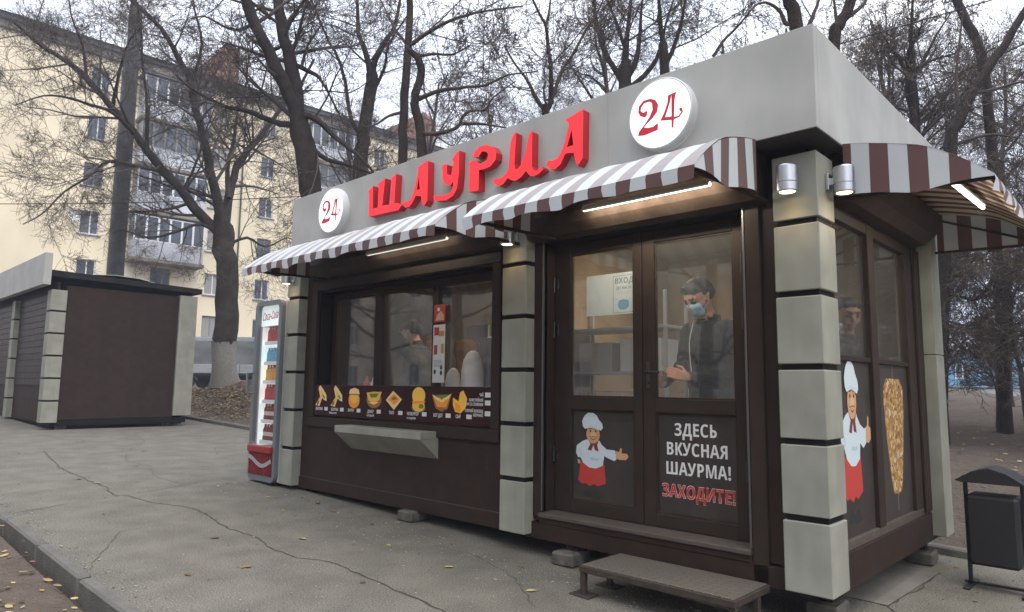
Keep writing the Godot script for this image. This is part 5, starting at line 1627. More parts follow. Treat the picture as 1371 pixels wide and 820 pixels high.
	br.prism(pv([0.0, 0.69, 0.0, 0.862, 0.205, 0.862]), -4.70, -4.685, Transform3D(Basis(Vector3(0, 0, 1), Vector3.UP, Vector3(1, 0, 0)), Vector3(0, 0, zf)))
	br.quad(Vector3(-4.69, 0.69, zf + 0.003), Vector3(-3.37, 0.69, zf + 0.003), Vector3(-3.37, 0.862, 0.096), Vector3(-4.69, 0.862, 0.096))
	put(br, "shelf_bracket", M.cladding, sh)
	# ---- roller shutter boxes
	var sp := shutter_profile()
	for q in [[-5.45, -2.53, "front"], [-2.21, -0.335, "front"]]:
		var m := Mb.new()
		m.prism(sp, q[0], q[1], Transform3D(Basis(Vector3(0, 0, 1), Vector3.UP, Vector3(-1, 0, 0)), Vector3(0, 0, zf)) if false else Transform3D(Basis(Vector3(0, 0, 1), Vector3.UP, Vector3(1, 0, 0)), Vector3(0, 0, zf)))
		put(m, "shutter_box", M.brown_box, k)
	var zz := -0.34
	for i in 11:
		var m := Mb.new()
		m.prism(sp, 0.0008, 0.163, Transform3D(Basis(Vector3(1, 0, 0), Vector3.UP, Vector3(0, 0, -1)), Vector3(-0.05, 0, zz)))
		put(m, "shutter_box_slat", M.brown_box, k)
		zz -= 0.164
	# ---- doorway
	put(bx(Vector3(-2.15, 0.36, -0.30), Vector3(-0.485, 0.392, zf + 0.05), 0.006), "threshold", M.worn_sill, k)
	put(bx(Vector3(-2.15, 0.318, -0.30), Vector3(-0.485, 0.36, zf + 0.03), 0.003), "threshold_riser", M.brown_metal, k)
	put(bx(Vector3(-2.23, 0.36, -0.30), Vector3(-2.15, 2.50, zf + 0.012), 0.003), "door_jamb", M.brown_frame, k)
	put(bx(Vector3(-0.483, 0.20, -0.30), Vector3(-0.385, 2.50, zf + 0.022), 0.006), "door_jamb", M.brown_frame, k)
	put(bx(Vector3(-2.149, 0.40, zf - 0.01), Vector3(-2.137, 2.46, zf + 0.014), 0.002), "shutter_guide", M.steel, k)
	put(bx(Vector3(-0.498, 0.40, zf - 0.01), Vector3(-0.484, 2.46, zf + 0.024), 0.002), "shutter_guide", M.steel, k)
	put(bx(Vector3(-2.15, 2.455, -0.30), Vector3(-0.485, 2.50, zf), 0.003), "door_head", M.black_gap, k)
	var dz := -0.25
	for s in 2:
		var x0: float = [-2.148, -1.332][s]
		var x1: float = [-1.338, -0.50][s]
		var g0: float = [-1.985, -1.233][s]
		var g1: float = [-1.408, -0.642][s]
		var dm := Mb.new()
		dm.box(Vector3(x0, 0.395, dz - 0.05), Vector3(g0, 2.452, dz), 0.004)
		dm.box(Vector3(g1, 0.395, dz - 0.05), Vector3(x1, 2.452, dz), 0.004)
		dm.box(Vector3(g0, 2.365, dz - 0.05), Vector3(g1, 2.452, dz), 0.004)
		dm.box(Vector3(g0, 0.395, dz - 0.05), Vector3(g1, 0.487, dz), 0.004)
		dm.box(Vector3(g0, 1.165, dz - 0.05), Vector3(g1, 1.26, dz), 0.004)
		var d := put(dm, "door", M.brown_frame, k)
		var bead := Mb.new()
		frame_rect(bead, g0, g1, 1.26, 2.365, dz - 0.022, dz - 0.010, 0.012, 0.001)
		frame_rect(bead, g0, g1, 0.487, 1.165, dz - 0.022, dz - 0.010, 0.010, 0.001)
		put(bead, "glazing_bead", M.brown_box, d)
		var g := Mb.new()
		for gz in GLAZE:
			g.quad(Vector3(g0, 1.26, dz - 0.012 + gz), Vector3(g1, 1.26, dz - 0.012 + gz), Vector3(g1, 2.365, dz - 0.012 + gz), Vector3(g0, 2.365, dz - 0.012 + gz), Vector3(0, 0, 1))
		put(g, "pane", M.window_glass, d)
		put(bx(Vector3(g0, 0.487, dz - 0.036), Vector3(g1, 1.165, dz - 0.024)), "lower_panel", M.print_board, d)
		for y in [0.82, 1.78, 2.14]:
			var hx: float = [-2.115, -0.545][s]
			var hm := Mb.new()
			hm.rod(Vector3(hx - 0.028, y - 0.06, dz + 0.012), Vector3(hx - 0.028, y + 0.06, dz + 0.012), 0.010, 8)
			hm.box(Vector3(hx - 0.022, y - 0.045, dz), Vector3(hx + 0.012, y + 0.045, dz + 0.008), 0.002)
			hm.lathe(Vector3(hx, y + 0.024, dz + 0.008), [Vector2(0.012, 0), Vector2(0.010, 0.006), Vector2(0.0, 0.008)], 10, Basis(Vector3.RIGHT, PI / 2))
			hm.lathe(Vector3(hx, y - 0.024, dz + 0.008), [Vector2(0.012, 0), Vector2(0.010, 0.006), Vector2(0.0, 0.008)], 10, Basis(Vector3.RIGHT, PI / 2))
			put(hm, "hinge", M.handle_metal, d)
		if s == 0:
			put(cook_print(Transform3D(Basis(Vector3(0.345, 0, 0), Vector3(0, 0.318, 0), Vector3(0, 0, 1)), Vector3(-1.955, 0.507, dz - 0.0235)), false), "cook_print", M.print_colours, d)
		else:
			var hd := Mb.new()
			hd.box(Vector3(-1.302, 1.33, dz), Vector3(-1.268, 1.52, dz + 0.008), 0.003)
			hd.tube(PackedVector3Array([Vector3(-1.285, 1.445, dz + 0.006), Vector3(-1.285, 1.445, dz + 0.045), Vector3(-1.270, 1.445, dz + 0.052), Vector3(-1.17, 1.443, dz + 0.052)]), PackedFloat32Array([0.009, 0.009, 0.009, 0.008]), 8, true)
			hd.lathe(Vector3(-1.285, 1.37, dz + 0.008), [Vector2(0.011, 0), Vector2(0.011, 0.012), Vector2(0.0, 0.012)], 10, Basis(Vector3.RIGHT, PI / 2))
			put(hd, "handle", M.handle_metal, d)
			var cx := -0.945
			text("ЗДЕСЬ", 0.118, Vector3(cx, 1.055, dz - 0.0235), M.white_print, d, HORIZONTAL_ALIGNMENT_CENTER, 0.86)
			text("ВКУСНАЯ", 0.118, Vector3(cx + 0.005, 0.925, dz - 0.0235), M.white_print, d, HORIZONTAL_ALIGNMENT_CENTER, 0.86)
			text("ШАУРМА!", 0.118, Vector3(cx + 0.01, 0.795, dz - 0.0235), M.white_print, d, HORIZONTAL_ALIGNMENT_CENTER, 0.86)
			for of in [[-0.0022, 0.002], [0.0022, 0.002], [-0.0022, -0.002], [0.0022, -0.002]]:
				text("ЗАХОДИТЕ!", 0.118, Vector3(cx + 0.01 + of[0], 0.645 + of[1], dz - 0.0236 + of[0] * 0.02), M.white_print, d, HORIZONTAL_ALIGNMENT_CENTER, 0.82, true, 0.0002)
			text("ЗАХОДИТЕ!", 0.118, Vector3(cx + 0.01, 0.645, dz - 0.0228), M.red_print, d, HORIZONTAL_ALIGNMENT_CENTER, 0.82)
	# ---- right side wall with its two-light window
	var xw := -0.05
	put(bx(Vector3(xw - 0.05, 0.40, -2.3), Vector3(xw, 0.455, -0.262), 0.003), "side_sill", M.worn_sill, k)
	put(bx(Vector3(xw - 0.05, 2.45, -2.3), Vector3(xw, 2.77, -0.262), 0.003), "wall_panel", M.brown_metal, k)
	put(bx(Vector3(xw - 0.05, 0.455, -2.3), Vector3(xw, 2.45, -2.12), 0.003), "wall_panel", M.brown_frame, k)
	for i in 3:
		put(bx(Vector3(xw, 0.42, -2.12 - i * 0.055 - 0.045), Vector3(xw + 0.022, 2.45, -2.12 - i * 0.055), 0.006), "frame_rib", M.brown_frame, k)
	var sw := Node3D.new()
	sw.name = "side_window"
	k.add_child(sw, true)
	sw.position = -k.position
	var sf := Mb.new()
	var xg := xw - 0.03
	sf.box(Vector3(xg - 0.02, 0.455, -0.36), Vector3(xw, 2.45, -0.262), 0.003)
	sf.box(Vector3(xg - 0.02, 0.455, -1.15), Vector3(xw + 0.006, 2.45, -1.02), 0.004)
	sf.box(Vector3(xg - 0.02, 0.455, -2.12), Vector3(xw, 2.45, -1.92), 0.003)
	for q in [[-1.02, -0.36], [-1.92, -1.15]]:
		sf.box(Vector3(xg - 0.02, 2.385, q[0]), Vector3(xw, 2.45, q[1]), 0.003)
		sf.box(Vector3(xg - 0.02, 1.515, q[0]), Vector3(xw - 0.008, 1.55, q[1]), 0.003)
	put(sf, "frame", M.brown_frame, sw)
	for q in [[-1.02, -0.36], [-1.92, -1.15]]:
		var g := Mb.new()
		for gz in GLAZE:
			g.quad(Vector3(xg + gz, 1.55, q[1]), Vector3(xg + gz, 1.55, q[0]), Vector3(xg + gz, 2.385, q[0]), Vector3(xg + gz, 2.385, q[1]), Vector3(1, 0, 0))
		put(g, "pane", M.window_glass, sw)
		put(bx(Vector3(xg - 0.015, 0.455, q[0]), Vector3(xg + 0.006, 1.515, q[1])), "lower_panel", M.print_board, sw)
	put(cook_print(Transform3D(Basis(Vector3(0, 0, -0.46), Vector3(0, 0.505, 0), Vector3(1, 0, 0)), Vector3(xg + 0.0065, 0.505, -0.42)), true), "cook_print", M.print_colours, sw)
	# spit of roasted meat, printed on the rear light
	var dn := Mb.new()
	var rg := RandomNumberGenerator.new()
	rg.seed = 61
	var tf := Transform3D(Basis(Vector3(0, 0, -1), Vector3.UP, Vector3(1, 0, 0)), Vector3(xg + 0.0065, 0, -1.55))
	dn.col = Color(0.25, 0.22, 0.2)
	dn.flat(pv([-0.006, 0.50, 0.006, 0.50, 0.006, 1.54, -0.006, 1.54]), 0.0002, tf)
	var hw := func(y: float) -> float:
		var f := (y - 0.62) / 0.80
		return 0.25 * (0.34 + 0.66 * pow(clampf(f * 1.3, 0.0, 1.0), 0.6)) * (1.0 - 0.35 * smoothstep(0.9, 1.0, f))
	var out := PackedVector2Array()
	for i in 21:
		var y := 0.62 + 0.80 * i / 20.0
		out.append(Vector2(hw.call(y) * rg.randf_range(0.93, 1.0), y))
	for i in 21:
		var y := 1.42 - 0.80 * i / 20.0
		out.append(Vector2(-hw.call(y) * rg.randf_range(0.93, 1.0), y))
	dn.col = Color(0.36, 0.19, 0.06)
	dn.flat(out, 0.0004, tf)
	for i in 620:
		var y := rg.randf_range(0.63, 1.41)
		var w: float = hw.call(y) * 0.93
		var x := rg.randf_range(-w, w)
		var b := rg.randf()
		var c := Color(0.52, 0.32, 0.10)
		if b < 0.25: c = Color(0.62, 0.45, 0.2)
		elif b < 0.5: c = Color(0.42, 0.2, 0.05)
		elif b < 0.68: c = Color(0.24, 0.1, 0.025)
		elif b < 0.78: c = Color(0.66, 0.55, 0.34)
		dn.col = c * rg.randf_range(0.8, 1.1)
		var rr := rg.randf_range(0.008, 0.022)
		var e := ellipse(x, y, minf(rr, maxf(w - absf(x), 0.004)), rr * rg.randf_range(0.5, 1.4), 6, 0, TAU, rg.randf())
		dn.flat(e, 0.0005 + i * 0.000002, tf)
	put(dn, "meat_print", M.print_colours, sw)
	# legs under the base
	for q in [[-1.89, -0.16], [-3.72, -0.16], [-0.18, -0.42], [-0.14, -2.36], [-5.6, -0.2], [-3.0, -2.3], [-5.6, -2.3]]:
		put(bx(Vector3(q[0] - 0.035, gh(q[0], 0) + 0.09, q[1] - 0.035), Vector3(q[0] + 0.035, 0.2, q[1] + 0.035)), "support_post", M.brown_metal, k)

func make_kiosk_fittings() -> void:
	awning("striped awning over the shop window, nearest the drinks fridge", Vector3(-5.2, 0, 0.165), Vector3(1, 0, 0), Vector3(0, 0, 1), 2.92, 3)
	awning("striped awning over the glazed double door", Vector3(-2.0, 0, 0.165), Vector3(1, 0, 0), Vector3(0, 0, 1), 1.72, 4)
	awning("striped awning on the kiosk's right side wall, over the meat print", Vector3(0.068, 0, -0.24), Vector3(0, 0, -1), Vector3(1, 0, 0), 2.24, 5)
	strip_lamp("lit white tube lamp over the glazed double door", Vector3(-1.52, 2.565, 0.19), Vector3(-0.56, 2.565, 0.19), Vector3(0, -0.45, -0.9).normalized(), 0.42)
	strip_lamp("lit white tube lamp over the shop window", Vector3(-4.1, 2.565, 0.19), Vector3(-2.96, 2.565, 0.19), Vector3(0, -0.45, -0.9).normalized(), 0.10, M.tube_dim)
	strip_lamp("lit white tube lamp under the side awning", Vector3(0.5, 2.585, -0.62), Vector3(0.53, 2.585, -1.6), Vector3(0, -1, 0), 0.7)
	wall_lamp("silver down lamp on the front of the tall corner pillar", Vector3(-0.135, 2.452, 0.095), Vector3(0, 0, 1))
	wall_lamp("silver down lamp on the right side of the tall corner pillar", Vector3(0.095, 2.458, -0.156), Vector3(1, 0, 0))
	wall_lamp("silver down lamp on the pillar between window and door", Vector3(-2.35, 2.442, 0.095), Vector3(0, 0, 1))
	wall_lamp("silver down lamp on the left pillar beside the drinks fridge", Vector3(-5.81, 2.452, 0.095), Vector3(0, 0, 1))
	# menu board
	var zb := -0.085
	var mb := thing("menu_board", "dark menu board of snack pictures and prices under the shop window", "menu board", Vector3(-3.97, 1.0, zb))
	put(bx(Vector3(-5.40, 1.0, zb - 0.012), Vector3(-2.6, 1.325, zb), 0.002), "board", M.menu_back, mb)
	var prs := [Mb.new()]
	var done := func() -> void:
		put(prs[0], "snack_picture", M.print_colours, mb)
		prs[0] = Mb.new()
	var z := [0.0]
	var tf := Transform3D(Basis(), Vector3(0, 0, zb))
	var add := func(c: Color, p: PackedVector2Array) -> void:
		z[0] += 0.00003
		prs[0].col = c
		var big := PackedVector2Array()
		for q in p:
			big.append(Vector2(q.x, 1.205 + (q.y - 1.205) * 1.12))
		prs[0].flat(big, 0.0006 + z[0], tf)
	var gold := Color(0.95, 0.52, 0.08)
	var amber := Color(0.95, 0.32, 0.025)
	var cream := Color(0.95, 0.68, 0.30)
	var green := Color(0.10, 0.25, 0.03)
	var brownc := Color(0.33, 0.14, 0.03)
	for i in 2:
		var x := -5.27 + i * 0.30
		if i > 0:
			done.call()
		add.call(cream, pv([x - 0.11, 1.12, x - 0.02, 1.20, x - 0.06, 1.28, x - 0.03, 1.31, x + 0.02, 1.28, x + 0.1, 1.22, x + 0.11, 1.16, x + 0.06, 1.17, x + 0.02, 1.19, x - 0.03, 1.11]))
		add.call(gold, pv([x - 0.08, 1.13, x, 1.21, x - 0.02, 1.27, x + 0.06, 1.22, x + 0.08, 1.19, x + 0.02, 1.205, x - 0.04, 1.13]))
		add.call(brownc, ellipse(x - 0.06, 1.14, 0.03, 0.018, 8, 0, TAU, 0.7))
		add.call(green, ellipse(x + 0.05, 1.20, 0.03, 0.012, 8, 0, TAU, -0.6))
	var rows := [[-4.65, 0], [-4.31, 1], [-3.985, 2], [-3.62, 3], [-3.30, 4], [-3.06, 5]]
	for q in rows:
		var x: float = q[0]
		done.call()
		match q[1]:
			0:
				add.call(amber, ellipse(x, 1.18, 0.10, 0.075))
				add.call(gold, ellipse(x, 1.20, 0.075, 0.05))
				add.call(cream, pv([x - 0.095, 1.235, x + 0.095, 1.235, x + 0.075, 1.275, x, 1.29, x - 0.075, 1.275]))
				add.call(brownc, pv([x - 0.09, 1.225, x + 0.09, 1.225, x + 0.09, 1.235, x - 0.09, 1.235]))
			1:
				add.call(brownc, ellipse(x, 1.19, 0.125, 0.075))
				add.call(gold, pv([x - 0.125, 1.25, x + 0.125, 1.26, x + 0.09, 1.19, x, 1.155, x - 0.09, 1.18]))
				add.call(green, pv([x - 0.08, 1.24, x + 0.08, 1.245, x + 0.04, 1.21, x - 0.05, 1.205]))
				add.call(cream, pv([x - 0.1, 1.165, x + 0.09, 1.17, x, 1.145]))
			2:
				add.call(cream, pv([x - 0.13, 1.19, x - 0.02, 1.27, x + 0.12, 1.20, x, 1.11]))
				add.call(amber, pv([x - 0.09, 1.195, x - 0.01, 1.245, x + 0.09, 1.2, x, 1.15]))
				add.call(brownc, pv([x - 0.05, 1.2, x, 1.225, x + 0.05, 1.205, x, 1.19]))
			3:
				add.call(green, ellipse(x, 1.135, 0.10, 0.035))
				add.call(gold, ellipse(x, 1.155, 0.09, 0.05))
				add.call(Color(1.0, 0.6, 0.08), ellipse(x, 1.235, 0.095, 0.07))
				add.call(amber, pv([x - 0.1, 1.19, x + 0.1, 1.195, x + 0.08, 1.175, x - 0.08, 1.17]))
				add.call(green, ellipse(x + 0.04, 1.15, 0.035, 0.02))
			4:
				add.call(brownc, pv([x - 0.13, 1.24, x + 0.13, 1.25, x + 0.08, 1.14, x, 1.115, x - 0.08, 1.14]))
				add.call(amber, pv([x - 0.11, 1.22, x + 0.11, 1.23, x + 0.06, 1.15, x - 0.06, 1.15]))
				add.call(cream, pv([x - 0.13, 1.25, x, 1.205, x + 0.13, 1.26, x + 0.1, 1.225, x, 1.185, x - 0.1, 1.22]))
				add.call(green, pv([x - 0.06, 1.245, x + 0.07, 1.25, x, 1.21]))
			5:
				add.call(Color(1.0, 0.55, 0.04), pv([x - 0.09, 1.23, x - 0.02, 1.20, x + 0.0, 1.27, x + 0.04, 1.285, x + 0.09, 1.22, x + 0.07, 1.15, x + 0.01, 1.11, x - 0.06, 1.12, x - 0.09, 1.17]))
				add.call(gold, pv([x, 1.25, x + 0.04, 1.275, x + 0.075, 1.22, x + 0.04, 1.17]))
				add.call(amber, pv([x - 0.06, 1.13, x + 0.01, 1.12, x, 1.17, x - 0.06, 1.19]))
	done.call()
	var names := [["ШАУРМА", -5.30], ["ШАУРМА", -5.0], ["БУРГЕР", -4.70], ["ДОНЕР", -4.36], ["ТАКО", -4.02], ["ЧИЗБУРГЕР", -3.70], ["ХОТ ДОГ", -3.345], ["СЫР", -3.08]]
	var boxes := Mb.new()
	for q in names:
		text(q[0], 0.043, Vector3(q[1], 1.072, zb + 0.0012), M.white_print, mb, HORIZONTAL_ALIGNMENT_CENTER, 0.72)
		var bxx: float = q[1] + 0.135 + (0.03 if q[0].length() > 7 else 0.0)
		boxes.box(Vector3(bxx - 0.032, 1.055, zb), Vector3(bxx + 0.032, 1.092, zb + 0.0012))
	text("большая", 0.032, Vector3(-5.03, 1.036, zb + 0.0012), M.white_print, mb)
	text("острый", 0.032, Vector3(-4.36, 1.034, zb + 0.0012), M.white_print, mb)
	text("с сыром", 0.032, Vector3(-3.72, 1.034, zb + 0.0012), M.white_print, mb)
	var side := [["ЧАЙ", 1.26], ["КОФЕ ТРОЙНОЙ", 1.215], ["КОФЕ СО СЛИВКАМИ", 1.18], ["ГОРЯЧИЙ ШОКОЛАД", 1.125], ["КАПУЧИНО", 1.09]]
	for i in 5:
		text(side[i][0], 0.036, Vector3(-2.775, side[i][1], zb + 0.0012), M.white_print, mb, HORIZONTAL_ALIGNMENT_RIGHT, 0.60)
	for y in [1.26, 1.195, 1.107]:
		boxes.box(Vector3(-2.755, y - 0.02, zb), Vector3(-2.685, y + 0.02, zb + 0.0012))
	put(boxes, "price_boxes", M.white_print, mb)
	# notices behind the door glass
	var nz := -0.290
	var nt := thing("entry_notice", "pale paper notice headed ВХОД inside the left door leaf", "notice", Vector3(-1.64, 1.87, nz))
	put(bx(Vector3(-1.86, 1.875, nz - 0.002), Vector3(-1.41, 2.185, nz)), "sheet", M.paper, nt)
	var fr := Mb.new()
	frame_rect(fr, -1.612, -1.418, 1.885, 2.165, nz, nz + 0.0006, 0.004, 0.0)
	put(fr, "printed_border", M.grey_print, nt)
	text("ВХОД", 0.062, Vector3(-1.515, 2.125, nz + 0.0006), M.grey_print, nt)
	text("БЕЗ МАСОК", 0.030, Vector3(-1.515, 2.07, nz + 0.0006), M.grey_print, nt, HORIZONTAL_ALIGNMENT_CENTER, 0.8)
	text("ЗАПРЕЩЁН", 0.030, Vector3(-1.515, 2.035, nz + 0.0006), M.disc_rim, nt, HORIZONTAL_ALIGNMENT_CENTER, 0.8)
	var mk := Mb.new()
	mk.col = Color(0.12, 0.36, 0.55)
	mk.flat(pv([-1.56, 1.975, -1.52, 1.985, -1.475, 1.975, -1.47, 1.93, -1.505, 1.905, -1.55, 1.91, -1.57, 1.94]), nz + 0.0008)
	mk.col = Color(0.25, 0.5, 0.65)
	for i in 3:
		mk.flat(pv([-1.555, 1.928 + i * 0.014, -1.48, 1.930 + i * 0.014, -1.48, 1.934 + i * 0.014, -1.555, 1.932 + i * 0.014]), nz + 0.0011)
	put(mk, "mask_picture", M.print_colours, nt)
	var ps := thing("price_strip", "narrow white price strip with red pictures on the window's right mullion", "poster", Vector3(-3.57, 1.36, -0.268))
	put(bx(Vector3(-3.655, 1.36, -0.2695), Vector3(-3.485, 1.90, -0.268)), "sheet", M.white_print, ps)
	var pp := Mb.new()
	for q in [[-3.64, 1.80, 0.07, 0.075], [-3.57, 1.79, 0.07, 0.05], [-3.64, 1.62, 0.05, 0.09], [-3.54, 1.63, 0.04, 0.09]]:
		pp.col = Color(0.5, 0.05, 0.04) if q[0] < -3.6 else Color(0.5, 0.3, 0.12)
		pp.flat(pv([q[0], q[1], q[0] + q[2], q[1], q[0] + q[2], q[1] + q[3], q[0], q[1] + q[3]]), -0.2674)
	for q in [[-3.62, 1.46], [-3.53, 1.45], [-3.53, 1.50]]:
		pp.col = Color(0.05, 0.06, 0.06)
		pp.flat(ellipse(q[0], q[1], 0.018, 0.024, 10), -0.2672)
	pp.col = Color(0.25, 0.25, 0.25)
	for i in 6:
		pp.flat(pv([-3.64, 1.565 - i * 0.012, -3.51, 1.565 - i * 0.012, -3.51, 1.569 - i * 0.012, -3.64, 1.569 - i * 0.012]), -0.2671)
	put(pp, "print", M.print_colours, ps)
	var rp := thing("red_sticker", "small red picture sticker above the white price strip", "sticker", Vector3(-3.57, 1.925, -0.268))
	var rm := Mb.new()
	rm.col = Color(0.42, 0.06, 0.05)
	rm.box(Vector3(-3.65, 1.925, -0.2695), Vector3(-3.49, 2.09, -0.268))
	rm.col = Color(0.62, 0.4, 0.3)
	rm.flat(pv([-3.63, 1.94, -3.51, 1.94, -3.51, 1.99, -3.55, 2.03, -3.60, 2.0]), -0.2675)
	rm.col = Color(0.7, 0.62, 0.5)
	rm.flat(ellipse(-3.585, 2.045, 0.022, 0.018, 10), -0.2674)
	put(rm, "sticker_sheet", M.print_colours, rp)
	# concrete feet
	var spots := [[-1.885, -0.13, "front concrete block under the base left of the metal step"], [-3.72, -0.14, "front concrete block below the serving shelf"], [-0.19, -0.42, "front concrete block under the tall corner pillar"], [-0.14, -2.34, "concrete block under the rear right corner, by the rear kerb"]]
	for q in spots:
		var b := thing("concrete_block", q[2], "block", Vector3(q[0], base_h(q[0]), q[1]), "concrete blocks the kiosk stands on")
		var m := Mb.new()
		m.box(Vector3(-0.09, 0.0, -0.12), Vector3(0.10, 0.095, 0.12), 0.014, Basis(Vector3.UP, 0.06), Vector3(q[0], base_h(q[0]), q[1]))
		put(m, "block_body", M.block_concrete, b)

func make_step() -> void:
	var t := thing("metal_step", "worn steel step bench with tread plate top before the door", "step", Vector3(-0.88, 0.03, 0.19))
	var y := 0.228
	var x0 := -1.40
	var x1 := -0.365
	var z0 := -0.05
	var z1 := 0.395
	put(bx(Vector3(x0 + 0.012, y - 0.004, z0 + 0.012), Vector3(x1 - 0.012, y + 0.002, z1 - 0.012), 0.001), "tread_plate", M.tread, t)
	for q in [[x0, x1, z0, z0 + 0.04], [x0, x1, z1 - 0.04, z1]]:
		put(bx(Vector3(q[0], y - 0.045, q[2]), Vector3(q[1], y - 0.0045, q[3]), 0.004), "rail", M.step_metal, t)
	for q in [x0, x1 - 0.04]:
		put(bx(Vector3(q, y - 0.045, z0 + 0.041), Vector3(q + 0.04, y - 0.0045, z1 - 0.041), 0.004), "rail", M.step_metal, t)
	for x in [x0 + 0.02, x1 - 0.02]:
		for z in [z0 + 0.14, z1 - 0.025]:
			var g := base_h(x)
			var l := put(bx(Vector3(x - 0.018, g + 0.006, z - 0.018), Vector3(x + 0.018, y - 0.046, z + 0.018), 0.003), "leg", M.step_metal, t)
			var fp := Mb.new()
			fp.box(Vector3(-0.075, 0.002, -0.06), Vector3(0.075, 0.008, 0.06), 0.001, Basis(Vector3.BACK, -0.031), Vector3(x, g, z))
			put(fp, "foot_plate", M.step_metal, l)

func make_bin() -> void:
	var t := thing("litter_bin", "black litter bin on a stand at the right beside the rear kerb", "bin", Vector3(0.43, -0.013, -1.92))
	var c := Vector3(0.43, -0.013, -1.92)
	put(bx(c + Vector3(-0.15, 0.17, -0.13), c + Vector3(0.15, 0.64, 0.13), 0.02), "bin_body", M.bin_black, t)
	for s in [-1, 1]:
		put(bx(c + Vector3(s * 0.165 - 0.012, 0.02, -0.015), c + Vector3(s * 0.165 + 0.012, 0.76, 0.015), 0.003), "post", M.bin_black, t)
		put(bx(c + Vector3(s * 0.165 - 0.02, 0.0, -0.17), c + Vector3(s * 0.165 + 0.02, 0.02, 0.17), 0.004), "foot", M.bin_black, t)
	put(bx(c + Vector3(-0.2, 0.02, -0.015), c + Vector3(0.2, 0.035, 0.015)), "foot_bar", M.bin_black, t)
	var h := Mb.new()
	h.prism(pv([-0.2, 0.735, -0.165, 0.725, 0.165, 0.725, 0.2, 0.735, 0.1, 0.80, 0.0, 0.83, -0.1, 0.80]), -0.16, 0.16, Transform3D(Basis(), c))
	put(h, "hood", M.bin_black, t)

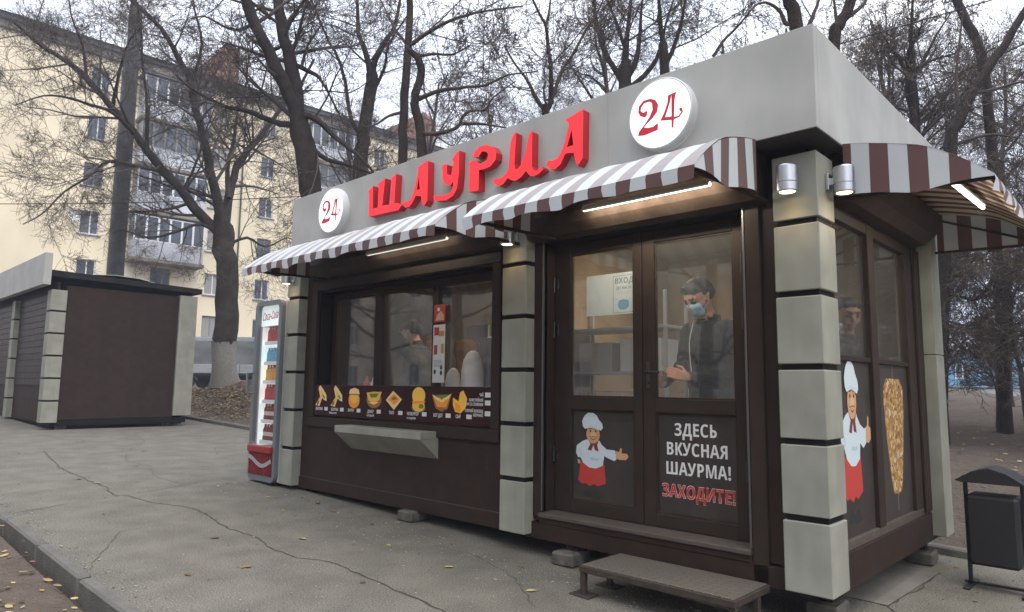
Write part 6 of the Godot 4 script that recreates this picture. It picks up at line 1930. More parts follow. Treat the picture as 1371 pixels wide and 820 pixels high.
func make_fridge() -> void:
	var g := 0.19
	var x0 := -6.585
	var x1 := -5.955
	var zf := 0.055
	var zb := -0.55
	var t := thing("drinks_fridge", "lit glass-door drinks fridge with red base beside the left pillar", "fridge", Vector3(-6.27, g, -0.25))
	# carcass
	put(bx(Vector3(x0, g + 0.04, zb), Vector3(x0 + 0.04, 2.285, zf - 0.055), 0.006), "side_panel", M.fridge_side, t)
	put(bx(Vector3(x1 - 0.04, g + 0.04, zb), Vector3(x1, 2.285, zf - 0.055), 0.006), "side_panel", M.fridge_side, t)
	put(bx(Vector3(x0 + 0.04, g + 0.04, zb), Vector3(x1 - 0.04, 2.285, zb + 0.03)), "back_panel", M.inner_white, t)
	put(bx(Vector3(x0 + 0.04, 2.24, zb + 0.03), Vector3(x1 - 0.04, 2.285, zf - 0.055)), "top_panel", M.fridge_side, t)
	put(bx(Vector3(x0 + 0.04, g + 0.04, zb + 0.03), Vector3(x1 - 0.04, 0.60, zf - 0.06)), "machine_box", M.fridge_grey, t)
	for x in [x0 + 0.08, x1 - 0.08]:
		var ft := Mb.new()
		ft.lathe(Vector3(x, g, zf - 0.12), [Vector2(0.03, 0), Vector2(0.03, 0.03), Vector2(0.015, 0.04)], 10)
		put(ft, "foot", M.rubber, t)
	# door: rounded frame with glass
	var outer := rounded(x0, x1, g + 0.035, 2.30, 0.085)
	var inner := rounded(x0 + 0.062, x1 - 0.065, 0.62, 2.25, 0.055)
	var dm := Mb.new()
	ring(dm, outer, inner, zf - 0.05, zf)
	var d := put(dm, "door", M.fridge_grey, t)
	var gl := Mb.new()
	gl.quad(Vector3(x0 + 0.045, 0.62, zf - 0.02), Vector3(x1 - 0.06, 0.62, zf - 0.02), Vector3(x1 - 0.06, 2.255, zf - 0.02), Vector3(x0 + 0.045, 2.255, zf - 0.02), Vector3(0, 0, 1))
	put(gl, "pane", M.window_glass, d)
	var hd := Mb.new()
	hd.tube(PackedVector3Array([Vector3(x0 + 0.02, 1.22, zf), Vector3(x0 - 0.005, 1.23, zf + 0.06), Vector3(x0 - 0.005, 1.45, zf + 0.06), Vector3(x0 + 0.02, 1.46, zf)]), PackedFloat32Array([0.014, 0.014, 0.014, 0.014]), 8, true)
	put(hd, "handle", M.fridge_grey, d)
	# lit header with script lettering
	put(bx(Vector3(x0 + 0.05, 2.01, zf - 0.075), Vector3(x1 - 0.065, 2.25, zf - 0.055)), "header", M.fridge_glow, t)
	text("Coca-Cola", 0.135, Vector3((x0 + x1) / 2 - 0.045, 2.13, zf - 0.0545), M.red_print, t, HORIZONTAL_ALIGNMENT_CENTER, 0.58, true, 0.001, 0.0, Basis(Vector3(1, 0.06, 0), Vector3(0.22, 1, 0), Vector3(0, 0, 1)))
	# lit inner walls
	put(bx(Vector3(x0 + 0.0405, 0.605, zb + 0.032), Vector3(x0 + 0.048, 2.005, zf - 0.08)), "lit_wall", M.fridge_glow, t)
	put(bx(Vector3(x0 + 0.05, 0.605, zb + 0.031), Vector3(x1 - 0.05, 2.235, zb + 0.036)), "inner_back", M.inner_white, t)
	var l := AreaLight3D.new()
	l.name = "fridge_light"
	l.area_size = Vector2(0.4, 1.3)
	l.area_normalize_energy = true
	l.light_energy = 0.12
	l.light_color = Color(0.92, 1, 1)
	l.shadow_enabled = true
	l.area_range = 6.0
	t.add_child(l, true)
	l.basis = Basis(Vector3.UP, -PI / 2)
	l.position = Vector3(x0 + 0.053, 1.32, -0.22) - t.position
	# red base with grille slats and a pale wave
	put(bx(Vector3(x0 + 0.02, 0.545, zf - 0.01), Vector3(x1 - 0.045, 0.625, zf + 0.03), 0.01), "red_ledge", M.fridge_red, t)
	put(bx(Vector3(x0 + 0.03, 0.29, zf - 0.004), Vector3(x1 - 0.05, 0.543, zf + 0.004)), "grille_back", M.fridge_grille, t)
	for i in 13:
		var x := x0 + 0.045 + i * 0.0405
		put(bx(Vector3(x, 0.295, zf + 0.0045), Vector3(x + 0.022, 0.54, zf + 0.012), 0.003), "grille_slat", M.fridge_slat, t)
	var wv := PackedVector2Array()
	for i in 17:
		var f := i / 16.0
		wv.append(Vector2(lerpf(x0 + 0.035, x1 - 0.055, f), 0.435 + 0.045 * cos(f * 5.2) + 0.01))
	var wm := Mb.new()
	wm.prism(ribbon_outline(wv, 0.045), zf + 0.0125, zf + 0.016)
	put(wm, "wave", M.fridge_wave, t)
	# shelves and drinks
	var bottle := Mb.new()
	var rows := [[0.66, Color(0.30, 0.025, 0.02)], [0.90, Color(0.28, 0.03, 0.02)], [1.13, Color(0.42, 0.03, 0.03)], [1.36, Color(0.62, 0.30, 0.05)], [1.58, Color(0.08, 0.32, 0.48)], [1.82, Color(0.45, 0.05, 0.03)]]
	for r in rows.size():
		var y: float = rows[r][0]
		var s := put(bx(Vector3(x0 + 0.06, y - 0.012, zb + 0.05), Vector3(x1 - 0.055, y, zf - 0.11)), "shelf", M.inner_white, t)
		put(bx(Vector3(x0 + 0.06, y - 0.03, zf - 0.109), Vector3(x1 - 0.055, y + 0.012, zf - 0.10)), "shelf_edge", M.white_paint, s)
		var body: Color = rows[r][1]
		var m := Mb.new()
		m.col = body * 0.45 if r < 2 else body
		m.lathe(Vector3.ZERO, [Vector2(0.0, 0), Vector2(0.028, 0.002), Vector2(0.030, 0.02), Vector2(0.027, 0.055)], 12)
		m.col = Color(0.6, 0.5, 0.45) if r < 2 else body * 1.1
		m.lathe(Vector3.ZERO, [Vector2(0.027, 0.055), Vector2(0.0275, 0.1)], 12)
		m.col = body * (0.6 if r < 2 else 1.0)
		m.lathe(Vector3.ZERO, [Vector2(0.0275, 0.1), Vector2(0.026, 0.125), Vector2(0.013, 0.158), Vector2(0.012, 0.168)], 12)
		m.col = Color(0.5, 0.03, 0.02) if r != 4 else Color(0.5, 0.5, 0.5)
		m.lathe(Vector3.ZERO, [Vector2(0.0135, 0.168), Vector2(0.0135, 0.185), Vector2(0.0, 0.186)], 12)
		var me := m.mesh()
		for i in 7:
			for zi in 2:
				var b := hang(me, "drink_bottle", M.print_colours)
				b.position = Vector3(x0 + 0.10 + i * 0.066, y + 0.001, zf - 0.15 - zi * 0.09)
				b.scale = Vector3(1.05, 1.04 if r != 4 else 0.95, 1.05)
				var lab: String = ["dark bottle on the lowest shelf of the drinks fridge", "dark bottle on the second lowest shelf of the drinks fridge", "red bottle on the third lowest shelf of the drinks fridge", "orange bottle on the third highest shelf of the drinks fridge", "blue bottle on the second highest shelf of the drinks fridge", "red bottle on the top shelf of the drinks fridge"][r]
				tag(b, lab, "bottle", "drink bottles in the fridge, shelf by shelf" if false else "bottles in the drinks fridge")

func rounded(x0: float, x1: float, y0: float, y1: float, r: float) -> PackedVector2Array:
	var p := PackedVector2Array()
	for q in [[x1 - r, y1 - r, 0.0], [x0 + r, y1 - r, PI / 2], [x0 + r, y0 + r, PI], [x1 - r, y0 + r, PI * 1.5]]:
		for i in 7:
			var a: float = q[2] + PI / 2 * i / 6.0
			p.append(Vector2(q[0] + r * cos(a), q[1] + r * sin(a)))
	return p

func ring(m: Mb, a: PackedVector2Array, b: PackedVector2Array, z0: float, z1: float) -> void:
	var n := a.size()
	for i in n:
		var j := (i + 1) % n
		for s in [0, 1]:
			var z: float = z1 if s else z0
			m.quad(Vector3(a[i].x, a[i].y, z), Vector3(a[j].x, a[j].y, z), Vector3(b[j].x, b[j].y, z), Vector3(b[i].x, b[i].y, z), Vector3(0, 0, 1 if s else -1))
		var no := Vector2(a[j].y - a[i].y, a[i].x - a[j].x).normalized()
		m.quad(Vector3(a[i].x, a[i].y, z0), Vector3(a[j].x, a[j].y, z0), Vector3(a[j].x, a[j].y, z1), Vector3(a[i].x, a[i].y, z1), Vector3(no.x, no.y, 0))
		var ni := -Vector2(b[j].y - b[i].y, b[i].x - b[j].x).normalized()
		m.quad(Vector3(b[i].x, b[i].y, z0), Vector3(b[j].x, b[j].y, z0), Vector3(b[j].x, b[j].y, z1), Vector3(b[i].x, b[i].y, z1), Vector3(ni.x, ni.y, 0))

func make_second_kiosk() -> void:
	var ox := -13.71
	var oy := 0.335
	var oz := 0.56
	var k := thing("closed_kiosk", "second brown kiosk with blank side wall at the left", "kiosk", Vector3(-16.6, 0.45, -0.7))
	pillar(k, ox - 0.262, ox, oz - 0.262, oz, 0.225 + oy, M.cladding)
	pillar(k, ox - 3.1, ox - 2.84, oz - 0.262, oz, 0.225 + oy, M.cladding)
	pillar(k, ox - 5.94, ox - 5.68, oz - 0.262, oz, 0.225 + oy, M.cladding)
	put(bx(Vector3(ox - 0.262, 0.645, -2.13), Vector3(ox + 0.0, 3.16, -1.77), 0.006), "corner_panel", M.cladding, k)
	put(bx(Vector3(ox - 0.12, 0.62, -1.77), Vector3(ox - 0.06, 3.14, 0.30), 0.003), "side_wall", M.brown_metal, k)
	put(bx(Vector3(ox - 0.13, 0.50, -2.05), Vector3(ox - 0.05, 0.615, 0.4), 0.004), "base_beam", M.black_gap, k)
	put(bx(Vector3(ox - 5.94, 0.55, 0.39), Vector3(ox - 0.12, 3.2, 0.45), 0.003), "front_wall", M.brown_metal, k)
	put(bx(Vector3(ox - 5.94, 0.55, -2.1), Vector3(ox - 5.88, 3.2, 0.39), 0.003), "far_wall", M.brown_metal, k)
	put(bx(Vector3(ox - 5.88, 0.55, -2.1), Vector3(ox - 0.262, 3.2, -2.04), 0.003), "back_wall", M.brown_metal, k)
	var fa := Mb.new()
	fa.box(Vector3(ox - 5.9, 2.773 + oy, oz + 0.04), Vector3(ox + 0.068, 3.371 + oy, oz + 0.165), 0.003)
	put(fa, "fascia", M.fascia, k)
	var rf := Mb.new()
	rf.prism(pv([-2.2, 3.225, 0.62, 3.285, 0.62, 3.40, -2.2, 3.33]), ox - 5.98, ox + 0.03, Transform3D(Basis(Vector3(0, 0, 1), Vector3.UP, Vector3(1, 0, 0)), Vector3.ZERO))
	var roof := put(rf, "roof", M.roof_felt, k)
	var fl := Mb.new()
	fl.prism(pv([-1.25, 3.36, -0.95, 3.42, -0.5, 3.435, -0.1, 3.40, -0.1, 3.39, -0.5, 3.425, -0.95, 3.41, -1.25, 3.352]), ox - 1.6, ox + 0.0, Transform3D(Basis(Vector3(0, 0, 1), Vector3.UP, Vector3(1, 0, 0)), Vector3.ZERO))
	put(fl, "loose_sheet", M.fridge_side, roof)
	# shuttered front
	for q in [[ox - 2.8, ox - 0.3], [ox - 5.66, ox - 3.12]]:
		for i in 14:
			put(bx(Vector3(q[0], 1.25 + i * 0.125, 0.4505), Vector3(q[1], 1.25 + i * 0.125 + 0.118, 0.468), 0.004), "shutter_slat", M.brown_box, k)
	for q in [[ox - 0.2, 0.2], [ox - 0.2, -1.7], [ox - 5.6, 0.2], [ox - 5.6, -1.7]]:
		put(bx(Vector3(q[0] - 0.06, base_h(q[0]), q[1] - 0.1), Vector3(q[0] + 0.06, 0.55, q[1] + 0.1), 0.01), "support", M.block_concrete, k)
	put(bx(Vector3(ox - 5.8, 0.47, -2.0), Vector3(ox - 0.15, 0.56, 0.38)), "floor", M.black_gap, k)

# ---------------------------------------------------------------- people
# a body as a field of tapered capsules joined smoothly, meshed as surface nets
# bones: [a, b, ra, rb, colour, squash(optional Vector3)]
func cap_d(p: Vector3, a: Vector3, b: Vector3, ra: float, rb: float) -> float:
	var ab := b - a
	var l := ab.length_squared()
	var t := 0.0 if l < 1e-9 else clampf((p - a).dot(ab) / l, 0.0, 1.0)
	return p.distance_to(a + ab * t) - lerpf(ra, rb, t)

func nets(bones: Array, cell: float, blend: float, out: Mb) -> void:
	var lo := Vector3.ONE * 1e9
	var hi := -lo
	for b in bones:
		var r := maxf(b[2], b[3]) + cell * 2
		for q in [b[0], b[1]]:
			lo = lo.min(q - Vector3.ONE * r)
			hi = hi.max(q + Vector3.ONE * r)
	var nx := int((hi.x - lo.x) / cell) + 2
	var ny := int((hi.y - lo.y) / cell) + 2
	var nz := int((hi.z - lo.z) / cell) + 2
	var f := PackedFloat32Array()
	f.resize(nx * ny * nz)
	f.fill(0.5)
	for b in bones:
		var m: float = maxf(b[2], b[3]) + blend * 2.0 + cell
		var p0: Vector3 = ((b[0] as Vector3).min(b[1]) - Vector3.ONE * m - lo) / cell
		var p1: Vector3 = ((b[0] as Vector3).max(b[1]) + Vector3.ONE * m - lo) / cell
		for i in range(maxi(int(p0.x), 0), mini(int(p1.x) + 2, nx)):
			for j in range(maxi(int(p0.y), 0), mini(int(p1.y) + 2, ny)):
				for k in range(maxi(int(p0.z), 0), mini(int(p1.z) + 2, nz)):
					var d := cap_d(lo + Vector3(i, j, k) * cell, b[0], b[1], b[2], b[3])
					var at := (i * ny + j) * nz + k
					var e := f[at]
					var h := maxf(blend - absf(d - e), 0.0) / blend
					f[at] = minf(d, e) - h * h * blend * 0.25
	var idx := PackedInt32Array()
	idx.resize(f.size())
	idx.fill(-1)
	var base := out.v.size()
	for i in nx - 1:
		for j in ny - 1:
			for k in nz - 1:
				var s := Vector3.ZERO
				var n := 0
				var v0 := f[(i * ny + j) * nz + k]
				# cheap reject
				if absf(v0) > cell * 3.0:
					continue
				for e in 12:
					var ax := e / 4
					var u := (e % 4) & 1
					var w := (e % 4) >> 1
					var a := Vector3i.ZERO
					a[(ax + 1) % 3] = u
					a[(ax + 2) % 3] = w
					var b := a
					b[ax] = 1
					var fa := f[((i + a.x) * ny + j + a.y) * nz + k + a.z]
					var fb := f[((i + b.x) * ny + j + b.y) * nz + k + b.z]
					if (fa < 0.0) != (fb < 0.0):
						s += Vector3(a).lerp(Vector3(b), fa / (fa - fb))
						n += 1
				if n > 0:
					var p := lo + (Vector3(i, j, k) + s / n) * cell
					idx[(i * ny + j) * nz + k] = out.v.size()
					out.v.append(p)
					var best := 1e9
					var c := Color.WHITE
					for b in bones:
						var d := cap_d(p, b[0], b[1], b[2], b[3])
						if d < best:
							best = d
							c = b[4]
					out.c.append(c)
					out.t.append(Vector2.ZERO)
					out.n.append(Vector3.ZERO)
	for i in range(1, nx - 1):
		for j in range(1, ny - 1):
			for k in range(1, nz - 1):
				var at := (i * ny + j) * nz + k
				for ax in 3:
					var st: int = [ny * nz, nz, 1][ax]
					if (f[at] < 0.0) == (f[at + st] < 0.0):
						continue
					var s1: int = [ny * nz, nz, 1][(ax + 1) % 3]
					var s2: int = [ny * nz, nz, 1][(ax + 2) % 3]
					var q := [idx[at], idx[at - s1], idx[at - s1 - s2], idx[at - s2]]
					if q.min() < 0:
						continue
					if f[at] < 0.0:
						q.reverse()
					for t in [[0, 1, 2], [0, 2, 3]]:
						out.ix.append(q[t[0]]); out.ix.append(q[t[1]]); out.ix.append(q[t[2]])
	for t in range(0, out.ix.size(), 3):
		var a := out.ix[t]
		if a < base:
			continue
		var b := out.ix[t + 1]
		var c := out.ix[t + 2]
		var nr := -(out.v[b] - out.v[a]).cross(out.v[c] - out.v[a])
		out.n[a] += nr
		out.n[b] += nr
		out.n[c] += nr
	for i in range(base, out.v.size()):
		out.n[i] = out.n[i].normalized()

# folds of cloth, locks of hair: vertices pushed along their normals, normals tilted to suit
func crease(m: Mb, from: int, freq: float, amp: float, sd: int) -> void:
	var f := FastNoiseLite.new()
	f.seed = sd
	f.frequency = freq * 0.1
	f.fractal_octaves = 3
	f.noise_type = FastNoiseLite.TYPE_SIMPLEX_SMOOTH
	for i in range(from, m.v.size()):
		var p := m.v[i]
		var n := m.n[i]
		var h := func(q: Vector3) -> float: return absf(f.get_noise_3d(q.x * 10.0, q.y * 7.0, q.z * 10.0)) * amp
		var e := 0.008
		var g := Vector3(h.call(p + Vector3(e, 0, 0)) - h.call(p - Vector3(e, 0, 0)), h.call(p + Vector3(0, e, 0)) - h.call(p - Vector3(0, e, 0)), h.call(p + Vector3(0, 0, e)) - h.call(p - Vector3(0, 0, e))) / (2 * e)
		m.v[i] = p + n * (h.call(p) - amp * 0.25)
		m.n[i] = (n - (g - n * g.dot(n)) * 0.9).normalized()

func hand_bones(w: Vector3, fwd: Vector3, palm: Vector3, side: float, skin: Color, curl: float) -> Array:
	# w wrist, fwd along the hand, palm the palm's normal, side +1/-1 puts the thumb
	var s := fwd.cross(palm).normalized() * side
	var o := []
	for i in 4:
		var k: Vector3 = w + fwd * 0.085 + s * (0.03 - 0.02 * i)
		o.append([w + s * (0.012 - 0.008 * i), k, 0.016, 0.012, skin])
		var ln: float = [0.072, 0.08, 0.074, 0.058][i]
		var p := k
		var d := fwd
		for q in 3:
			d = (d + palm * curl).normalized()
			var e: Vector3 = p + d * ln * [0.45, 0.32, 0.23][q]
			o.append([p, e, 0.0095 - q * 0.001, 0.0088 - q * 0.001, skin])
			p = e
	var tb := w + fwd * 0.025 + s * 0.03
	var tm: Vector3 = tb + (fwd * 0.6 + s * 0.6 + palm * 0.35).normalized() * 0.045
	o.append([w + fwd * 0.01, tb, 0.016, 0.013, skin])
	o.append([tb, tm, 0.0125, 0.0105, skin])
	o.append([tm, tm + (fwd + palm * 0.5 * curl + s * 0.1).normalized() * 0.035, 0.0105, 0.009, skin])
	return o

func person(label: String, foot: Vector3, face: float, tall: float, nod: float, top: Color, legs: Color, cap: bool, mask: Material, hands: Array, lean := 0.0) -> void:
	# built facing +z, scaled to its height, turned by face about y
	var t := thing("person", label, "person", foot)
	t.rotation.y = face
	var s := tall / 1.75
	var skin := Color(0.42, 0.23, 0.15)
	var hip := Vector3(0, 0.93, 0) * s
	var chest := Vector3(0, 1.28, 0.02 + lean) * s
	var neck := Vector3(0, 1.47, 0.01 + lean * 1.35) * s
	var head := neck + Vector3(0, 0.135, 0.045 + 0.04 * nod) * s
	var b := []
	b.append([hip + Vector3(-0.07, 0, 0) * s, hip + Vector3(0.07, 0, 0) * s, 0.125 * s, 0.125 * s, legs])
	b.append([hip + Vector3(-0.05, 0.12, 0) * s, hip + Vector3(0.05, 0.12, 0) * s, 0.12 * s, 0.12 * s, top])
	b.append([hip.lerp(chest, 0.4) - Vector3(0.07, 0, 0) * s, hip.lerp(chest, 0.4) + Vector3(0.07, 0, 0) * s, 0.12 * s, 0.12 * s, top])
	b.append([chest - Vector3(0.1, 0, 0) * s, chest + Vector3(0.1, 0, 0) * s, 0.125 * s, 0.125 * s, top])
	b.append([chest + Vector3(-0.15, 0.1, 0) * s, chest + Vector3(0.15, 0.1, 0) * s, 0.075 * s, 0.075 * s, top])
	b.append([chest + Vector3(0, 0.12, 0) * s, neck, 0.085 * s, 0.065 * s, top])
	b.append([neck, head + Vector3(0, -0.03, -0.02) * s, 0.056 * s, 0.055 * s, skin])
	for k in 2:
		var e := -1.0 if k == 0 else 1.0
		var h0 := hip + Vector3(0.09 * e, -0.03, 0) * s
		var kn := Vector3(0.10 * e, 0.50, 0.03) * s
		var an := Vector3(0.105 * e, 0.09, -0.01) * s
		b.append([h0, kn, 0.092 * s, 0.062 * s, legs])
		b.append([kn, an, 0.062 * s, 0.045 * s, legs])
		b.append([an + Vector3(0, -0.045, -0.02) * s, an + Vector3(0.015 * e, -0.055, 0.16) * s, 0.042 * s, 0.035 * s, Color(0.015, 0.015, 0.015)])
		var sh := chest + Vector3(0.185 * e, 0.11, 0) * s
		var wr: Vector3 = hands[k] * s
		var mid := (sh + wr) / 2.0
		var reach := 0.29 * s
		var half := sh.distance_to(wr) / 2.0
		var off := sqrt(maxf(reach * reach - half * half, 0.0004))
		var dr := (wr - sh).normalized()
		var bend := (Vector3(0.55 * e, -0.4, -0.8) - dr * Vector3(0.55 * e, -0.4, -0.8).dot(dr)).normalized()
		var el := mid + bend * off
		b.append([sh, el, 0.062 * s, 0.048 * s, top])
		b.append([el, wr.lerp(el, 0.12), 0.046 * s, 0.035 * s, top])
		b.append([wr.lerp(el, 0.14), wr, 0.028 * s, 0.024 * s, skin])
	var body := Mb.new()
	nets(b, 0.024, 0.045, body)
	crease(body, 0, 9.0, 0.022, 40)
	# head on a finer grid
	var nb := Basis(Vector3.RIGHT, nod * 0.5)
	var H := func(x: float, y: float, z: float) -> Vector3: return head + nb * (Vector3(x, y, z) * s)
	var f := []
	var dark := Color(0.02, 0.016, 0.015)
	f.append([H.call(0, 0.045, -0.03), H.call(0, 0.04, 0.015), 0.083 * s, 0.076 * s, skin])
	f.append([H.call(0, -0.02, 0.02), H.call(0, -0.062, 0.05), 0.06 * s, 0.036 * s, skin])
	f.append([H.call(-0.03, -0.015, 0.04), H.call(0.03, -0.015, 0.04), 0.043 * s, 0.043 * s, skin])
	f.append([H.call(0, 0.022, 0.088), H.call(0, -0.012, 0.106), 0.010 * s, 0.014 * s, skin])
	f.append([H.call(-0.045, 0.038, 0.068), H.call(0.045, 0.038, 0.068), 0.016 * s, 0.016 * s, skin])
	f.append([H.call(-0.02, -0.045, 0.078), H.call(0.02, -0.045, 0.078), 0.009 * s, 0.009 * s, Color(0.33, 0.12, 0.1)])
	for e in [-1, 1]:
		f.append([H.call(0.078 * e, 0.02, -0.012), H.call(0.08 * e, -0.02, -0.004), 0.014 * s, 0.010 * s, skin])
		f.append([H.call(0.031 * e, 0.018, 0.080), H.call(0.031 * e, 0.018, 0.081), 0.0115 * s, 0.0115 * s, dark])
		f.append([H.call(0.017 * e, 0.044, 0.089), H.call(0.048 * e, 0.044, 0.079), 0.006 * s, 0.005 * s, dark])
	f.append([H.call(0, -0.03, -0.02), neck, 0.052 * s, 0.054 * s, skin])
	nets(f, 0.0105, 0.018, body)
	for k in 2:
		var e := -1.0 if k == 0 else 1.0
		var wr: Vector3 = hands[k] * s
		var fwd: Vector3 = (hands[k + 2] as Vector3).normalized()
		var pal := Vector3(-e, 0.0, -0.2)
		pal = (pal - fwd * pal.dot(fwd)).normalized()
		nets(hand_bones(wr, fwd, pal, 1.0 if fwd.cross(pal).dot(Vector3(0, 0.5, 1)) > 0 else -1.0, skin, 0.38), 0.006, 0.008, body)
	hang(body.mesh(), "body", M.cloth_colours, t)
	if not cap and mask != null:
		var cl := Mb.new()
		cl.lathe(neck + Vector3(0, -0.035, -0.012) * s, [Vector2(0.082 * s, 0.0), Vector2(0.080 * s, 0.035 * s), Vector2(0.083 * s, 0.055 * s), Vector2(0.074 * s, 0.056 * s), Vector2(0.070 * s, 0.0)], 18, Basis(Vector3.RIGHT, 0.25))
		hang(cl.mesh(), "collar", M.cap_cloth, t)
		var zp := Mb.new()
		zp.rod(chest + Vector3(0.004, 0.13, 0.115) * s, hip + Vector3(0.0, 0.06, 0.135) * s, 0.004 * s, 5)
		hang(zp.mesh(), "zip", M.handle_metal, t)
	var hair := Mb.new()
	var hb := []
	hb.append([H.call(0, 0.062, -0.045), H.call(0, 0.080, 0.005), 0.085 * s, 0.070 * s, Color.WHITE])
	hb.append([H.call(-0.04, 0.105, 0.055), H.call(0.05, 0.098, 0.05), 0.022 * s, 0.026 * s, Color.WHITE])
	hb.append([H.call(-0.02, 0.02, -0.07), H.call(0.02, 0.02, -0.07), 0.062 * s, 0.062 * s, Color.WHITE])
	for e in [-1, 1]:
		hb.append([H.call(0.058 * e, 0.055, -0.01), H.call(0.064 * e, 0.035, 0.0), 0.028 * s, 0.02 * s, Color.WHITE])
	if cap:
		hb.append([H.call(-0.04, 0.085, 0.07), H.call(0.04, 0.085, 0.07), 0.024 * s, 0.024 * s, Color.WHITE])
		hb.append([H.call(-0.03, 0.072, 0.13), H.call(0.03, 0.072, 0.13), 0.011 * s, 0.011 * s, Color.WHITE])
	nets(hb, 0.0125, 0.03, hair)
	if not cap:
		crease(hair, 0, 62.0, 0.018, 41)
	hang(hair.mesh(), "cap" if cap else "hair", M.cap_cloth if cap else M.hair_dark, t)
	if mask != null:
		var mk := Mb.new()
		var mm := []
		mm.append([H.call(-0.03, -0.018, 0.058), H.call(0.03, -0.018, 0.058), 0.038 * s, 0.038 * s, Color.WHITE])
		mm.append([H.call(0, -0.008, 0.09), H.call(0, -0.05, 0.085), 0.024 * s, 0.022 * s, Color.WHITE])
		mm.append([H.call(-0.02, -0.065, 0.055), H.call(0.02, -0.065, 0.055), 0.036 * s, 0.036 * s, Color.WHITE])
		nets(mm, 0.010, 0.02, mk)
		for e in [-1, 1]:
			mk.rod(H.call(0.06 * e, -0.01, 0.06), H.call(0.082 * e, 0.02, -0.01), 0.0022 * s, 4)
			mk.rod(H.call(0.052 * e, -0.06, 0.06), H.call(0.082 * e, -0.02, -0.005), 0.0022 * s, 4)
		hang(mk.mesh(), "face_mask", mask, t)
	if not cap and mask == M.mask_blue:
		var wire := Mb.new()
		var pts := smooth_line(PackedVector3Array([H.call(-0.082, -0.02, 0.0), H.call(-0.07, -0.12, 0.06), chest + Vector3(-0.05, 0.02, 0.135) * s, chest + Vector3(-0.02, -0.22, 0.145) * s]), 5)
		var rr := PackedFloat32Array()
		for i in pts.size():
			rr.append(0.003)
		wire.tube(pts, rr, 5)
		hang(wire.mesh(), "earphone_wire", M.white_paint, t)

func make_people() -> void:
	var fl := 0.312
	person("seller in black cap and dark face mask behind the shop window's middle pane", Vector3(-4.36, fl, -0.80), -1.25, 1.72, 0.9, Color(0.010, 0.010, 0.013), Color(0.02, 0.02, 0.022), true, M.mask_dark, [Vector3(-0.16, 0.92, 0.36), Vector3(0.18, 0.95, 0.33), Vector3(0.15, -0.6, 0.8), Vector3(-0.1, -0.5, 0.85)], 0.10)
	person("dark-haired customer in black jacket and pale blue mask behind the right door leaf", Vector3(-0.98, fl, -0.62), -0.30, 1.80, 1.15, Color(0.009, 0.009, 0.011), Color(0.012, 0.013, 0.02), false, M.mask_blue, [Vector3(-0.24, 1.02, 0.26), Vector3(0.06, 1.06, 0.30), Vector3(0.5, 0.35, 0.8), Vector3(-0.5, 0.35, 0.8)], 0.02)
	person("short dark-haired person seen through the side window above the printed cook", Vector3(-0.36, fl, -1.45), 0.75, 1.70, 0.5, Color(0.05, 0.05, 0.045), Color(0.03, 0.03, 0.03), false, null, [Vector3(-0.20, 0.80, 0.10), Vector3(0.20, 0.80, 0.10), Vector3(0, -1, 0.2), Vector3(0, -1, 0.2)], 0.0)

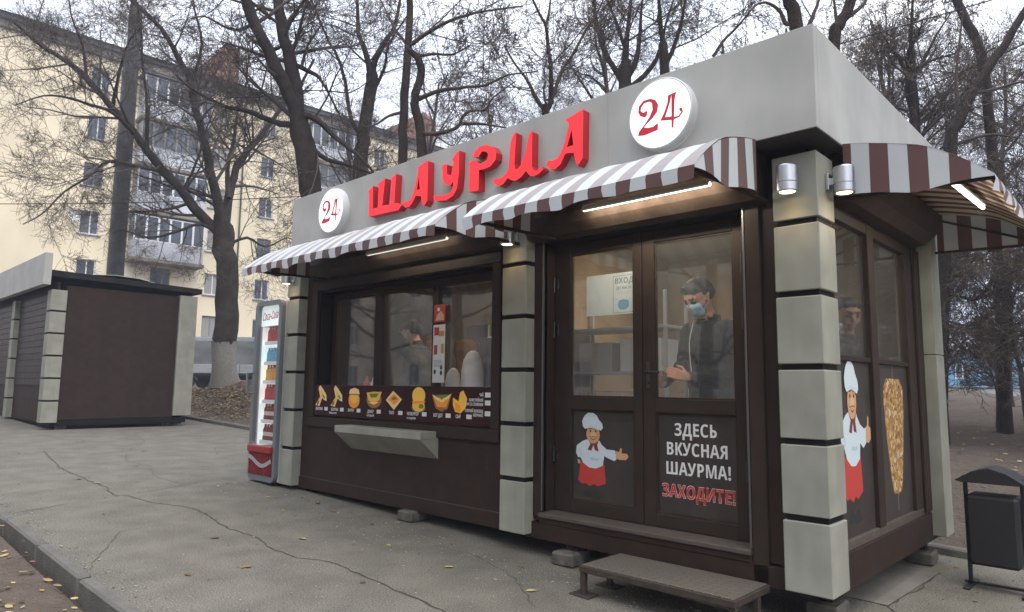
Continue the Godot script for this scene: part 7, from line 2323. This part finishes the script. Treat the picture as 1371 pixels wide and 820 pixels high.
# ---------------------------------------------------------------- inside the kiosk
func make_inside() -> void:
	var c := thing("serving_counter", "long pale counter inside the kiosk behind the shop window", "counter", Vector3(-4.0, 0.312, -0.55))
	put(bx(Vector3(-5.85, 1.16, -0.62), Vector3(-2.55, 1.20, -0.36), 0.006), "counter_top", M.inner_white, c)
	put(bx(Vector3(-5.85, 0.312, -0.60), Vector3(-2.55, 1.159, -0.40), 0.004), "counter_front", M.inner_wall, c)
	var pt := thing("partition", "brown partition between shop and serving room inside the kiosk", "partition", Vector3(-2.45, 0.312, -1.5))
	put(bx(Vector3(-2.47, 0.312, -2.44), Vector3(-2.42, 2.68, -0.75), 0.004), "panel", M.inner_wall, pt)
	for q in [[-3.35, 0.105, 0.46, "tall white bag with bulging sides on the counter behind the right pane"], [-3.62, 0.075, 0.30, "smaller white bag on the counter beside the price strip"]]:
		var s := thing("paper_bag", q[3], "bag", Vector3(q[0], 1.201, -0.50))
		var m := Mb.new()
		var r: float = q[1]
		var h: float = q[2]
		m.lathe(Vector3(q[0], 1.201, -0.50), [Vector2(0, 0), Vector2(r * 0.95, 0.0), Vector2(r * 1.08, h * 0.1), Vector2(r * 1.0, h * 0.35), Vector2(r * 1.04, h * 0.55), Vector2(r * 0.86, h * 0.8), Vector2(r * 0.5, h * 0.95), Vector2(r * 0.2, h), Vector2(0, h * 0.99)], 18)
		put(m, "bag_body", M.inner_white, s)
	var cu := thing("paper_cup", "small white paper cup between the two bags on the counter", "cup", Vector3(-3.49, 1.201, -0.46))
	var cm := Mb.new()
	cm.lathe(Vector3(-3.49, 1.201, -0.46), [Vector2(0, 0), Vector2(0.026, 0.0), Vector2(0.036, 0.095), Vector2(0.038, 0.098), Vector2(0.034, 0.097), Vector2(0.026, 0.005), Vector2(0, 0.004)], 16)
	put(cm, "cup_body", M.inner_white, cu)
	var cf := thing("coffee_machine", "tall black machine with a white label behind the right pane", "coffee machine", Vector3(-2.95, 1.201, -0.50))
	put(bx(Vector3(-3.10, 1.201, -0.60), Vector3(-2.75, 1.78, -0.42), 0.015), "machine_body", M.plastic_dark, cf)
	put(bx(Vector3(-3.10, 1.781, -0.60), Vector3(-2.75, 2.08, -0.50), 0.012), "hopper", M.plastic_dark, cf)
	put(bx(Vector3(-2.98, 1.84, -0.4995), Vector3(-2.86, 1.90, -0.498)), "label_plate", M.white_print, cf)
	var nz := Mb.new()
	nz.rod(Vector3(-2.95, 1.50, -0.40), Vector3(-2.95, 1.42, -0.40), 0.014, 10)
	nz.rod(Vector3(-2.88, 1.50, -0.40), Vector3(-2.88, 1.42, -0.40), 0.014, 10)
	put(nz, "spout", M.steel, cf)
	var rb := thing("promotion_board", "orange-red upright board seen through the left pane", "board", Vector3(-5.6, 1.2, -1.9))
	put(bx(Vector3(-5.72, 0.9, -1.92), Vector3(-5.40, 1.98, -1.88), 0.006), "board_panel", M.orange_red, rb)
	for i in 5:
		put(bx(Vector3(-5.74, 1.08 + i * 0.18, -1.879), Vector3(-5.38, 1.092 + i * 0.18, -1.87)), "rack_wire", M.fridge_side, rb)
	put(bx(Vector3(-5.74, 0.312, -1.93), Vector3(-5.38, 0.899, -1.87)), "board_stand", M.plastic_dark, rb)
	# spit of meat, sauces, stacked cups, back shelf
	var sp := thing("meat_spit", "upright spit of roasted meat behind the shop window's middle pane", "meat spit", Vector3(-4.95, 1.201, -1.9))
	var ms := Mb.new()
	ms.lathe(Vector3(-4.95, 1.30, -1.9), [Vector2(0.0, 0.0), Vector2(0.07, 0.0), Vector2(0.10, 0.12), Vector2(0.125, 0.2), Vector2(0.13, 0.34), Vector2(0.16, 0.46), Vector2(0.155, 0.56), Vector2(0.12, 0.60), Vector2(0.0, 0.61)], 18)
	crease(ms, 0, 60.0, 0.02, 43)
	put(ms, "meat", M.meat, sp)
	put(bx(Vector3(-5.15, 1.201, -2.1), Vector3(-4.75, 1.28, -1.72), 0.01), "drip_tray", M.lamp_metal, sp)
	put(bx(Vector3(-5.15, 1.281, -2.12), Vector3(-4.75, 2.1, -2.08), 0.01), "grill_back", M.lamp_metal, sp)
	put(bx(Vector3(-5.3, 0.312, -2.2), Vector3(-4.6, 1.2, -1.6), 0.01), "stand", M.lamp_metal, sp)
	var ws := thing("wall_shelf", "white shelf on the kiosk's inner back wall over the counter", "shelf", Vector3(-3.6, 1.75, -2.3))
	put(bx(Vector3(-4.5, 1.75, -2.45), Vector3(-2.6, 1.775, -2.2), 0.003), "board", M.inner_white, ws)
	for x in [-4.3, -2.8]:
		put(bx(Vector3(x, 1.6, -2.45), Vector3(x + 0.02, 1.75, -2.24)), "bracket", M.inner_white, ws)
	var jar := Mb.new()
	jar.lathe(Vector3.ZERO, [Vector2(0, 0), Vector2(0.05, 0), Vector2(0.052, 0.14), Vector2(0.035, 0.165), Vector2(0.035, 0.185), Vector2(0, 0.187)], 14)
	var jm := jar.mesh()
	for i in 9:
		var j := hang(jm, "sauce_jar", [M.orange_red, M.inner_white, M.meat][i % 3])
		j.position = Vector3(-4.4 + i * 0.19, 1.776, -2.33)
		tag(j, ["red jar", "white jar", "brown jar"][i % 3] + " number-less on the white wall shelf inside the kiosk".replace(" number-less", ""), "jar", "jars on the wall shelf")
	for q in [[-4.95, M.orange_red, "red squeeze bottle on the counter by the left pane"], [-4.82, M.inner_white, "white squeeze bottle on the counter by the left pane"]]:
		var b := Mb.new()
		b.lathe(Vector3(q[0], 1.201, -0.44), [Vector2(0, 0), Vector2(0.035, 0), Vector2(0.036, 0.15), Vector2(0.022, 0.175), Vector2(0.008, 0.225), Vector2(0, 0.226)], 14)
		tag(put(b, "squeeze_bottle", q[1]), q[2], "bottle")
	for q in [[-1.6, -1.15, "added square ceiling lamp brightening the inside, over the customers behind the double door", 0.36], [-4.2, -1.0, "added square ceiling lamp brightening the inside, over the serving counter", 0.55]]:
		var o := Vector3(q[0], 2.66, q[1])
		var cl := thing("added_ceiling_lamp", q[2], "lamp", o)  # added lamp, put in to brighten the interior
		put(bx(o + Vector3(-0.16, 0.012, -0.16), o + Vector3(0.16, 0.039, 0.16), 0.005), "added_lamp_frame", M.inner_white, cl)
		put(bx(o + Vector3(-0.14, 0.004, -0.14), o + Vector3(0.14, 0.011, 0.14)), "added_lamp_panel", M.added_ceiling_glow, cl)
		var al := AreaLight3D.new()
		al.name = "added_ceiling_light"
		al.area_size = Vector2(0.28, 0.28)
		al.area_normalize_energy = true
		al.light_energy = q[3]
		al.light_color = Color(1, 0.9, 0.74)
		al.shadow_enabled = true
		al.area_range = 8.0
		cl.add_child(al, true)
		al.rotation.x = -PI / 2
		al.position = Vector3(0, -0.01, 0)
	# shelf unit behind the left door leaf
	var su := thing("shelf_rack", "shelf rack with wire baskets behind the left door leaf", "rack", Vector3(-1.9, 0.312, -0.9))
	for y in [1.02, 1.44, 1.80]:
		put(bx(Vector3(-2.40, y, -1.08), Vector3(-1.42, y + 0.025, -0.72), 0.003), "shelf", M.fridge_side, su)
	for x in [-2.38, -1.44]:
		for z in [-1.06, -0.74]:
			put(bx(Vector3(x - 0.012, 0.312, z - 0.012), Vector3(x + 0.012, 2.1, z + 0.012)), "upright", M.fridge_side, su)
	for bk in 2:
		var w := Mb.new()
		var bx0 := -2.33 + bk * 0.46
		for lv in 4:
			var y := 1.06 + lv * 0.08
			var o := 0.012 * lv
			w.rod(Vector3(bx0 - o, y, -0.76 + o), Vector3(bx0 + 0.38 + o, y, -0.76 + o), 0.0035, 5)
			w.rod(Vector3(bx0 - o, y, -1.02), Vector3(bx0 - o, y, -0.76 + o), 0.0035, 5)
			w.rod(Vector3(bx0 + 0.38 + o, y, -1.02), Vector3(bx0 + 0.38 + o, y, -0.76 + o), 0.0035, 5)
		for i in 9:
			w.rod(Vector3(bx0 + i * 0.047, 1.055, -0.76), Vector3(bx0 + i * 0.05 - 0.012, 1.30, -0.72), 0.003, 5)
		put(w, "wire_basket", M.lamp_metal, su)
	for q in [[-2.30, 1.466, 0.34, 0.24, "grey carton on the rack behind the left door leaf", "inner_ceiling"], [-1.88, 1.466, 0.38, 0.26, "white carton on the rack behind the left door leaf", "inner_white"]]:
		var b := thing("carton", q[4], "carton", Vector3(q[0] + q[2] / 2, q[1], -0.9))
		put(bx(Vector3(q[0], q[1], -1.04), Vector3(q[0] + q[2], q[1] + q[3], -0.76), 0.006), "box", M[q[5]], b)
		put(bx(Vector3(q[0] + q[2] * 0.42, q[1] + 0.02, -0.7598), Vector3(q[0] + q[2] * 0.58, q[1] + q[3] - 0.01, -0.759)), "tape", M.inner_wall, b)

# ---------------------------------------------------------------- build
func make_sky() -> PanoramaSkyMaterial:
	var w := 512
	var h := 256
	var f := FastNoiseLite.new()
	f.seed = 31
	f.frequency = 1.6
	f.fractal_octaves = 5
	var im := Image.create(w, h, false, Image.FORMAT_RGBF)
	for y in h:
		var up := PI / 2 - PI * (y + 0.5) / h
		for x in w:
			var a := TAU * (x + 0.5) / w
			var d := Vector3(cos(up) * sin(a), sin(up), -cos(up) * cos(a))
			if up < 0.0:
				im.set_pixel(x, y, Color(0.20, 0.19, 0.17))
				continue
			var c := clampf(0.5 + 0.9 * f.get_noise_3d(d.x * 1.3, d.y * 3.0, d.z * 1.3), 0.0, 1.0)
			var l := 0.47 + 1.1 * pow(sin(up), 1.4)
			var col := Color(0.72, 0.80, 0.99).lerp(Color(0.97, 0.985, 1.03), c)
			im.set_pixel(x, y, Color(col.r * l, col.g * l, col.b * l))
	var m := PanoramaSkyMaterial.new()
	m.panorama = ImageTexture.create_from_image(im)
	return m

func _ready() -> void:
	# camera
	var cam := Camera3D.new()
	cam.name = "camera"
	cam.fov = 47.60
	cam.near = 0.05
	cam.far = 2000.0
	add_child(cam)
	cam.transform = Transform3D(Basis(Vector3(0.72647932, 0.012019, -0.68708321), Vector3(0.07031145, 0.99329955, 0.09171857), Vector3(0.68358181, -0.11494146, 0.72076652)).orthonormalized(), Vector3(1.386, 1.334, 3.971))
	cam.current = true
	# overcast sky, soft high sun from the right
	var we := WorldEnvironment.new()
	we.name = "world"
	var e := Environment.new()
	e.background_mode = Environment.BG_SKY
	var sky := Sky.new()
	sky.sky_material = make_sky()
	e.sky = sky
	e.background_energy_multiplier = 1.0
	e.tonemap_mode = Environment.TONE_MAPPER_LINEAR
	e.tonemap_exposure = 2.2
	e.sdfgi_enabled = true
	e.ssao_enabled = true
	e.ssil_enabled = true
	e.fog_enabled = true
	e.fog_density = 0.0022
	e.fog_light_color = Color(0.82, 0.85, 0.92)
	we.environment = e
	add_child(we)
	var sun := DirectionalLight3D.new()
	sun.name = "sun"
	sun.light_energy = 0.3
	sun.light_color = Color(1.0, 0.97, 0.93)
	sun.light_angular_distance = 50.0
	sun.shadow_enabled = true
	add_child(sun)
	sun.look_at_from_position(Vector3(0.62, 0.80, 0.12), Vector3.ZERO)
	make_materials()
	make_ground()
	make_kiosk()
	make_second_kiosk()
	make_house()
	make_far_things()
	make_trees()
	make_sign()
	make_kiosk_fittings()
	make_fridge()
	make_step()
	make_bin()
	make_inside()
	make_people()
	make_litter()
